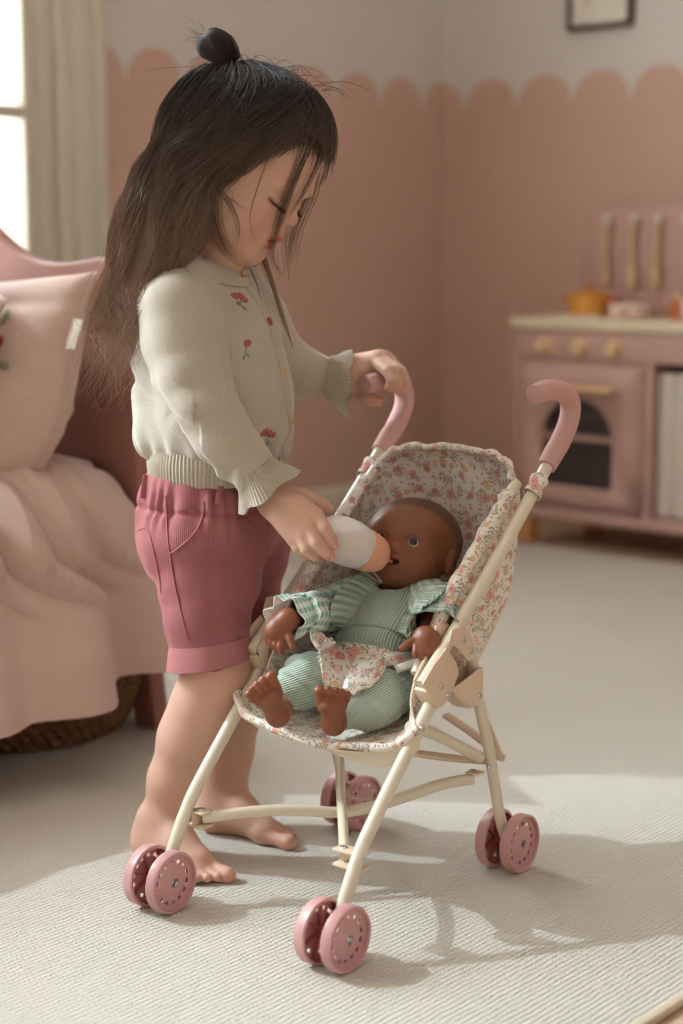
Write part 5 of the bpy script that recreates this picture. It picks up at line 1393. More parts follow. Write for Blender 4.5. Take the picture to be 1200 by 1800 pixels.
def sh_disp(P):
    q = P @ BODY_R
    d = 0.0030 * vnoise(P * np.array([1, 1, 0.8]), 40, 21) + 0.0014 * vnoise(P, 95, 22)
    ga = np.exp(-((P[:, 2] - 0.432) / 0.022) ** 2)
    ang = np.arctan2(q[:, 0] - (at(369, 845, 1.938) @ BODY_R)[0], q[:, 1] - (at(369, 845, 1.938) @ BODY_R)[1])
    d = d + ga * 0.0026 * np.sin(ang * 26 + 2 * np.sin(ang * 7)) + 0.0030 * np.exp(-((P[:, 2] - 0.4235) / 0.0035) ** 2)
    # soft cross folds over the thigh
    d = d + 0.0013 * np.sin(P[:, 2] * 120 + 6 * np.sin(q[:, 1] * 22)) * np.exp(-((P[:, 2] - 0.33) / 0.035) ** 2)
    return d
HV, HQ = sh.mesh(sh_disp, smooth=1)
_ax0, _ax1 = at(372, 880, 1.925), at(367, 1165, 1.874); _bx0, _bx1 = at(385, 880, 1.955), at(429, 1150, 1.982)
def cord_coord(P):
    out = []
    for a, b in ((_ax0, _ax1), (_bx0, _bx1)):
        t = np.clip((P[:, 2] - a[2]) / (b[2] - a[2]), -0.3, 1.2)[:, None]; c = a + (b - a) * t; q = (P - c) @ BODY_R; out.append((np.arctan2(q[:, 0] + 1e-6, q[:, 1] + 0.02) * 0.062, np.linalg.norm(q[:, :2], axis=1)))
    lat = (P @ BODY_R)[:, 0] - (at(392, 1000, 1.945) @ BODY_R)[0]
    return np.where(lat > 0, out[0][0], out[1][0])
shorts = wpar(mesh_np('shorts', HV, HQ, cord, attrs={'rib': cord_coord(HV)}), girl); sh_bvh = bvh_of(HV, HQ)
cord_in = simple('corduroy_reverse', srgb(170, 112, 112), 0.9, 0.15, noise=0.06, nscale=120, bump=0.1)
def turnup(c_top, c_bot, axis, r, parent):
    F = ring_frame(c_top, axis, FW)
    prof = [(0.0, 0.0), (0.0012, 0.0030), (0.5, 0.0042), (0.97, 0.0052), (1.0, 0.0030), (1.0, -0.0005), (0.6, -0.0022), (0.0, -0.0015)]
    a = np.linspace(0, 2 * math.pi, 72, endpoint=False); P = np.zeros((72, len(prof) + 1, 3)); c_top, c_bot = np.array(c_top), np.array(c_bot)
    for jj, (t, o) in enumerate(prof + [prof[0]]):
        rr = r + o + 0.0005 * np.sin(3 * a + 1) + 0.0003 * np.sin(7 * a)
        P[:, jj] = c_top + (c_bot - c_top) * t + np.cos(a)[:, None] * F[1] * rr[:, None] + np.sin(a)[:, None] * F[2] * rr[:, None]
    V, Q, T, uv = grid(lambda U, W: P, 72, len(prof) + 1, closed_u=True); return wpar(MB().add(V, Q).build('turn_up', cord_in), parent)
turnup(at(369, 1124, 1.876), at(367, 1167, 1.872), np.array([0.155, -0.06, -1]), 0.0452, shorts)
turnup(at(430, 1103, 1.982), at(429, 1146, 1.982), np.array([0.0, 0, -1]), 0.0442, shorts)
def on_surface(bvh, pix, n, off=0.0006):
    out = []
    for x, y in catmull(np.array(pix, float), n):
        p, nn = hit(bvh, x, y)
        if p is not None: out.append(p + nn * off)
    return np.array([q[:] for q in out])
seam_m = simple('rose_seam', srgb(168, 104, 104), 0.9, 0.15, bump=0.2, nscale=600)
def seam(name, pix, r, n=40, off=0.0006, mat=None):
    P = on_surface(sh_bvh, pix, n, off)
    if len(P) < 4: return
    for _ in range(3): P[1:-1] = (P[:-2] + 2 * P[1:-1] + P[2:]) / 4
    V, Q, T, uv = sweep(P, (r, r * 0.7), 8); wpar(MB().add(V, Q, T).build(name, mat or seam_m), shorts)
seam('side_seam', [(291, 872), (293, 920), (298, 970), (308, 1030), (320, 1085), (330, 1122)], 0.0011)
seam('pocket_edge', [(358, 882), (357, 905), (347, 930), (330, 950), (308, 968), (300, 972)], 0.0014)
seam('back_pocket', [(243, 932), (258, 928), (266, 950), (274, 985), (281, 1020), (283, 1042)], 0.0009)
seam('fly_seam', [(432, 905), (448, 918), (464, 940), (470, 960), (462, 985), (444, 1010)], 0.0009)
def loop_strip(pix, w):
    P = on_surface(sh_bvh, pix, 16, 0.0022)
    if len(P) < 4: return
    V, Q, T, uv = sweep(P, (0.0012, w), 10, up=(0.3, -1, 0)); wpar(MB().add(V, Q, T).build('belt_loop', seam_m), shorts)
loop_strip([(389, 846), (387, 866), (384, 887)], 0.0034); loop_strip([(259, 836), (255, 856), (252, 876)], 0.0030)

# ================================================================ hair
hg = Sdf((-0.34, 1.80, 0.55), (0.03, 2.06, 0.99), 0.0025, far=0.08)
def build_hair_volume(s):
    s.ell(hd(0, -0.010, 0.015), (0.0775, 0.0960, 0.0840), HR, 0.01)
    s.ell(hd(0, 0.026, 0.034), (0.064, 0.050, 0.054), HR, 0.03)
    # face opening
    def face(P):
        q = [(P[0] - HC[0]) * HR[0, i] + (P[1] - HC[1]) * HR[1, i] + (P[2] - HC[2]) * HR[2, i] for i in range(3)]
        return np.maximum(np.maximum((q[2] - 1.85 * (q[1] - 0.037)) / 2.1, q[2] - 0.0515 - 0.10 * q[0]), -(q[2] + 0.14))
    s.apply(face, HC - 0.16, HC + 0.16, 0.007, 'sub')
    # long hair behind
    s.chain([at(348, 235, 1.945), at(307, 320, 1.945), at(270, 390, 1.938), at(254, 445, 1.932), at(230, 495, 1.928), at(210, 535, 1.925)], [0.036, 0.036, 0.0345, 0.029, 0.018, 0.006], 0.022)
    s.chain([at(348, 280, 1.885), at(328, 360, 1.872), at(320, 405, 1.868), at(296, 455, 1.868), at(270, 505, 1.868), at(252, 545, 1.868)], [0.028, 0.027, 0.023, 0.018, 0.011, 0.004], 0.02)
    s.chain([at(420, 300, 1.995), at(420, 380, 1.998), at(440, 440, 1.995)], [0.028, 0.020, 0.010], 0.02)
build_hair_volume(hg)
KN = at(408, 116, 1.930)
def smp(G, P):
    """trilinear value and gradient of a sculpt grid"""
    q = (P - G.lo) / G.h; q = np.clip(q, 1.001, np.array(G.n) - 2.002); i = q.astype(int); f = q - i; D = G.D
    def val(o):
        r = 0
        for a in (0, 1):
            for b in (0, 1):
                for c in (0, 1):
                    w = (f[:, 0] if a else 1 - f[:, 0]) * (f[:, 1] if b else 1 - f[:, 1]) * (f[:, 2] if c else 1 - f[:, 2])
                    r = r + w * D[i[:, 0] + a + o[0], i[:, 1] + b + o[1], i[:, 2] + c + o[2]]
        return r
    v = val((0, 0, 0))
    g = np.stack([(val((1, 0, 0)) - val((-1, 0, 0))), (val((0, 1, 0)) - val((0, -1, 0))), (val((0, 0, 1)) - val((0, 0, -1)))], 1)
    g /= np.linalg.norm(g, axis=1)[:, None] + 1e-9
    return v, g
r_ = np.random.default_rng(11)
def trace(p0, off, steps, ds, side_w):
    p = p0.copy(); out = [p.copy()]; d_prev = None; zfree = 0.690 + 0.04 * r_.uniform(size=len(p0)); curl = r_.normal(size=len(p0))
    for k in range(steps):
        v, n = smp(hg, p); free = ((p[:, 2] < zfree) & (to_head(p)[:, 1] < 0.02))[:, None]; p = p - n * np.where(free[:, 0], np.minimum(v - off, 0), v - off)[:, None]
        rad = p - KN; rl = np.linalg.norm(rad, axis=1)[:, None]; rad = rad / (rl + 1e-9)
        w = np.clip(1.25 - rl / 0.085, 0.0, 1.0)
        hl_ = to_head(p)
        zone = np.clip((hl_[:, 2] + 0.075) / 0.06, 0, 1)[:, None]
        comb = HR @ np.array([0.0, -0.46, -0.89])
        g = np.array([-0.34, 0, -1.0]) * (1 - zone) + comb * zone
        d = rad * (w + 0.15) + g * (1 - w) + side_w
        d = np.where(free, np.array([-0.16, -0.02, -1.0]) + side_w * 0.6 + np.stack([-0.16 * curl, 0.06 * curl, 0 * curl], 1), d - n * (d * n).sum(1)[:, None]); d /= np.linalg.norm(d, axis=1)[:, None] + 1e-9
        if d_prev is not None: d = 0.55 * d + 0.45 * d_prev; d /= np.linalg.norm(d, axis=1)[:, None] + 1e-9
        d_prev = d; p = p + d * ds[:, None]; out.append(p.copy())
    return np.stack(out, 1)
HVV, HVQ = hg.mesh(smooth=2)
_hv = to_head(HVV)
def strands_mesh(name, P, rad, col, mat, parent, taper=0.75):
    """P (n,m,3) strand points, rad (n,), col (n,m,3)"""
    n, m, _ = P.shape; T = np.gradient(P, axis=1); T /= np.linalg.norm(T, axis=-1, keepdims=True) + 1e-9
    ref = np.array([0.31, 0.87, 0.39]); A = np.cross(T, ref); A /= np.linalg.norm(A, axis=-1, keepdims=True) + 1e-9; B = np.cross(T, A)
    R = rad[:, None] * (1 - taper * np.linspace(0, 1, m) ** 2)[None]
    ang = np.array([0, 2.0944, 4.1888]); V = P[:, :, None] + R[:, :, None, None] * (A[:, :, None] * np.cos(ang)[None, None, :, None] + B[:, :, None] * np.sin(ang)[None, None, :, None])
    idx = np.arange(n * m * 3).reshape(n, m, 3); a, b = idx[:, :-1], idx[:, 1:]
    Q = np.stack([a, np.roll(a, -1, 2), np.roll(b, -1, 2), b], -1).reshape(-1, 4)
    C = np.repeat(col[:, :, None], 3, 2).reshape(-1, 3)
    return wpar(mesh_np(name, V.reshape(-1, 3), Q, mat, None, True, attrs={'hairc': C}), parent)
hair_m = NT('dark_hair'); _a = hair_m.attr('hairc'); hair_m = hair_m.base(_a.outputs[0], 0.40, 0.6)
dk_, md_, lt_ = np.array(srgb(48, 36, 31)[:3]), np.array(srgb(66, 48, 38)[:3]), np.array(srgb(148, 117, 95)[:3])
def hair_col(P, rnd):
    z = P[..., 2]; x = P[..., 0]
    t = np.clip((0.91 - z) / 0.27, 0, 1) ** 1.2; t = np.clip(t + 0.35 * np.clip((-0.20 - x) / 0.08, 0, 1), 0, 1)[..., None]  # brown runs lighter to the ends; mid-length sheen is put into the colour too
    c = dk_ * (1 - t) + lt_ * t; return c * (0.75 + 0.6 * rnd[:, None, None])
# roots over the scalp, more of them round the knot
ok = (_hv[:, 2] > -0.02) & (_hv[:, 1] < 0.085)
cand = HVV[ok]; dist = np.linalg.norm(cand - KN, axis=1)
wgt = np.where(dist < 0.13, 1.0, 0.25); wgt /= wgt.sum()
NH = 7600; pick = r_.choice(len(cand), NH, p=wgt); roots = cand[pick] + r_.normal(size=(NH, 3)) * 0.002
seeds = cand[r_.choice(len(cand), 150, p=wgt)]; lock = np.argmin(((roots[:, None] - seeds[None]) ** 2).sum(-1), 1)
lphase = r_.uniform(0, 6.28, 150); loff = r_.normal(size=150)
off = r_.uniform(-0.0015, 0.0055, NH) + 0.0016 * loff[lock]
STEPS = 30; total = np.where(r_.uniform(size=NH) < 0.5, r_.uniform(0.22, 0.42, NH), r_.uniform(0.10, 0.26, NH))
side = (r_.normal(size=(NH, 3)) * 0.05 + r_.normal(size=(150, 3))[lock] * 0.12)
HP = trace(roots, off, STEPS, total / STEPS, side)
m_ = HP.shape[1]; s_ = np.linspace(0, 1, m_)
arc = np.cumsum(np.concatenate([np.zeros((NH, 1)), np.linalg.norm(np.diff(HP, axis=1), axis=-1)], 1), 1)
# cut strands that would cross the face: clamp them at the hair line
hh = to_head(HP.reshape(-1, 3)).reshape(HP.shape)
infce = (hh[..., 1] > 0.006) & (hh[..., 2] < np.minimum(1.85 * (hh[..., 1] - 0.037), 0.0515 + 0.10 * hh[..., 0]) - 0.004 + r_.normal(size=NH)[:, None] * 0.005) & (np.abs(hh[..., 0]) < 0.068 + 0.02 * (hh[..., 1] > 0.03)) & (hh[..., 2] > -0.075)
bvh_ok = np.cumsum(infce, 1) > 0
first = np.where(bvh_ok.any(1), np.argmax(bvh_ok, 1), m_ - 1)
# past the hair line the ends fall free for a little, then everything is resampled
rows = np.arange(NH); cutm = bvh_ok.any(1); fi = np.clip(first, 2, m_ - 1)
pf_ = HP[rows, fi]; tn = pf_ - HP[rows, fi - 1]; tn /= np.linalg.norm(tn, axis=1)[:, None] + 1e-9
isfr = to_head(pf_)[:, 1] > 0.052
ext = np.where(cutm, np.where(isfr & (r_.uniform(size=NH) < 0.35), r_.uniform(0.0, 0.022, NH), r_.uniform(0.0, 0.005, NH)), 0.0)
stp = np.arange(m_)[None] - fi[:, None]; over = stp > 0
dn = tn * 0.55 + np.array([0, 0, -0.45]); dn /= np.linalg.norm(dn, axis=1)[:, None]
HP = np.where(over[..., None] & cutm[:, None, None], pf_[:, None] + dn[:, None] * (stp * 0.008)[..., None], HP)
nk_ = ext / 0.008; lim = np.minimum(np.where(cutm, fi + nk_, m_ - 1), m_ - 1.001); lim = np.maximum(lim, 3)
t_new = s_[None] * lim[:, None]; i0 = np.clip(t_new.astype(int), 0, m_ - 2); fr = (t_new - i0)[..., None]
rows = rows[:, None]; HP = HP[rows, i0] * (1 - fr) + HP[rows, i0 + 1] * fr
arc = np.cumsum(np.concatenate([np.zeros((NH, 1)), np.linalg.norm(np.diff(HP, axis=1), axis=-1)], 1), 1)
# clump to lock centres and add waves that grow towards the ends
cen = np.zeros((150, m_, 3)); cnt = np.bincount(lock, minlength=150)
for a in range(3):
    for j in range(m_): cen[:, j, a] = np.bincount(lock, HP[:, j, a], 150) / np.maximum(cnt, 1)
grow = np.clip((arc - 0.10) / 0.22, 0, 1)[..., None]
HP = HP + (cen[lock] - HP) * 0.42 * grow
wv = np.sin(arc * 66 + lphase[lock][:, None]) * 0.0095 * np.clip((arc - 0.08) / 0.2, 0, 1)
wd = np.array([1.0, -0.25, 0.25]); HP = HP + wv[..., None] * wd + (np.cos(arc * 50 + lphase[lock][:, None] * 1.7) * 0.006 * np.clip((arc - 0.08) / 0.2, 0, 1))[..., None] * np.array([0.2, -0.9, 0.1])
HP = HP + np.cumsum(r_.normal(size=HP.shape) * 0.00022, 1) * np.clip(arc / 0.2, 0.1, 1)[..., None]
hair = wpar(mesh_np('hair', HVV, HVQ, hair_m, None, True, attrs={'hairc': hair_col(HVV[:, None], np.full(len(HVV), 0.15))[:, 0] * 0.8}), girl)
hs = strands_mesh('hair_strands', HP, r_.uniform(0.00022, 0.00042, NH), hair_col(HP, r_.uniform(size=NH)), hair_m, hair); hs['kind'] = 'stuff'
# loose strands: over the brow, in front of the ear, on the shoulder, beyond the far cheek
LS = []
def loose(pix, n, spread, Y=None, lift=0.004, sy=0.004, conv=0.4):
    base = catmull(np.array(pix, float), 24)
    for k in range(n):
        ox, oy = r_.normal() * spread, r_.normal() * spread * 0.5; ph = r_.uniform(0, 6.28); cut = r_.uniform(0.7, 1.0); q = []
        tt = np.linspace(0, 1, 24) * cut; bx = np.interp(tt, np.linspace(0, 1, 24), base[:, 0]); by = np.interp(tt, np.linspace(0, 1, 24), base[:, 1])
        y0 = r_.normal() * sy; last = None
        for j in range(24):
            f = 1 - conv * tt[j]; x = bx[j] + ox * f + 2.0 * math.sin(tt[j] * 7 + ph) * tt[j]; y = by[j] + oy * f
            if Y is None:
                p, nn = hit(body_bvh, x, y); ph2 = hit(card_bvh, x, y)
                if p is None or (ph2[0] is not None and ph2[0].y < p.y): p, nn = ph2
                yy = (p.y - lift) if p is not None else (last if last is not None else 1.90)
                if last is not None: yy = min(max(yy, last - 0.006), last + 0.006)
                last = yy
            else: yy = Y if not isinstance(Y, tuple) else Y[0] + (Y[1] - Y[0]) * tt[j]
            q.append(at(x, y, yy + y0 * (0.3 if Y is None else 1)))
        LS.append(q)
loose([(556, 205), (545, 250), (528, 290), (508, 335), (494, 375), (482, 415), (476, 445), (484, 470), (500, 488)], 20, 5.0)
loose([(552, 215), (538, 262), (516, 318), (505, 350), (496, 385), (480, 420)], 16, 5.0)
loose([(566, 235), (560, 280), (540, 325), (518, 362), (498, 388)], 12, 4.0)
loose([(474, 268), (462, 300), (447, 345), (440, 380), (444, 408), (452, 426)], 2, 1.0)
loose([(385, 335), (405, 362), (416, 395), (415, 425), (400, 450)], 7, 4.0)
loose([(400, 345), (425, 362), (438, 370)], 2, 2.0)
loose([(372, 350), (378, 395), (392, 430), (408, 452)], 22, 7.0)
loose([(340, 430), (318, 455), (322, 470), (350, 490)], 5, 5.0)
loose([(575, 262), (578, 285), (570, 312), (556, 335)], 12, 4.0, Y=1.925)
loose([(552, 300), (540, 350), (520, 400), (512, 440), (508, 480)], 26, 7.0, Y=1.975)
loose([(520, 370), (500, 420), (500, 450), (503, 500)], 10, 6.0, Y=1.98)
loose([(448, 425), (462, 455), (478, 500), (497, 560), (514, 612)], 60, 3.5, Y=(1.955, 1.955), conv=0.7)
loose([(440, 470), (452, 500), (464, 540), (476, 570)], 2, 1.0)
# wisps at the back
loose([(268, 300), (228, 345), (215, 375), (216, 410), (226, 440)], 5, 4.0, Y=1.91)
loose([(240, 420), (205, 470), (180, 520), (166, 570), (176, 580), (205, 578)], 40, 12.0, Y=1.92, conv=0.1)
loose([(250, 440), (215, 500), (195, 540), (215, 575), (240, 610)], 60, 14.0, Y=1.905, conv=0.0)
loose([(235, 450), (195, 505), (170, 530), (160, 548), (150, 556)], 14, 8.0, Y=1.92)
for k in range(150):                                    # wavy ends along the back
    a = r_.uniform(0, 1); x0 = 335 - 88 * a + r_.normal() * 10; y0 = 190 + 215 * a + r_.normal() * 12; ln = r_.uniform(90, 230) * (1 - 0.25 * a); lean_ = r_.uniform(0.12, 0.62); ph = r_.uniform(0, 6.28); am = r_.uniform(3, 13); fq = r_.uniform(3.5, 8.5); Yk = r_.uniform(1.885, 1.96); curl = r_.uniform(-0.2, 0.5)
    LS.append([at(x0 - ln * lean_ * t - am * math.sin(ph + fq * t) * t ** 0.7 + curl * 50 * t ** 4, y0 + ln * t * (1 - 0.22 * max(curl, 0) * t * t), Yk) for t in np.linspace(0, 1, 24)])
for k in range(46):                                     # fly-aways over the crown
    a = r_.uniform(0, 1); x0 = 320 + 250 * a; y0 = 205 - 95 * math.sin(math.pi * (0.25 + 0.6 * a)); dx = r_.normal() * 30 + (a - 0.35) * 60; up_ = r_.uniform(4, 20); Yk = 1.93 + r_.normal() * 0.02
    LS.append([at(x0 + dx * t, y0 - up_ * math.sin(t * 2.6) + 22 * t * t * abs(a - 0.35) + 6 * t, Yk) for t in np.linspace(0, 1, 24)])
LS = np.array(LS)
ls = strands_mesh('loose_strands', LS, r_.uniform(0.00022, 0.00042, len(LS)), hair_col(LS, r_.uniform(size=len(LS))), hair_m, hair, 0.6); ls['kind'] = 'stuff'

# topknot
kg = Sdf((-0.20, 1.88, 0.90), (-0.09, 1.98, 1.00), 0.0015, far=0.05)
kg.chain([at(410, 113, 1.930), at(400, 98, 1.930), at(388, 85, 1.928), at(374, 78, 1.926), at(366, 79, 1.926)], [0.0060, 0.0100, 0.0140, 0.0135, 0.0100], 0.007)
KV, KQ = kg.mesh(smooth=6)
knot = wpar(mesh_np('topknot', KV, KQ, hair_m, None, True, attrs={'hairc': np.tile(dk_ * 0.8, (len(KV), 1))}), girl)
kb_, ke_ = at(410, 113, 1.930), at(366, 76, 1.926); ax = (ke_ - kb_) / np.linalg.norm(ke_ - kb_)
nk = 1100; a = r_.uniform(0, 2 * math.pi, nk); e1 = np.cross(ax, [0, 1, 0]); e1 /= np.linalg.norm(e1); e2 = np.cross(ax, e1)
p = kb_ + ax * 0.003 + (np.cos(a)[:, None] * e1 + np.sin(a)[:, None] * e2) * 0.0052; KS = [p.copy()]; o_ = r_.uniform(-0.0008, 0.0022, nk)
tw = r_.normal(size=nk) * 0.30; lk = r_.uniform(0.75, 1.08, nk)[:, None]
for k in range(18):
    v, n = smp(kg, p); p = p - n * (v - o_)[:, None]; d = ax[None] + np.cross(ax, n) * tw[:, None]; d = d - n * (d * n).sum(1)[:, None]; d /= np.linalg.norm(d, axis=1)[:, None] + 1e-9; p = p + d * (0.0029 * lk); KS.append(p.copy())
KS = np.stack(KS, 1); KS = KS + np.cumsum(r_.normal(size=KS.shape) * 0.0002, 1)
ks = strands_mesh('knot_strands', KS, r_.uniform(0.0003, 0.0005, nk), np.tile((dk_ * 1.1)[None, None], (nk, KS.shape[1], 1)) * r_.uniform(0.7, 1.5, nk)[:, None, None], hair_m, knot); ks['kind'] = 'stuff'
KF = []
for k in range(26):
    b = at(362 + r_.normal() * 7, 78 + r_.normal() * 10, 1.927); d = at(335 + r_.normal() * 14, 62 + r_.normal() * 16, 1.927) - b; KF.append([b + d * t + np.array([0, 0, 0.004]) * math.sin(t * 3) for t in np.linspace(0, 1, 10)])
kf = strands_mesh('knot_wisps', np.array(KF), np.full(26, 0.0002), np.tile(md_[None, None], (26, 10, 1)), hair_m, knot); kf['kind'] = 'stuff'
th = np.linspace(0, 2 * math.pi, 33); C = at(408, 110, 1.930); M = zframe(C, ax)
P = xf(M, np.stack([0.0068 * np.cos(th), 0.0068 * np.sin(th), 0 * th], 1)); V, Q, T, uv = sweep(P, 0.0019, 8, caps=False); wpar(MB().add(V, Q).build('hair_tie', bpy.data.materials['matt_black']), knot)

# eyelashes of both lowered eyes
EL = []
for q in (1, -1):
    for t in np.linspace(0, 1, 26):
        b = np.array([q * (0.0175 + 0.0245 * t), 0.0750 + 0.0030 * math.sin(t * 3.1) - 0.0085 * t ** 3, -0.0258 - 0.0018 * math.sin(t * 3.1) + 0.0026 * t]); d = np.array([q * (-0.001 + 0.005 * t), 0.0052, -0.0040])
        EL.append([hd(*(b + d * s + np.array([0, 0, 0.0016]) * s * s)) for s in np.linspace(0, 1, 6)])
strands_mesh('eyelashes', np.array(EL), np.full(len(EL), 0.00040), np.tile((dk_ * 0.6)[None, None], (len(EL), 6, 1)), hair_m, body)

# ================================================================ the doll
def SL(x, y, z): return np.array(SM @ Vector((x, y, z)))
SR = np.array(SM.to_3x3())
def to_str(P): return (P - np.array(SO)) @ SR
doll = empty('baby_doll', SL(0, 0.06, 0.215), SA, 'dark skinned baby doll in mint dungarees and gingham blouse sitting in the stroller', 'doll')
DR = rot3(math.radians(162.67), math.radians(17.78), math.radians(-6.58)); DC = np.array([0.07846, 1.914, 0.3767]); DS = 1.04
def dh(x, y, z): return DC + DR @ (np.array([x, y, z]) * DS)
def to_dh(P): return ((P - DC) @ DR) / DS
NECK, CHEST, BELLY, PELV = SL(-0.016, 0.132, 0.328), SL(-0.019, 0.118, 0.300), SL(-0.014, 0.090, 0.262), SL(-0.005, 0.060, 0.232)
TAX = (NECK - PELV) / np.linalg.norm(NECK - PELV); TX = SR[:, 0]; TF = np.cross(TX, TAX) * -1            # TF: out of the belly
if TF @ np.array([0, -1, 0.3]) < 0: TF = -TF
TR = np.stack([TX, TF, TAX], 1)
# limbs
SHO_L, ELB_L, WRI_L = SL(-0.058, 0.105, 0.312), SL(-0.078, 0.062, 0.303), at(506, 1089, 1.756)     # in view at the left
SHO_R, ELB_R, WRI_R = SL(0.044, 0.112, 0.318), SL(0.080, 0.066, 0.312), SL(0.094, 0.030, 0.300)
HIP_A, KNE_A, ANK_A = SL(-0.028, 0.050, 0.228), SL(-0.050, 0.000, 0.236), SL(-0.062, -0.045, 0.220)
HIP_B, KNE_B, ANK_B = SL(0.030, 0.048, 0.228), SL(0.045, 0.002, 0.230), SL(0.026, -0.032, 0.216)
dg_ = Sdf((-0.17, 1.62, 0.15), (0.20, 2.02, 0.45), 0.0013)
def build_doll(s):
    H = lambda c, r, k, op='add': s.ell(dh(*c), np.array(r) * DS, DR, k, op)
    H((-0.002, -0.015, 0.010), (0.0550, 0.0565, 0.0475), 0.006)
    H((0, 0.012, -0.010), (0.046, 0.038, 0.040), 0.02)
    for q in (1, -1):
        H((q * 0.023, 0.022, -0.021), (0.020, 0.019, 0.019), 0.014)
        H((q * 0.0175, 0.0480, 0.0005), (0.0090, 0.0060, 0.0062), 0.006, 'sub'); H((q * 0.0172, 0.0470, 0.0004), (0.0084, 0.0090, 0.0053), 0.0012, 'sub')
        # ear: rim, lobe and hollow
        H((q * 0.0540, 0.006, -0.012), (0.0066, 0.0105, 0.0150), 0.003); H((q * 0.0606, 0.0085, -0.0110), (0.0034, 0.0052, 0.0088), 0.003, 'sub')
        H((q * 0.0530, 0.0090, -0.0230), (0.0035, 0.0040, 0.0040), 0.004)
    H((0, 0.032, -0.033), (0.014, 0.011, 0.010), 0.012)
    H((0, 0.036, 0.010), (0.030, 0.012, 0.020), 0.02)
    s.cone(dh(0, 0.043, 0.000), dh(0, 0.0495, -0.0095), 0.0040, 0.0050, 0.008); H((0, 0.0515, -0.0118), (0.0058, 0.0052, 0.0048), 0.004)
    for q in (1, -1):
        H((q * 0.0058, 0.0478, -0.0130), (0.0040, 0.0042, 0.0036), 0.003); H((q * 0.0028, 0.0515, -0.0166), (0.0017, 0.0020, 0.0015), 0.0012, 'sub')
    H((0, 0.041, -0.023), (0.014, 0.0085, 0.0095), 0.008)
    for q in (1, -1):
        s.cone(dh(0, 0.0500, -0.0200), dh(q * 0.0095, 0.0455, -0.0222), 0.0030, 0.0020, 0.0025); s.cone(dh(0, 0.0475, -0.0292), dh(q * 0.008, 0.0445, -0.0275), 0.0032, 0.0022, 0.0025)
    H((0, 0.0490, -0.0247), (0.0072, 0.0065, 0.0028), 0.0015, 'sub')
    s.cone(dh(0, -0.004, -0.035), NECK, 0.022, 0.022, 0.008)
    s.ell(CHEST - TF * 0.004, (0.044, 0.030, 0.036), TR, 0.01); s.ell(PELV, (0.042, 0.032, 0.034), TR, 0.02)
    # arms
    s.chain([SHO_L, ELB_L, WRI_L], [0.016, 0.0145, 0.0120], 0.008); s.chain([SHO_R, ELB_R, WRI_R], [0.016, 0.0145, 0.0120], 0.008)
    def hand(w, c, fdir, tdir, up, fs, curl):
        """w wrist, c palm centre, finger direction, thumb side, back-of-hand normal"""
        f, t, u = [np.array(v, float) / np.linalg.norm(v) for v in (fdir, tdir, up)]
        s.cone(w, c, 0.0115, 0.0125, 0.006); s.ell(c, (0.0140, 0.0155, 0.0095), np.stack([f, t, u], 1), 0.006)
        for k, o in enumerate((0.0105, 0.0036, -0.0034, -0.0102)):
            b = c + f * 0.009 + t * o; m = b + f * fs[k] * 0.55 - u * fs[k] * curl * 0.25; e = b + f * fs[k] * 0.85 - u * fs[k] * curl
            s.cone(b, m, 0.0046, 0.0042, 0.0022); s.cone(m, e, 0.0042, 0.0036, 0.001)
        b = c - f * 0.001 + t * 0.0125; m = b + t * 0.008 + f * 0.006; e = m + t * 0.006 + f * 0.006 - u * 0.001
        s.cone(b, m, 0.0052, 0.0044, 0.003); s.cone(m, e, 0.0044, 0.0038, 0.001)
    # hand at the left hangs over the joint; the other rests palm down pointing at the viewer
    hand(WRI_L, at(489, 1103, 1.753), at(480, 1140, 1.746) - at(494, 1098, 1.754), at(500, 1120, 1.744) - at(486, 1112, 1.752), at(470, 1095, 1.740) - at(486, 1110, 1.753), (0.014, 0.015, 0.014, 0.012), 0.45)
    hand(WRI_R, at(750, 1126, 1.748), at(745, 1170, 1.722) - at(752, 1122, 1.752), at(705, 1128, 1.742) - at(750, 1128, 1.745), at(750, 1100, 1.690) - at(750, 1126, 1.748), (0.013, 0.015, 0.014, 0.012), 0.25)
    # legs
    s.chain([HIP_A, KNE_A, ANK_A], [0.022, 0.018, 0.0145], 0.008); s.chain([HIP_B, KNE_B, ANK_B], [0.022, 0.018, 0.0145], 0.008)
    def foot(px_heel, px_toe, Yh, Yt, big, wid):
        """sole towards the viewer, toes up"""
        h, t = at(*px_heel, Yh), at(*px_toe, Yt); d = t - h; L = np.linalg.norm(d); d /= L
        sidev = np.cross(d, np.array([0.0, -1.0, 0.25])); sidev /= np.linalg.norm(sidev); nrm = np.cross(sidev, d)
        if nrm[1] > 0: nrm = -nrm
        w = sidev * big
        s.cone(h, h + d * L * 0.52, 0.0130, 0.0120, 0.008); s.ell(h + d * L * 0.62, (0.0105, 0.0165, 0.0085), np.stack([d, sidev, nrm], 1), 0.006)
        s.ell(h + d * L * 0.02 + nrm * 0.003, (0.012,) * 3, None, 0.006)
        s.ell(h + d * L * 0.64 + w * 0.006 + nrm * 0.004, (0.0085,) * 3, None, 0.005)
        for k, (o, ln, r) in enumerate(((0.0122, 0.44, 0.0060), (0.0034, 0.46, 0.0047), (-0.0038, 0.42, 0.0044), (-0.0104, 0.36, 0.0042), (-0.0160, 0.28, 0.0039))):
            b = h + d * L * 0.74 + w * o; e = h + d * L * (0.72 + ln) + w * o * 1.06 + nrm * 0.004
            s.cone(b, e, r * 0.9, r * 0.9, 0.0014); s.ell(e, (r * 1.08,) * 3, None, 0.001)
        return h
    hA = foot((488, 1256), (461, 1205), 1.709, 1.700, 1, 1); s.cone(ANK_A, at(496, 1248, 1.722), 0.0140, 0.0125, 0.006)
    hB = foot((586, 1271), (583, 1219), 1.735, 1.726, -1, 1); s.cone(ANK_B, at(592, 1264, 1.748), 0.0140, 0.0125, 0.006)
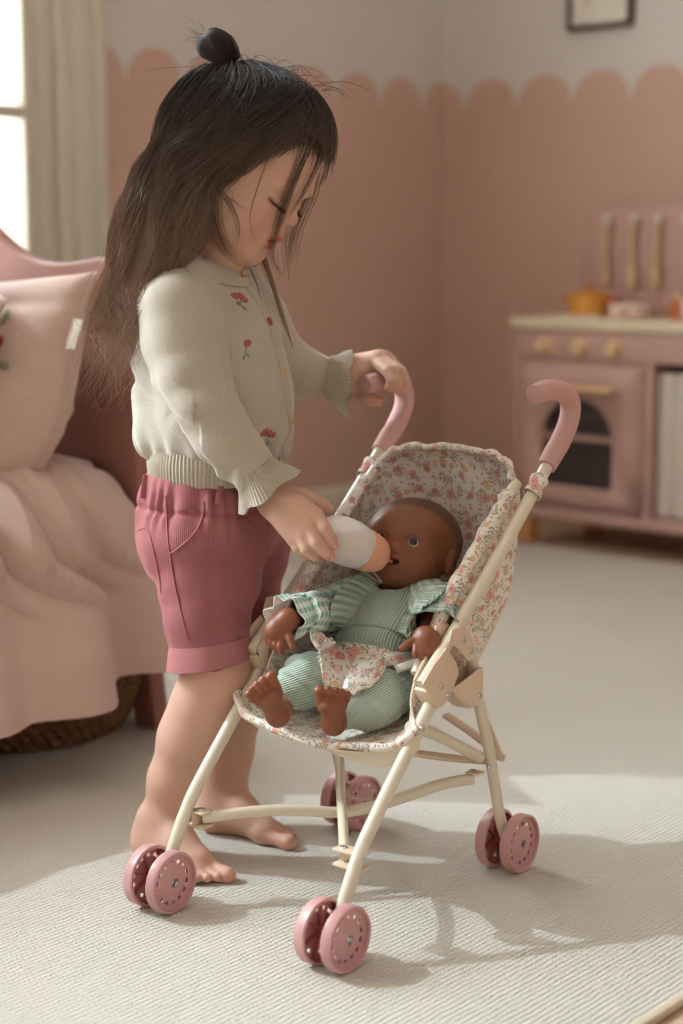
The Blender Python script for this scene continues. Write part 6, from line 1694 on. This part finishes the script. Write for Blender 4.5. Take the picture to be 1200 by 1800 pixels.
build_doll(dg_)
DV, DQ = dg_.mesh(smooth=1)
dl = to_dh(DV)
dcol = np.tile(np.array(srgb(128, 74, 47)[:3]), (len(DV), 1))
def dt(m, c):
    global dcol
    m = np.clip(m, 0, 1)[:, None]; dcol = dcol * (1 - m) + m * np.array(srgb(*c)[:3])
# painted close-cropped hair, lips, brows, lashes
hairline = (dl[:, 2] * 0.85 - dl[:, 1] * 0.95 - 0.004 + 0.10 * np.abs(dl[:, 0]) + 0.0015 * vnoise(dl, 260, 3)); nearh = np.linalg.norm(dl, axis=1) < 0.09
earm = np.exp(-((np.linalg.norm(np.abs(dl) * np.array([1, 1, 1]) - np.array([0.050, 0.010, 0.0]), axis=1)) / 0.001) ** 2)
hm = 1 / (1 + np.exp(-(hairline - 0.012) * 520)); hm = hm * nearh * (1 / (1 + np.exp(-(dl[:, 2] + 0.012 + 0.6 * np.maximum(-dl[:, 1] - 0.01, 0)) * 500)))
isear = (np.abs(dl[:, 0]) > 0.0480) & (np.abs(dl[:, 1] - 0.006) < 0.013) & (np.abs(dl[:, 2] + 0.012) < 0.016)
dt(hm * (~isear) * 0.85, (74, 44, 32))
lipd = np.minimum.reduce([seg(dl, (0, 0.0505, -0.0200), (q * 0.0095, 0.0455, -0.0222)) for q in (1, -1)] + [seg(dl, (0, 0.048, -0.0292), (q * 0.008, 0.0445, -0.0275)) for q in (1, -1)])
dt(0.75 / (1 + np.exp((lipd - 0.0034) * 2500)), (142, 66, 52)); dt(gauss(dl, (0, 0.046, -0.0247), 0.0045), (48, 18, 14))
for q in (1, -1):
    bd = seg(dl, (q * 0.0115, 0.045, 0.0165), (q * 0.018, 0.044, 0.0185)); bd = np.minimum(bd, seg(dl, (q * 0.018, 0.044, 0.0185), (q * 0.0255, 0.040, 0.0165)))
    dt(np.exp(-(bd / 0.0010) ** 2) * 0.75, (62, 34, 24))
    ld = np.abs(np.sqrt(((dl[:, 0] - q * 0.0172) / 1.25) ** 2 + (dl[:, 2] - 0.0004) ** 2) - 0.0062); dt(np.exp(-(ld / 0.0012) ** 2) * (dl[:, 2] > 0.0012) * (dl[:, 1] > 0.03) * 0.7, (52, 28, 20))
    dt(gauss(dl, (q * 0.024, 0.038, -0.020), 0.012) * 0.35, (150, 76, 52))
for c in (at(461, 1200, 1.70), at(583, 1214, 1.73), at(745, 1160, 1.72)): dt(gauss(DV, c, 0.020) * 0.45, (160, 92, 62))
vinyl = NT('brown_vinyl'); _a = vinyl.attr('skin'); _st = vinyl.noise(vinyl.coord(), 1100.0, 2.0)[0]
vinyl.bump(vinyl.noise(vinyl.coord(), 700.0, 2.0)[0], 0.05, 0.0006)
vinyl = vinyl.base(vinyl.mix(vinyl.maprange(_st, 0.45, 0.7, 0.0, 0.12), _a.outputs[0], srgb(60, 36, 26)), 0.42, 0.45, Subsurface_Weight=0.12, Subsurface_Scale=0.005)
dbody = wpar(mesh_np('body', DV, DQ, vinyl, None, True, attrs={'skin': dcol}), doll)
doll_bvh = bvh_of(DV, DQ)
# glass eyes
scl = simple('eye_white', srgb(232, 228, 222), 0.12, 0.6); iris = NT('dark_iris'); _q = iris.sep(iris.coord()); iris = iris.base(srgb(34, 20, 15), 0.08, 0.4, Coat_Weight=0.25)
pup = simple('pupil', srgb(6, 5, 5), 0.06, 0.4, Coat_Weight=0.25)
for q in (1, -1):
    R_ = 0.0080 * DS; fw_ = Vector(DR @ np.array([0, 1.0, 0]))
    h_ = doll_bvh.ray_cast(Vector(dh(q * 0.0172, 0.10, 0.0003)), -fw_)[0]; c = np.array(h_[:]) - np.array(fw_[:]) * (R_ - 0.0034)
    M = zframe(c, DR @ np.array([-0.16 + q * 0.10, 1.0, 0.02]), DR @ np.array([0, 0, 1.0])); a = np.linspace(0, math.pi, 20)
    e = wpar(MB().addm(lathe(np.stack([R_ * np.sin(a), -R_ * np.cos(a)], 1), 32, M=M)).build('eye', scl), doll)
    a = np.linspace(0.0, 0.60, 10); wpar(MB().addm(lathe(np.stack([R_ * 1.012 * np.sin(a), R_ * 1.012 * np.cos(a)], 1)[::-1], 32, M=M)).build('iris', iris), e)
    a = np.linspace(0.0, 0.25, 8); wpar(MB().addm(lathe(np.stack([R_ * 1.022 * np.sin(a), R_ * 1.022 * np.cos(a)], 1)[::-1], 24, M=M)).build('pupil', pup), e)

# ---- dungarees: bib, belly and trousers
def striped(name, c1, c2, per, depth=0.5):
    t = NT(name); s = t.attr('rib').outputs['Fac']
    w = t.math('SINE', t.math('MULTIPLY', s, 2 * math.pi / per)); w01 = t.math('ADD', t.math('MULTIPLY', w, 0.5), 0.5)
    n = t.noise(t.coord(), 350.0, 2.0)[0]
    t.bump(t.math('ADD', w01, t.math('MULTIPLY', n, 0.4)), depth, 0.0012)
    return t.base(t.mix(t.math('POWER', w01, 0.8), c2, c1), 0.92, 0.12, Sheen_Weight=0.3)
mint = striped('mint_corduroy', srgb(200, 212, 198), srgb(140, 160, 146), 0.0030)
pg = Sdf((-0.12, 1.65, 0.17), (0.16, 1.99, 0.39), 0.0014)
def build_dung(s):
    s.ell(CHEST + TF * 0.002 + TAX * 0.008, (0.050, 0.034, 0.042), TR, 0.01); s.ell((CHEST + BELLY) / 2 + TF * 0.004, (0.050, 0.037, 0.030), TR, 0.015)
    s.ell(BELLY + TF * 0.005, (0.053, 0.040, 0.030), TR, 0.015); s.ell(PELV, (0.056, 0.038, 0.036), TR, 0.015)
    s.chain([HIP_A, KNE_A + np.array([0, 0, .001]), ANK_A + (KNE_A - ANK_A) * 0.10], [0.031, 0.0285, 0.0185], 0.012); s.chain([HIP_B, KNE_B, ANK_B + (KNE_B - ANK_B) * 0.10], [0.032, 0.0300, 0.0185], 0.012)
    s.ell(dh(0, -0.002, -0.050), (0.027, 0.027, 0.014), DR, 0.003, 'sub')
build_dung(pg)
def dung_disp(P):
    d = 0.0016 * vnoise(P, 70, 31) + 0.0007 * vnoise(P, 160, 32)
    for a, b in ((KNE_A, ANK_A), (KNE_B, ANK_B), (HIP_A, KNE_A), (HIP_B, KNE_B)):
        ax = (b - a) / np.linalg.norm(b - a); t = (P - a) @ ax; rd = np.linalg.norm(P - a - t[:, None] * ax, axis=1)
        d = d + 0.0018 * np.sin(t * 260 + 3 * np.sin(rd * 90 + P[:, 2] * 80)) * (np.abs(t - 0.02) < 0.035) * np.exp(-((rd - 0.028) / 0.012) ** 2)
    # waist seam
    tt = (P - PELV) @ TAX; d = d + 0.0016 * np.exp(-((tt - 0.050) / 0.0020) ** 2)
    return d
UV_, UQ_ = pg.mesh(dung_disp, smooth=1)
def rib_coord(P):
    q = (P - PELV) @ TR; out = q[:, 0].copy()
    dt_ = np.minimum.reduce([seg(P, BELLY, CHEST), seg(P, PELV, BELLY)]) - 0.012
    for a, m, b in ((HIP_A, KNE_A, ANK_A), (HIP_B, KNE_B, ANK_B)):
        dl_ = np.minimum(seg(P, a * 0.4 + m * 0.6, m), seg(P, m, b)); ax = (b - a) / np.linalg.norm(b - a); n1 = np.cross(ax, np.array([0, 0, 1.0])); n1 /= np.linalg.norm(n1); n2 = np.cross(n1, ax)
        w = (P - a); co = (w @ n2) * 1.0 + (w @ n1) * 0.55
        use = dl_ < dt_; out = np.where(use, co, out); dt_ = np.minimum(dt_, dl_)
    return out
dung = wpar(mesh_np('dungarees', UV_, UQ_, mint, None, True, attrs={'rib': rib_coord(UV_)}), doll); dung_bvh = bvh_of(UV_, UQ_)
# seams round the bib top and waist
mint_s = simple('mint_seam', srgb(150, 174, 162), 0.92, 0.1, noise=0.1, nscale=500)
def ds_seam(name, pix, r, bvh=dung_bvh, n=40, off=0.0008, mat=None):
    P = on_surface(bvh, pix, n, off)
    if len(P) < 4: return
    for _ in range(2): P[1:-1] = (P[:-2] + 2 * P[1:-1] + P[2:]) / 4
    V, Q, T, uv = sweep(P, (r, r * 0.6), 8); wpar(MB().add(V, Q, T).build(name, mat or mint_s), dung)
ds_seam('bib_hem', [(668, 1022), (690, 1024), (715, 1029), (735, 1036), (744, 1042)], 0.0014)
ds_seam('waist_seam', [(594, 1106), (620, 1100), (650, 1099), (680, 1104), (702, 1114)], 0.0008)
# ---- gingham blouse sleeves
gh = NT('green_gingham'); _u = gh.sep(gh.vmath('SCALE', gh.uv(), scale=1.0))
_a = gh.math('LESS_THAN', gh.math('FRACT', gh.math('DIVIDE', _u[0], 0.0125)), 0.5); _b = gh.math('LESS_THAN', gh.math('FRACT', gh.math('DIVIDE', _u[1], 0.0125)), 0.5)
_sum = gh.math('MULTIPLY', gh.math('ADD', _a, _b), 0.5)
gh.bump(gh.noise(gh.coord(), 900.0, 1.0)[0], 0.1, 0.0005)
gh = gh.base(gh.mix(_sum, srgb(214, 217, 210), srgb(126, 166, 150)), 0.88, 0.15, Sheen_Weight=0.1)
ghl = simple('blouse_lining', srgb(222, 218, 210), 0.9, 0.1)
def sleeve(secs, name, frill_amp, waves, frill_from, thick=0.0014, nu=120, nv=40):
    """secs: (centre, axis, rx, ry)"""
    F = [ring_frame(c, ax, TF) + (rx, ry) for c, ax, rx, ry in secs]
    C = catmull(np.array([f[0] for f in F]), nv); X = catmull(np.array([f[1] for f in F]), nv); Y = catmull(np.array([f[2] for f in F]), nv); R = catmull(np.array([(f[4], f[5]) for f in F]), nv)
    a = np.linspace(0, 2 * math.pi, nu, endpoint=False); P = np.zeros((nu, nv, 3))
    for j in range(nv):
        v = j / (nv - 1); fv = max(0, (v - frill_from) / (1 - frill_from))
        w = frill_amp * fv ** 1.1 * np.sin(waves * a + 0.7 * np.sin(2 * a)) + 0.0010 * np.sin(5 * a + v * 9) + 0.0008 * np.sin(9 * a - v * 14)
        if abs(v - frill_from) < 0.04: w = w - 0.0012 + 0.0010 * np.sin(22 * a)
        P[:, j] = C[j] + np.cos(a)[:, None] * X[j] * (R[j, 0] + w)[:, None] + np.sin(a)[:, None] * Y[j] * (R[j, 1] + w)[:, None]
    L = np.linalg.norm(np.array(secs[-1][0]) - np.array(secs[0][0])); rm = np.mean([q[2] + q[3] for q in secs]) / 2
    V, Q, T, uv = grid(lambda U, W: P, nu, nv, closed_u=True, uvs=(2 * math.pi * rm, L * 1.1), thick=thick)
    n = nu * nv; fm = np.zeros(len(Q), int); k = nu * (nv - 1); fm[k:2 * k] = 1
    return wpar(mesh_np(name, V, Q, None, None, True, uv=uv, mats=[gh, ghl], fmat=fm), doll)
axl = at(498, 1092, 1.762) - SHO_L
slv_a = sleeve([(SL(-0.044, 0.122, 0.316), axl, 0.026, 0.024), (SHO_L, axl, 0.0275, 0.0255), (ELB_L, axl, 0.0250, 0.0240), (at(540, 1074, 1.768), axl, 0.0215, 0.0215), (at(527, 1079, 1.764), axl, 0.0195, 0.0200), (at(516, 1083, 1.761), axl, 0.0225, 0.0225), (at(499, 1088, 1.757), axl, 0.0235, 0.0230)], 'blouse_sleeve', 0.0038, 6, 0.64)
axr = at(758, 1116, 1.758) - SHO_R
slv_b = sleeve([(SL(0.030, 0.126, 0.322), axr, 0.026, 0.024), (SHO_R, axr, 0.0290, 0.0265), (SL(0.066, 0.086, 0.318), axr, 0.0290, 0.0270), (at(766, 1085, 1.790), axr, 0.0270, 0.0260), (at(763, 1100, 1.776), axr, 0.0275, 0.0265), (at(759, 1116, 1.760), axr, 0.0310, 0.0290)], 'blouse_sleeve', 0.0030, 3, 0.72)
def wbvh(o):
    me = o.data; M = WM(o); return BVHTree.FromPolygons([M @ v.co for v in me.vertices], [tuple(p.vertices) for p in me.polygons])
slv_bvhs = [wbvh(slv_a), wbvh(slv_b), dung_bvh, doll_bvh]
def hit_first(px, py):
    best = None
    for bb in slv_bvhs:
        p, n = hit(bb, px, py)
        if p is not None and (best is None or (p - CAMP).length < (best[0] - CAMP).length): best = (p, n)
    return best if best else (None, None)
def frill(pix_in, pix_out, n, amp, waves, name, lift=0.005):
    A = []; B = []
    for (x, y), (x2, y2) in zip(catmull(np.array(pix_in, float), n), catmull(np.array(pix_out, float), n)):
        p, nn = hit_first(x, y); q, nq = hit_first(x2, y2)
        A.append(np.array((p + nn * 0.001)[:]) if p is not None else None); B.append(np.array(q[:]) + np.array([0, -0.8, 0.6]) * lift if q is not None else None)
    def fill(L):
        last = next(v for v in L if v is not None); out = []
        for v in L: last = v if v is not None else last; out.append(last)
        out = np.array(out)
        for _ in range(25): out[1:-1] = (out[:-2] + 2 * out[1:-1] + out[2:]) / 4
        return out
    A, B = fill(A), fill(B); t = np.linspace(0, 1, n); nv = 10; P = np.zeros((n, nv, 3)); up = np.array([-0.15, -0.80, 0.58])
    tang = np.gradient(A, axis=0); tang /= np.linalg.norm(tang, axis=1)[:, None] + 1e-9
    for j in range(nv):
        v = j / (nv - 1); base = A * (1 - v) + B * v + up * (0.007 * math.sin(v * 2.4))
        am = amp * v ** 0.7 * (1 + 0.35 * np.sin(t * 23))
        P[:, j] = base + up * (am * np.sin(t * waves * 2 * math.pi))[:, None] + tang * (am * 0.8 * np.cos(t * waves * 2 * math.pi + 0.6))[:, None]
    V, Q, T, uv = grid(lambda U, W: P, n, nv, thick=0.0009)
    return wpar(mesh_np(name, V, Q, mint, None, True, attrs={'rib': np.concatenate([np.repeat(t * 0.090, nv)] * 2)}), dung)
frill([(674, 1022), (657, 1036), (638, 1056), (621, 1084), (606, 1106)], [(652, 1006), (618, 1024), (592, 1048), (580, 1082), (588, 1112)], 220, 0.0020, 20, 'shoulder_frill')
frill([(738, 1034), (730, 1050), (716, 1070), (704, 1090), (698, 1110)], [(790, 1030), (772, 1052), (742, 1074), (730, 1096), (718, 1122)], 220, 0.0030, 13, 'shoulder_frill')

# ---- harness of the stroller over the lap
pad_px = [[(561, 1135), (562, 1160), (566, 1190), (574, 1207), (583, 1217)], [(600, 1131), (602, 1160), (604, 1190), (606, 1212), (606, 1222)], [(642, 1138), (642, 1165), (638, 1192), (632, 1209), (628, 1219)], [(682, 1147), (680, 1170), (668, 1192), (654, 1206), (645, 1212)]]
def lap_point(x, y, off):
    p, n = hit(dung_bvh, x, y)
    p2, n2 = hit(doll_bvh, x, y)
    if p is None: return None
    return np.array((p + n * off)[:])
nu, nv = 40, 36; G_ = np.array([[np.array(q, float) for q in row] for row in pad_px]); G2 = np.stack([catmull(G_[i], nv) for i in range(4)]); G2 = np.stack([catmull(G2[:, j], nu) for j in range(nv)], 1)
PD = np.zeros((nu, nv, 3)); bad = np.zeros((nu, nv), bool)
for i in range(nu):
    for j in range(nv):
        q = lap_point(G2[i, j, 0], G2[i, j, 1], 0.0035)
        if q is None: bad[i, j] = True
        else: PD[i, j] = q
if bad.any():
    mean_y = np.median(PD[~bad][:, 1])
    for i, j in zip(*np.nonzero(bad)): PD[i, j] = at(G2[i, j, 0], G2[i, j, 1], mean_y)
for _ in range(14):
    PD[1:-1, 1:-1] = (PD[:-2, 1:-1] + PD[2:, 1:-1] + PD[1:-1, :-2] + PD[1:-1, 2:]) / 4; PD[0, 1:-1] = (PD[0, :-2] + PD[0, 2:]) / 2; PD[-1, 1:-1] = (PD[-1, :-2] + PD[-1, 2:]) / 2
# keep the pad outside the clothes
ii, jj = np.meshgrid(np.linspace(0, 1, nu), np.linspace(0, 1, nv), indexing='ij')
puff = 0.0035 + 0.0030 * np.clip(np.minimum(np.minimum(ii, 1 - ii), np.minimum(jj, 1 - jj)) / 0.14, 0, 1) ** 0.6
PD = PD + np.array([0.0, -0.75, 0.55]) * (puff + 0.001 * np.exp(-((jj - 0.80) / 0.02) ** 2) * -1.5)[..., None]
V, Q, T, uv = grid(lambda U, W: PD, nu, nv, uvs=(0.092, 0.066), thick=0.006)
_o = V[:nu * nv]; sgn = np.cross(PD[20, 0] - PD[0, 0], PD[0, 20] - PD[0, 0]); 
if sgn[1] > 0: Q = np.asarray(Q)[:, ::-1]; V[nu * nv:] = _o + (_o - V[nu * nv:])
pad = wpar(MB().add(V, Q, uv=uv).build('lap_pad', print_fab), stroller); pad_bvh = bvh_of(V, Q)
edge = np.concatenate([PD[:, 0], PD[-1, 1:], PD[-2::-1, -1], PD[0, -2:0:-1]]); V, Q, T, uv = sweep(np.vstack([edge, edge[:2]]), 0.0016, 8); wpar(MB().add(V, Q, T, uv=uv * np.array([0.01, 1])).build('pad_binding', print_fab), pad)
th_rose = simple('rose_thread', srgb(214, 128, 146), 0.55, 0.3, noise=0.15, nscale=600, bump=0.3); th_olive = simple('olive_thread', srgb(112, 112, 92), 0.55, 0.3, noise=0.1, nscale=600, bump=0.3); th_gold = simple('gold_thread', srgb(214, 172, 92), 0.5, 0.4)
p, n = hit(pad_bvh, 598, 1153)
if p is not None:
    M = zframe(p + n * 0.0002, n, Vector(at(620, 1153, p.y)) - p); k = 0.00061
    for i in range(8): V, Q, T = petal(0.0022 * math.cos(i * math.pi / 4), 0.0022 * math.sin(i * math.pi / 4), i * math.pi / 4, 0.0058, 0.0046, 0, 0.0012); wpar(MB().add(xf(M, V), Q).build('embroidered_petal', th_rose), pad)
    V, Q, T = petal(-0.0022, 0, 0, 0.0044, 0.0044, 0.0002, 0.0016); wpar(MB().add(xf(M, V), Q).build('embroidered_centre', th_gold), pad)
    for (x, y, a) in ((0.0090, 0.0012, 0.42), (0.0090, -0.0014, -0.12)): V, Q, T = petal(x, y, a, 0.0125, 0.0036, 0, 0.0011); wpar(MB().add(xf(M, V), Q).build('embroidered_leaf', th_olive), pad)
def strap(name, pts, w, nrm, mat, off=0.0):
    C = catmull(np.array(pts), 30); T_, A, B_ = frames(C, nrm); P = np.zeros((30, 9, 3))
    for j, t in enumerate(np.linspace(-1, 1, 9)): P[:, j] = C + B_ * (w * t) + A * (0.0012 * (1 - t ** 4) + 0.0001 * np.sin(np.arange(30) * 0.5 + t * 2))[:, None]
    V, Q, T, uv = grid(lambda U, W: P, 30, 9, uvs=(0.06, 0.018), thick=0.0020); return wpar(MB().add(V, Q, uv=uv).build(name, mat), stroller)
NU = np.array([-0.2, -0.75, 0.6])
yP = PD[-1, 8][1]; yL = PD[0, 6][1]
strap('waist_strap', [PD[-1, 8] + np.array([-0.004, 0, 0]), at(700, 1158, yP + 0.006), at(722, 1160, yP + 0.012), at(745, 1158, yP + 0.030), at(770, 1150, yP + 0.055)], 0.0078, NU, print_fab)
strap('waist_strap', [PD[5, 4], at(561, 1124, yL + 0.012), at(556, 1108, yL + 0.026), at(556, 1092, yL + 0.045)], 0.0080, np.array([-0.3, -0.9, 0.2]), print_fab)
# woven brand tape on the strap
C = [at(695, 1178, yP - 0.008), at(714, 1171, yP - 0.006), at(733, 1164, yP - 0.004)]
tp = strap('brand_tape', C, 0.0036, NU, tagm)
tc = bpy.data.curves.new('tape_lettering', 'FONT'); tc.body = 'little dutch'; tc.size = 0.0046; tc.extrude = 0.00005; tc.align_x = 'CENTER'; tc.align_y = 'CENTER'
tobj = bpy.data.objects.new('tape_lettering', tc); S.collection.objects.link(tobj)
mid = np.array(C[1]); Tn = C[2] - C[0]; M = np.eye(4); xx = Tn / np.linalg.norm(Tn); zz_ = NU - xx * (NU @ xx); zz_ /= np.linalg.norm(zz_); M[:3, 0] = xx; M[:3, 2] = zz_; M[:3, 1] = np.cross(zz_, xx); M[:3, 3] = mid + zz_ * 0.0016
def font_mesh(o, M, mat, parent):
    bpy.context.view_layer.update(); dg = bpy.context.evaluated_depsgraph_get(); me = bpy.data.meshes.new_from_object(o.evaluated_get(dg)); n_ = o.name; bpy.data.objects.remove(o)
    r = bpy.data.objects.new(n_, me); me.transform(Matrix(M)); me.materials.clear(); me.materials.append(mat); S.collection.objects.link(r); return wpar(r, parent)
font_mesh(tobj, M, simple('grey_print', srgb(120, 112, 104), 0.8), tp)

# ================================================================ baby bottle in the girl's hand
b0, b1 = at(562, 932, 1.826), at(683, 985, 1.868); bax = (b1 - b0) / np.linalg.norm(b1 - b0); BL = np.linalg.norm(b1 - b0)
bottle = empty('baby_bottle', b0, 0, 'white toy baby bottle with a peach cap held to the doll mouth', 'toy bottle')
MBt = zframe(b0, bax); k = BL / 0.098
milky = NT('milky_plastic'); _z = milky.sep(milky.n.new('ShaderNodeNewGeometry').outputs['Position'])[2]
milky = milky.base(milky.mix(milky.maprange(_z, b0[2] - 0.002, b0[2] + 0.002), srgb(212, 200, 196), srgb(230, 226, 224)), 0.32, 0.5, Subsurface_Weight=0.35, Subsurface_Scale=0.01)
pk = simple('peach_cap', srgb(226, 162, 134), 0.42, 0.4, Subsurface_Weight=0.1, Subsurface_Scale=0.004)
prof = catmull(np.array([(0.0, 0.0), (0.010, 0.0008), (0.0185, 0.006), (0.0240, 0.016), (0.0268, 0.030), (0.0270, 0.042), (0.0252, 0.054), (0.0228, 0.063)]), 40)
wpar(MB().addm(lathe(prof * k, 48, M=MBt)).build('flask', milky), bottle)
prof = np.array([(0.0230, 0.061), (0.0242, 0.0615), (0.0244, 0.0640), (0.0236, 0.0655), (0.0230, 0.071), (0.0216, 0.078), (0.0192, 0.084), (0.0156, 0.0885), (0.0110, 0.0915), (0.0062, 0.0925)])
cp = wpar(MB().addm(lathe(np.vstack([prof, [(0.0, 0.0927)]]) * k, 48, M=MBt)).build('cap', pk), bottle)
prof = np.array([(0.0062, 0.092), (0.0048, 0.0945), (0.0040, 0.098), (0.0042, 0.101), (0.0034, 0.1035), (0.0, 0.1045)])
wpar(MB().addm(lathe(prof * k, 24, M=MBt)).build('teat', pk), cp)
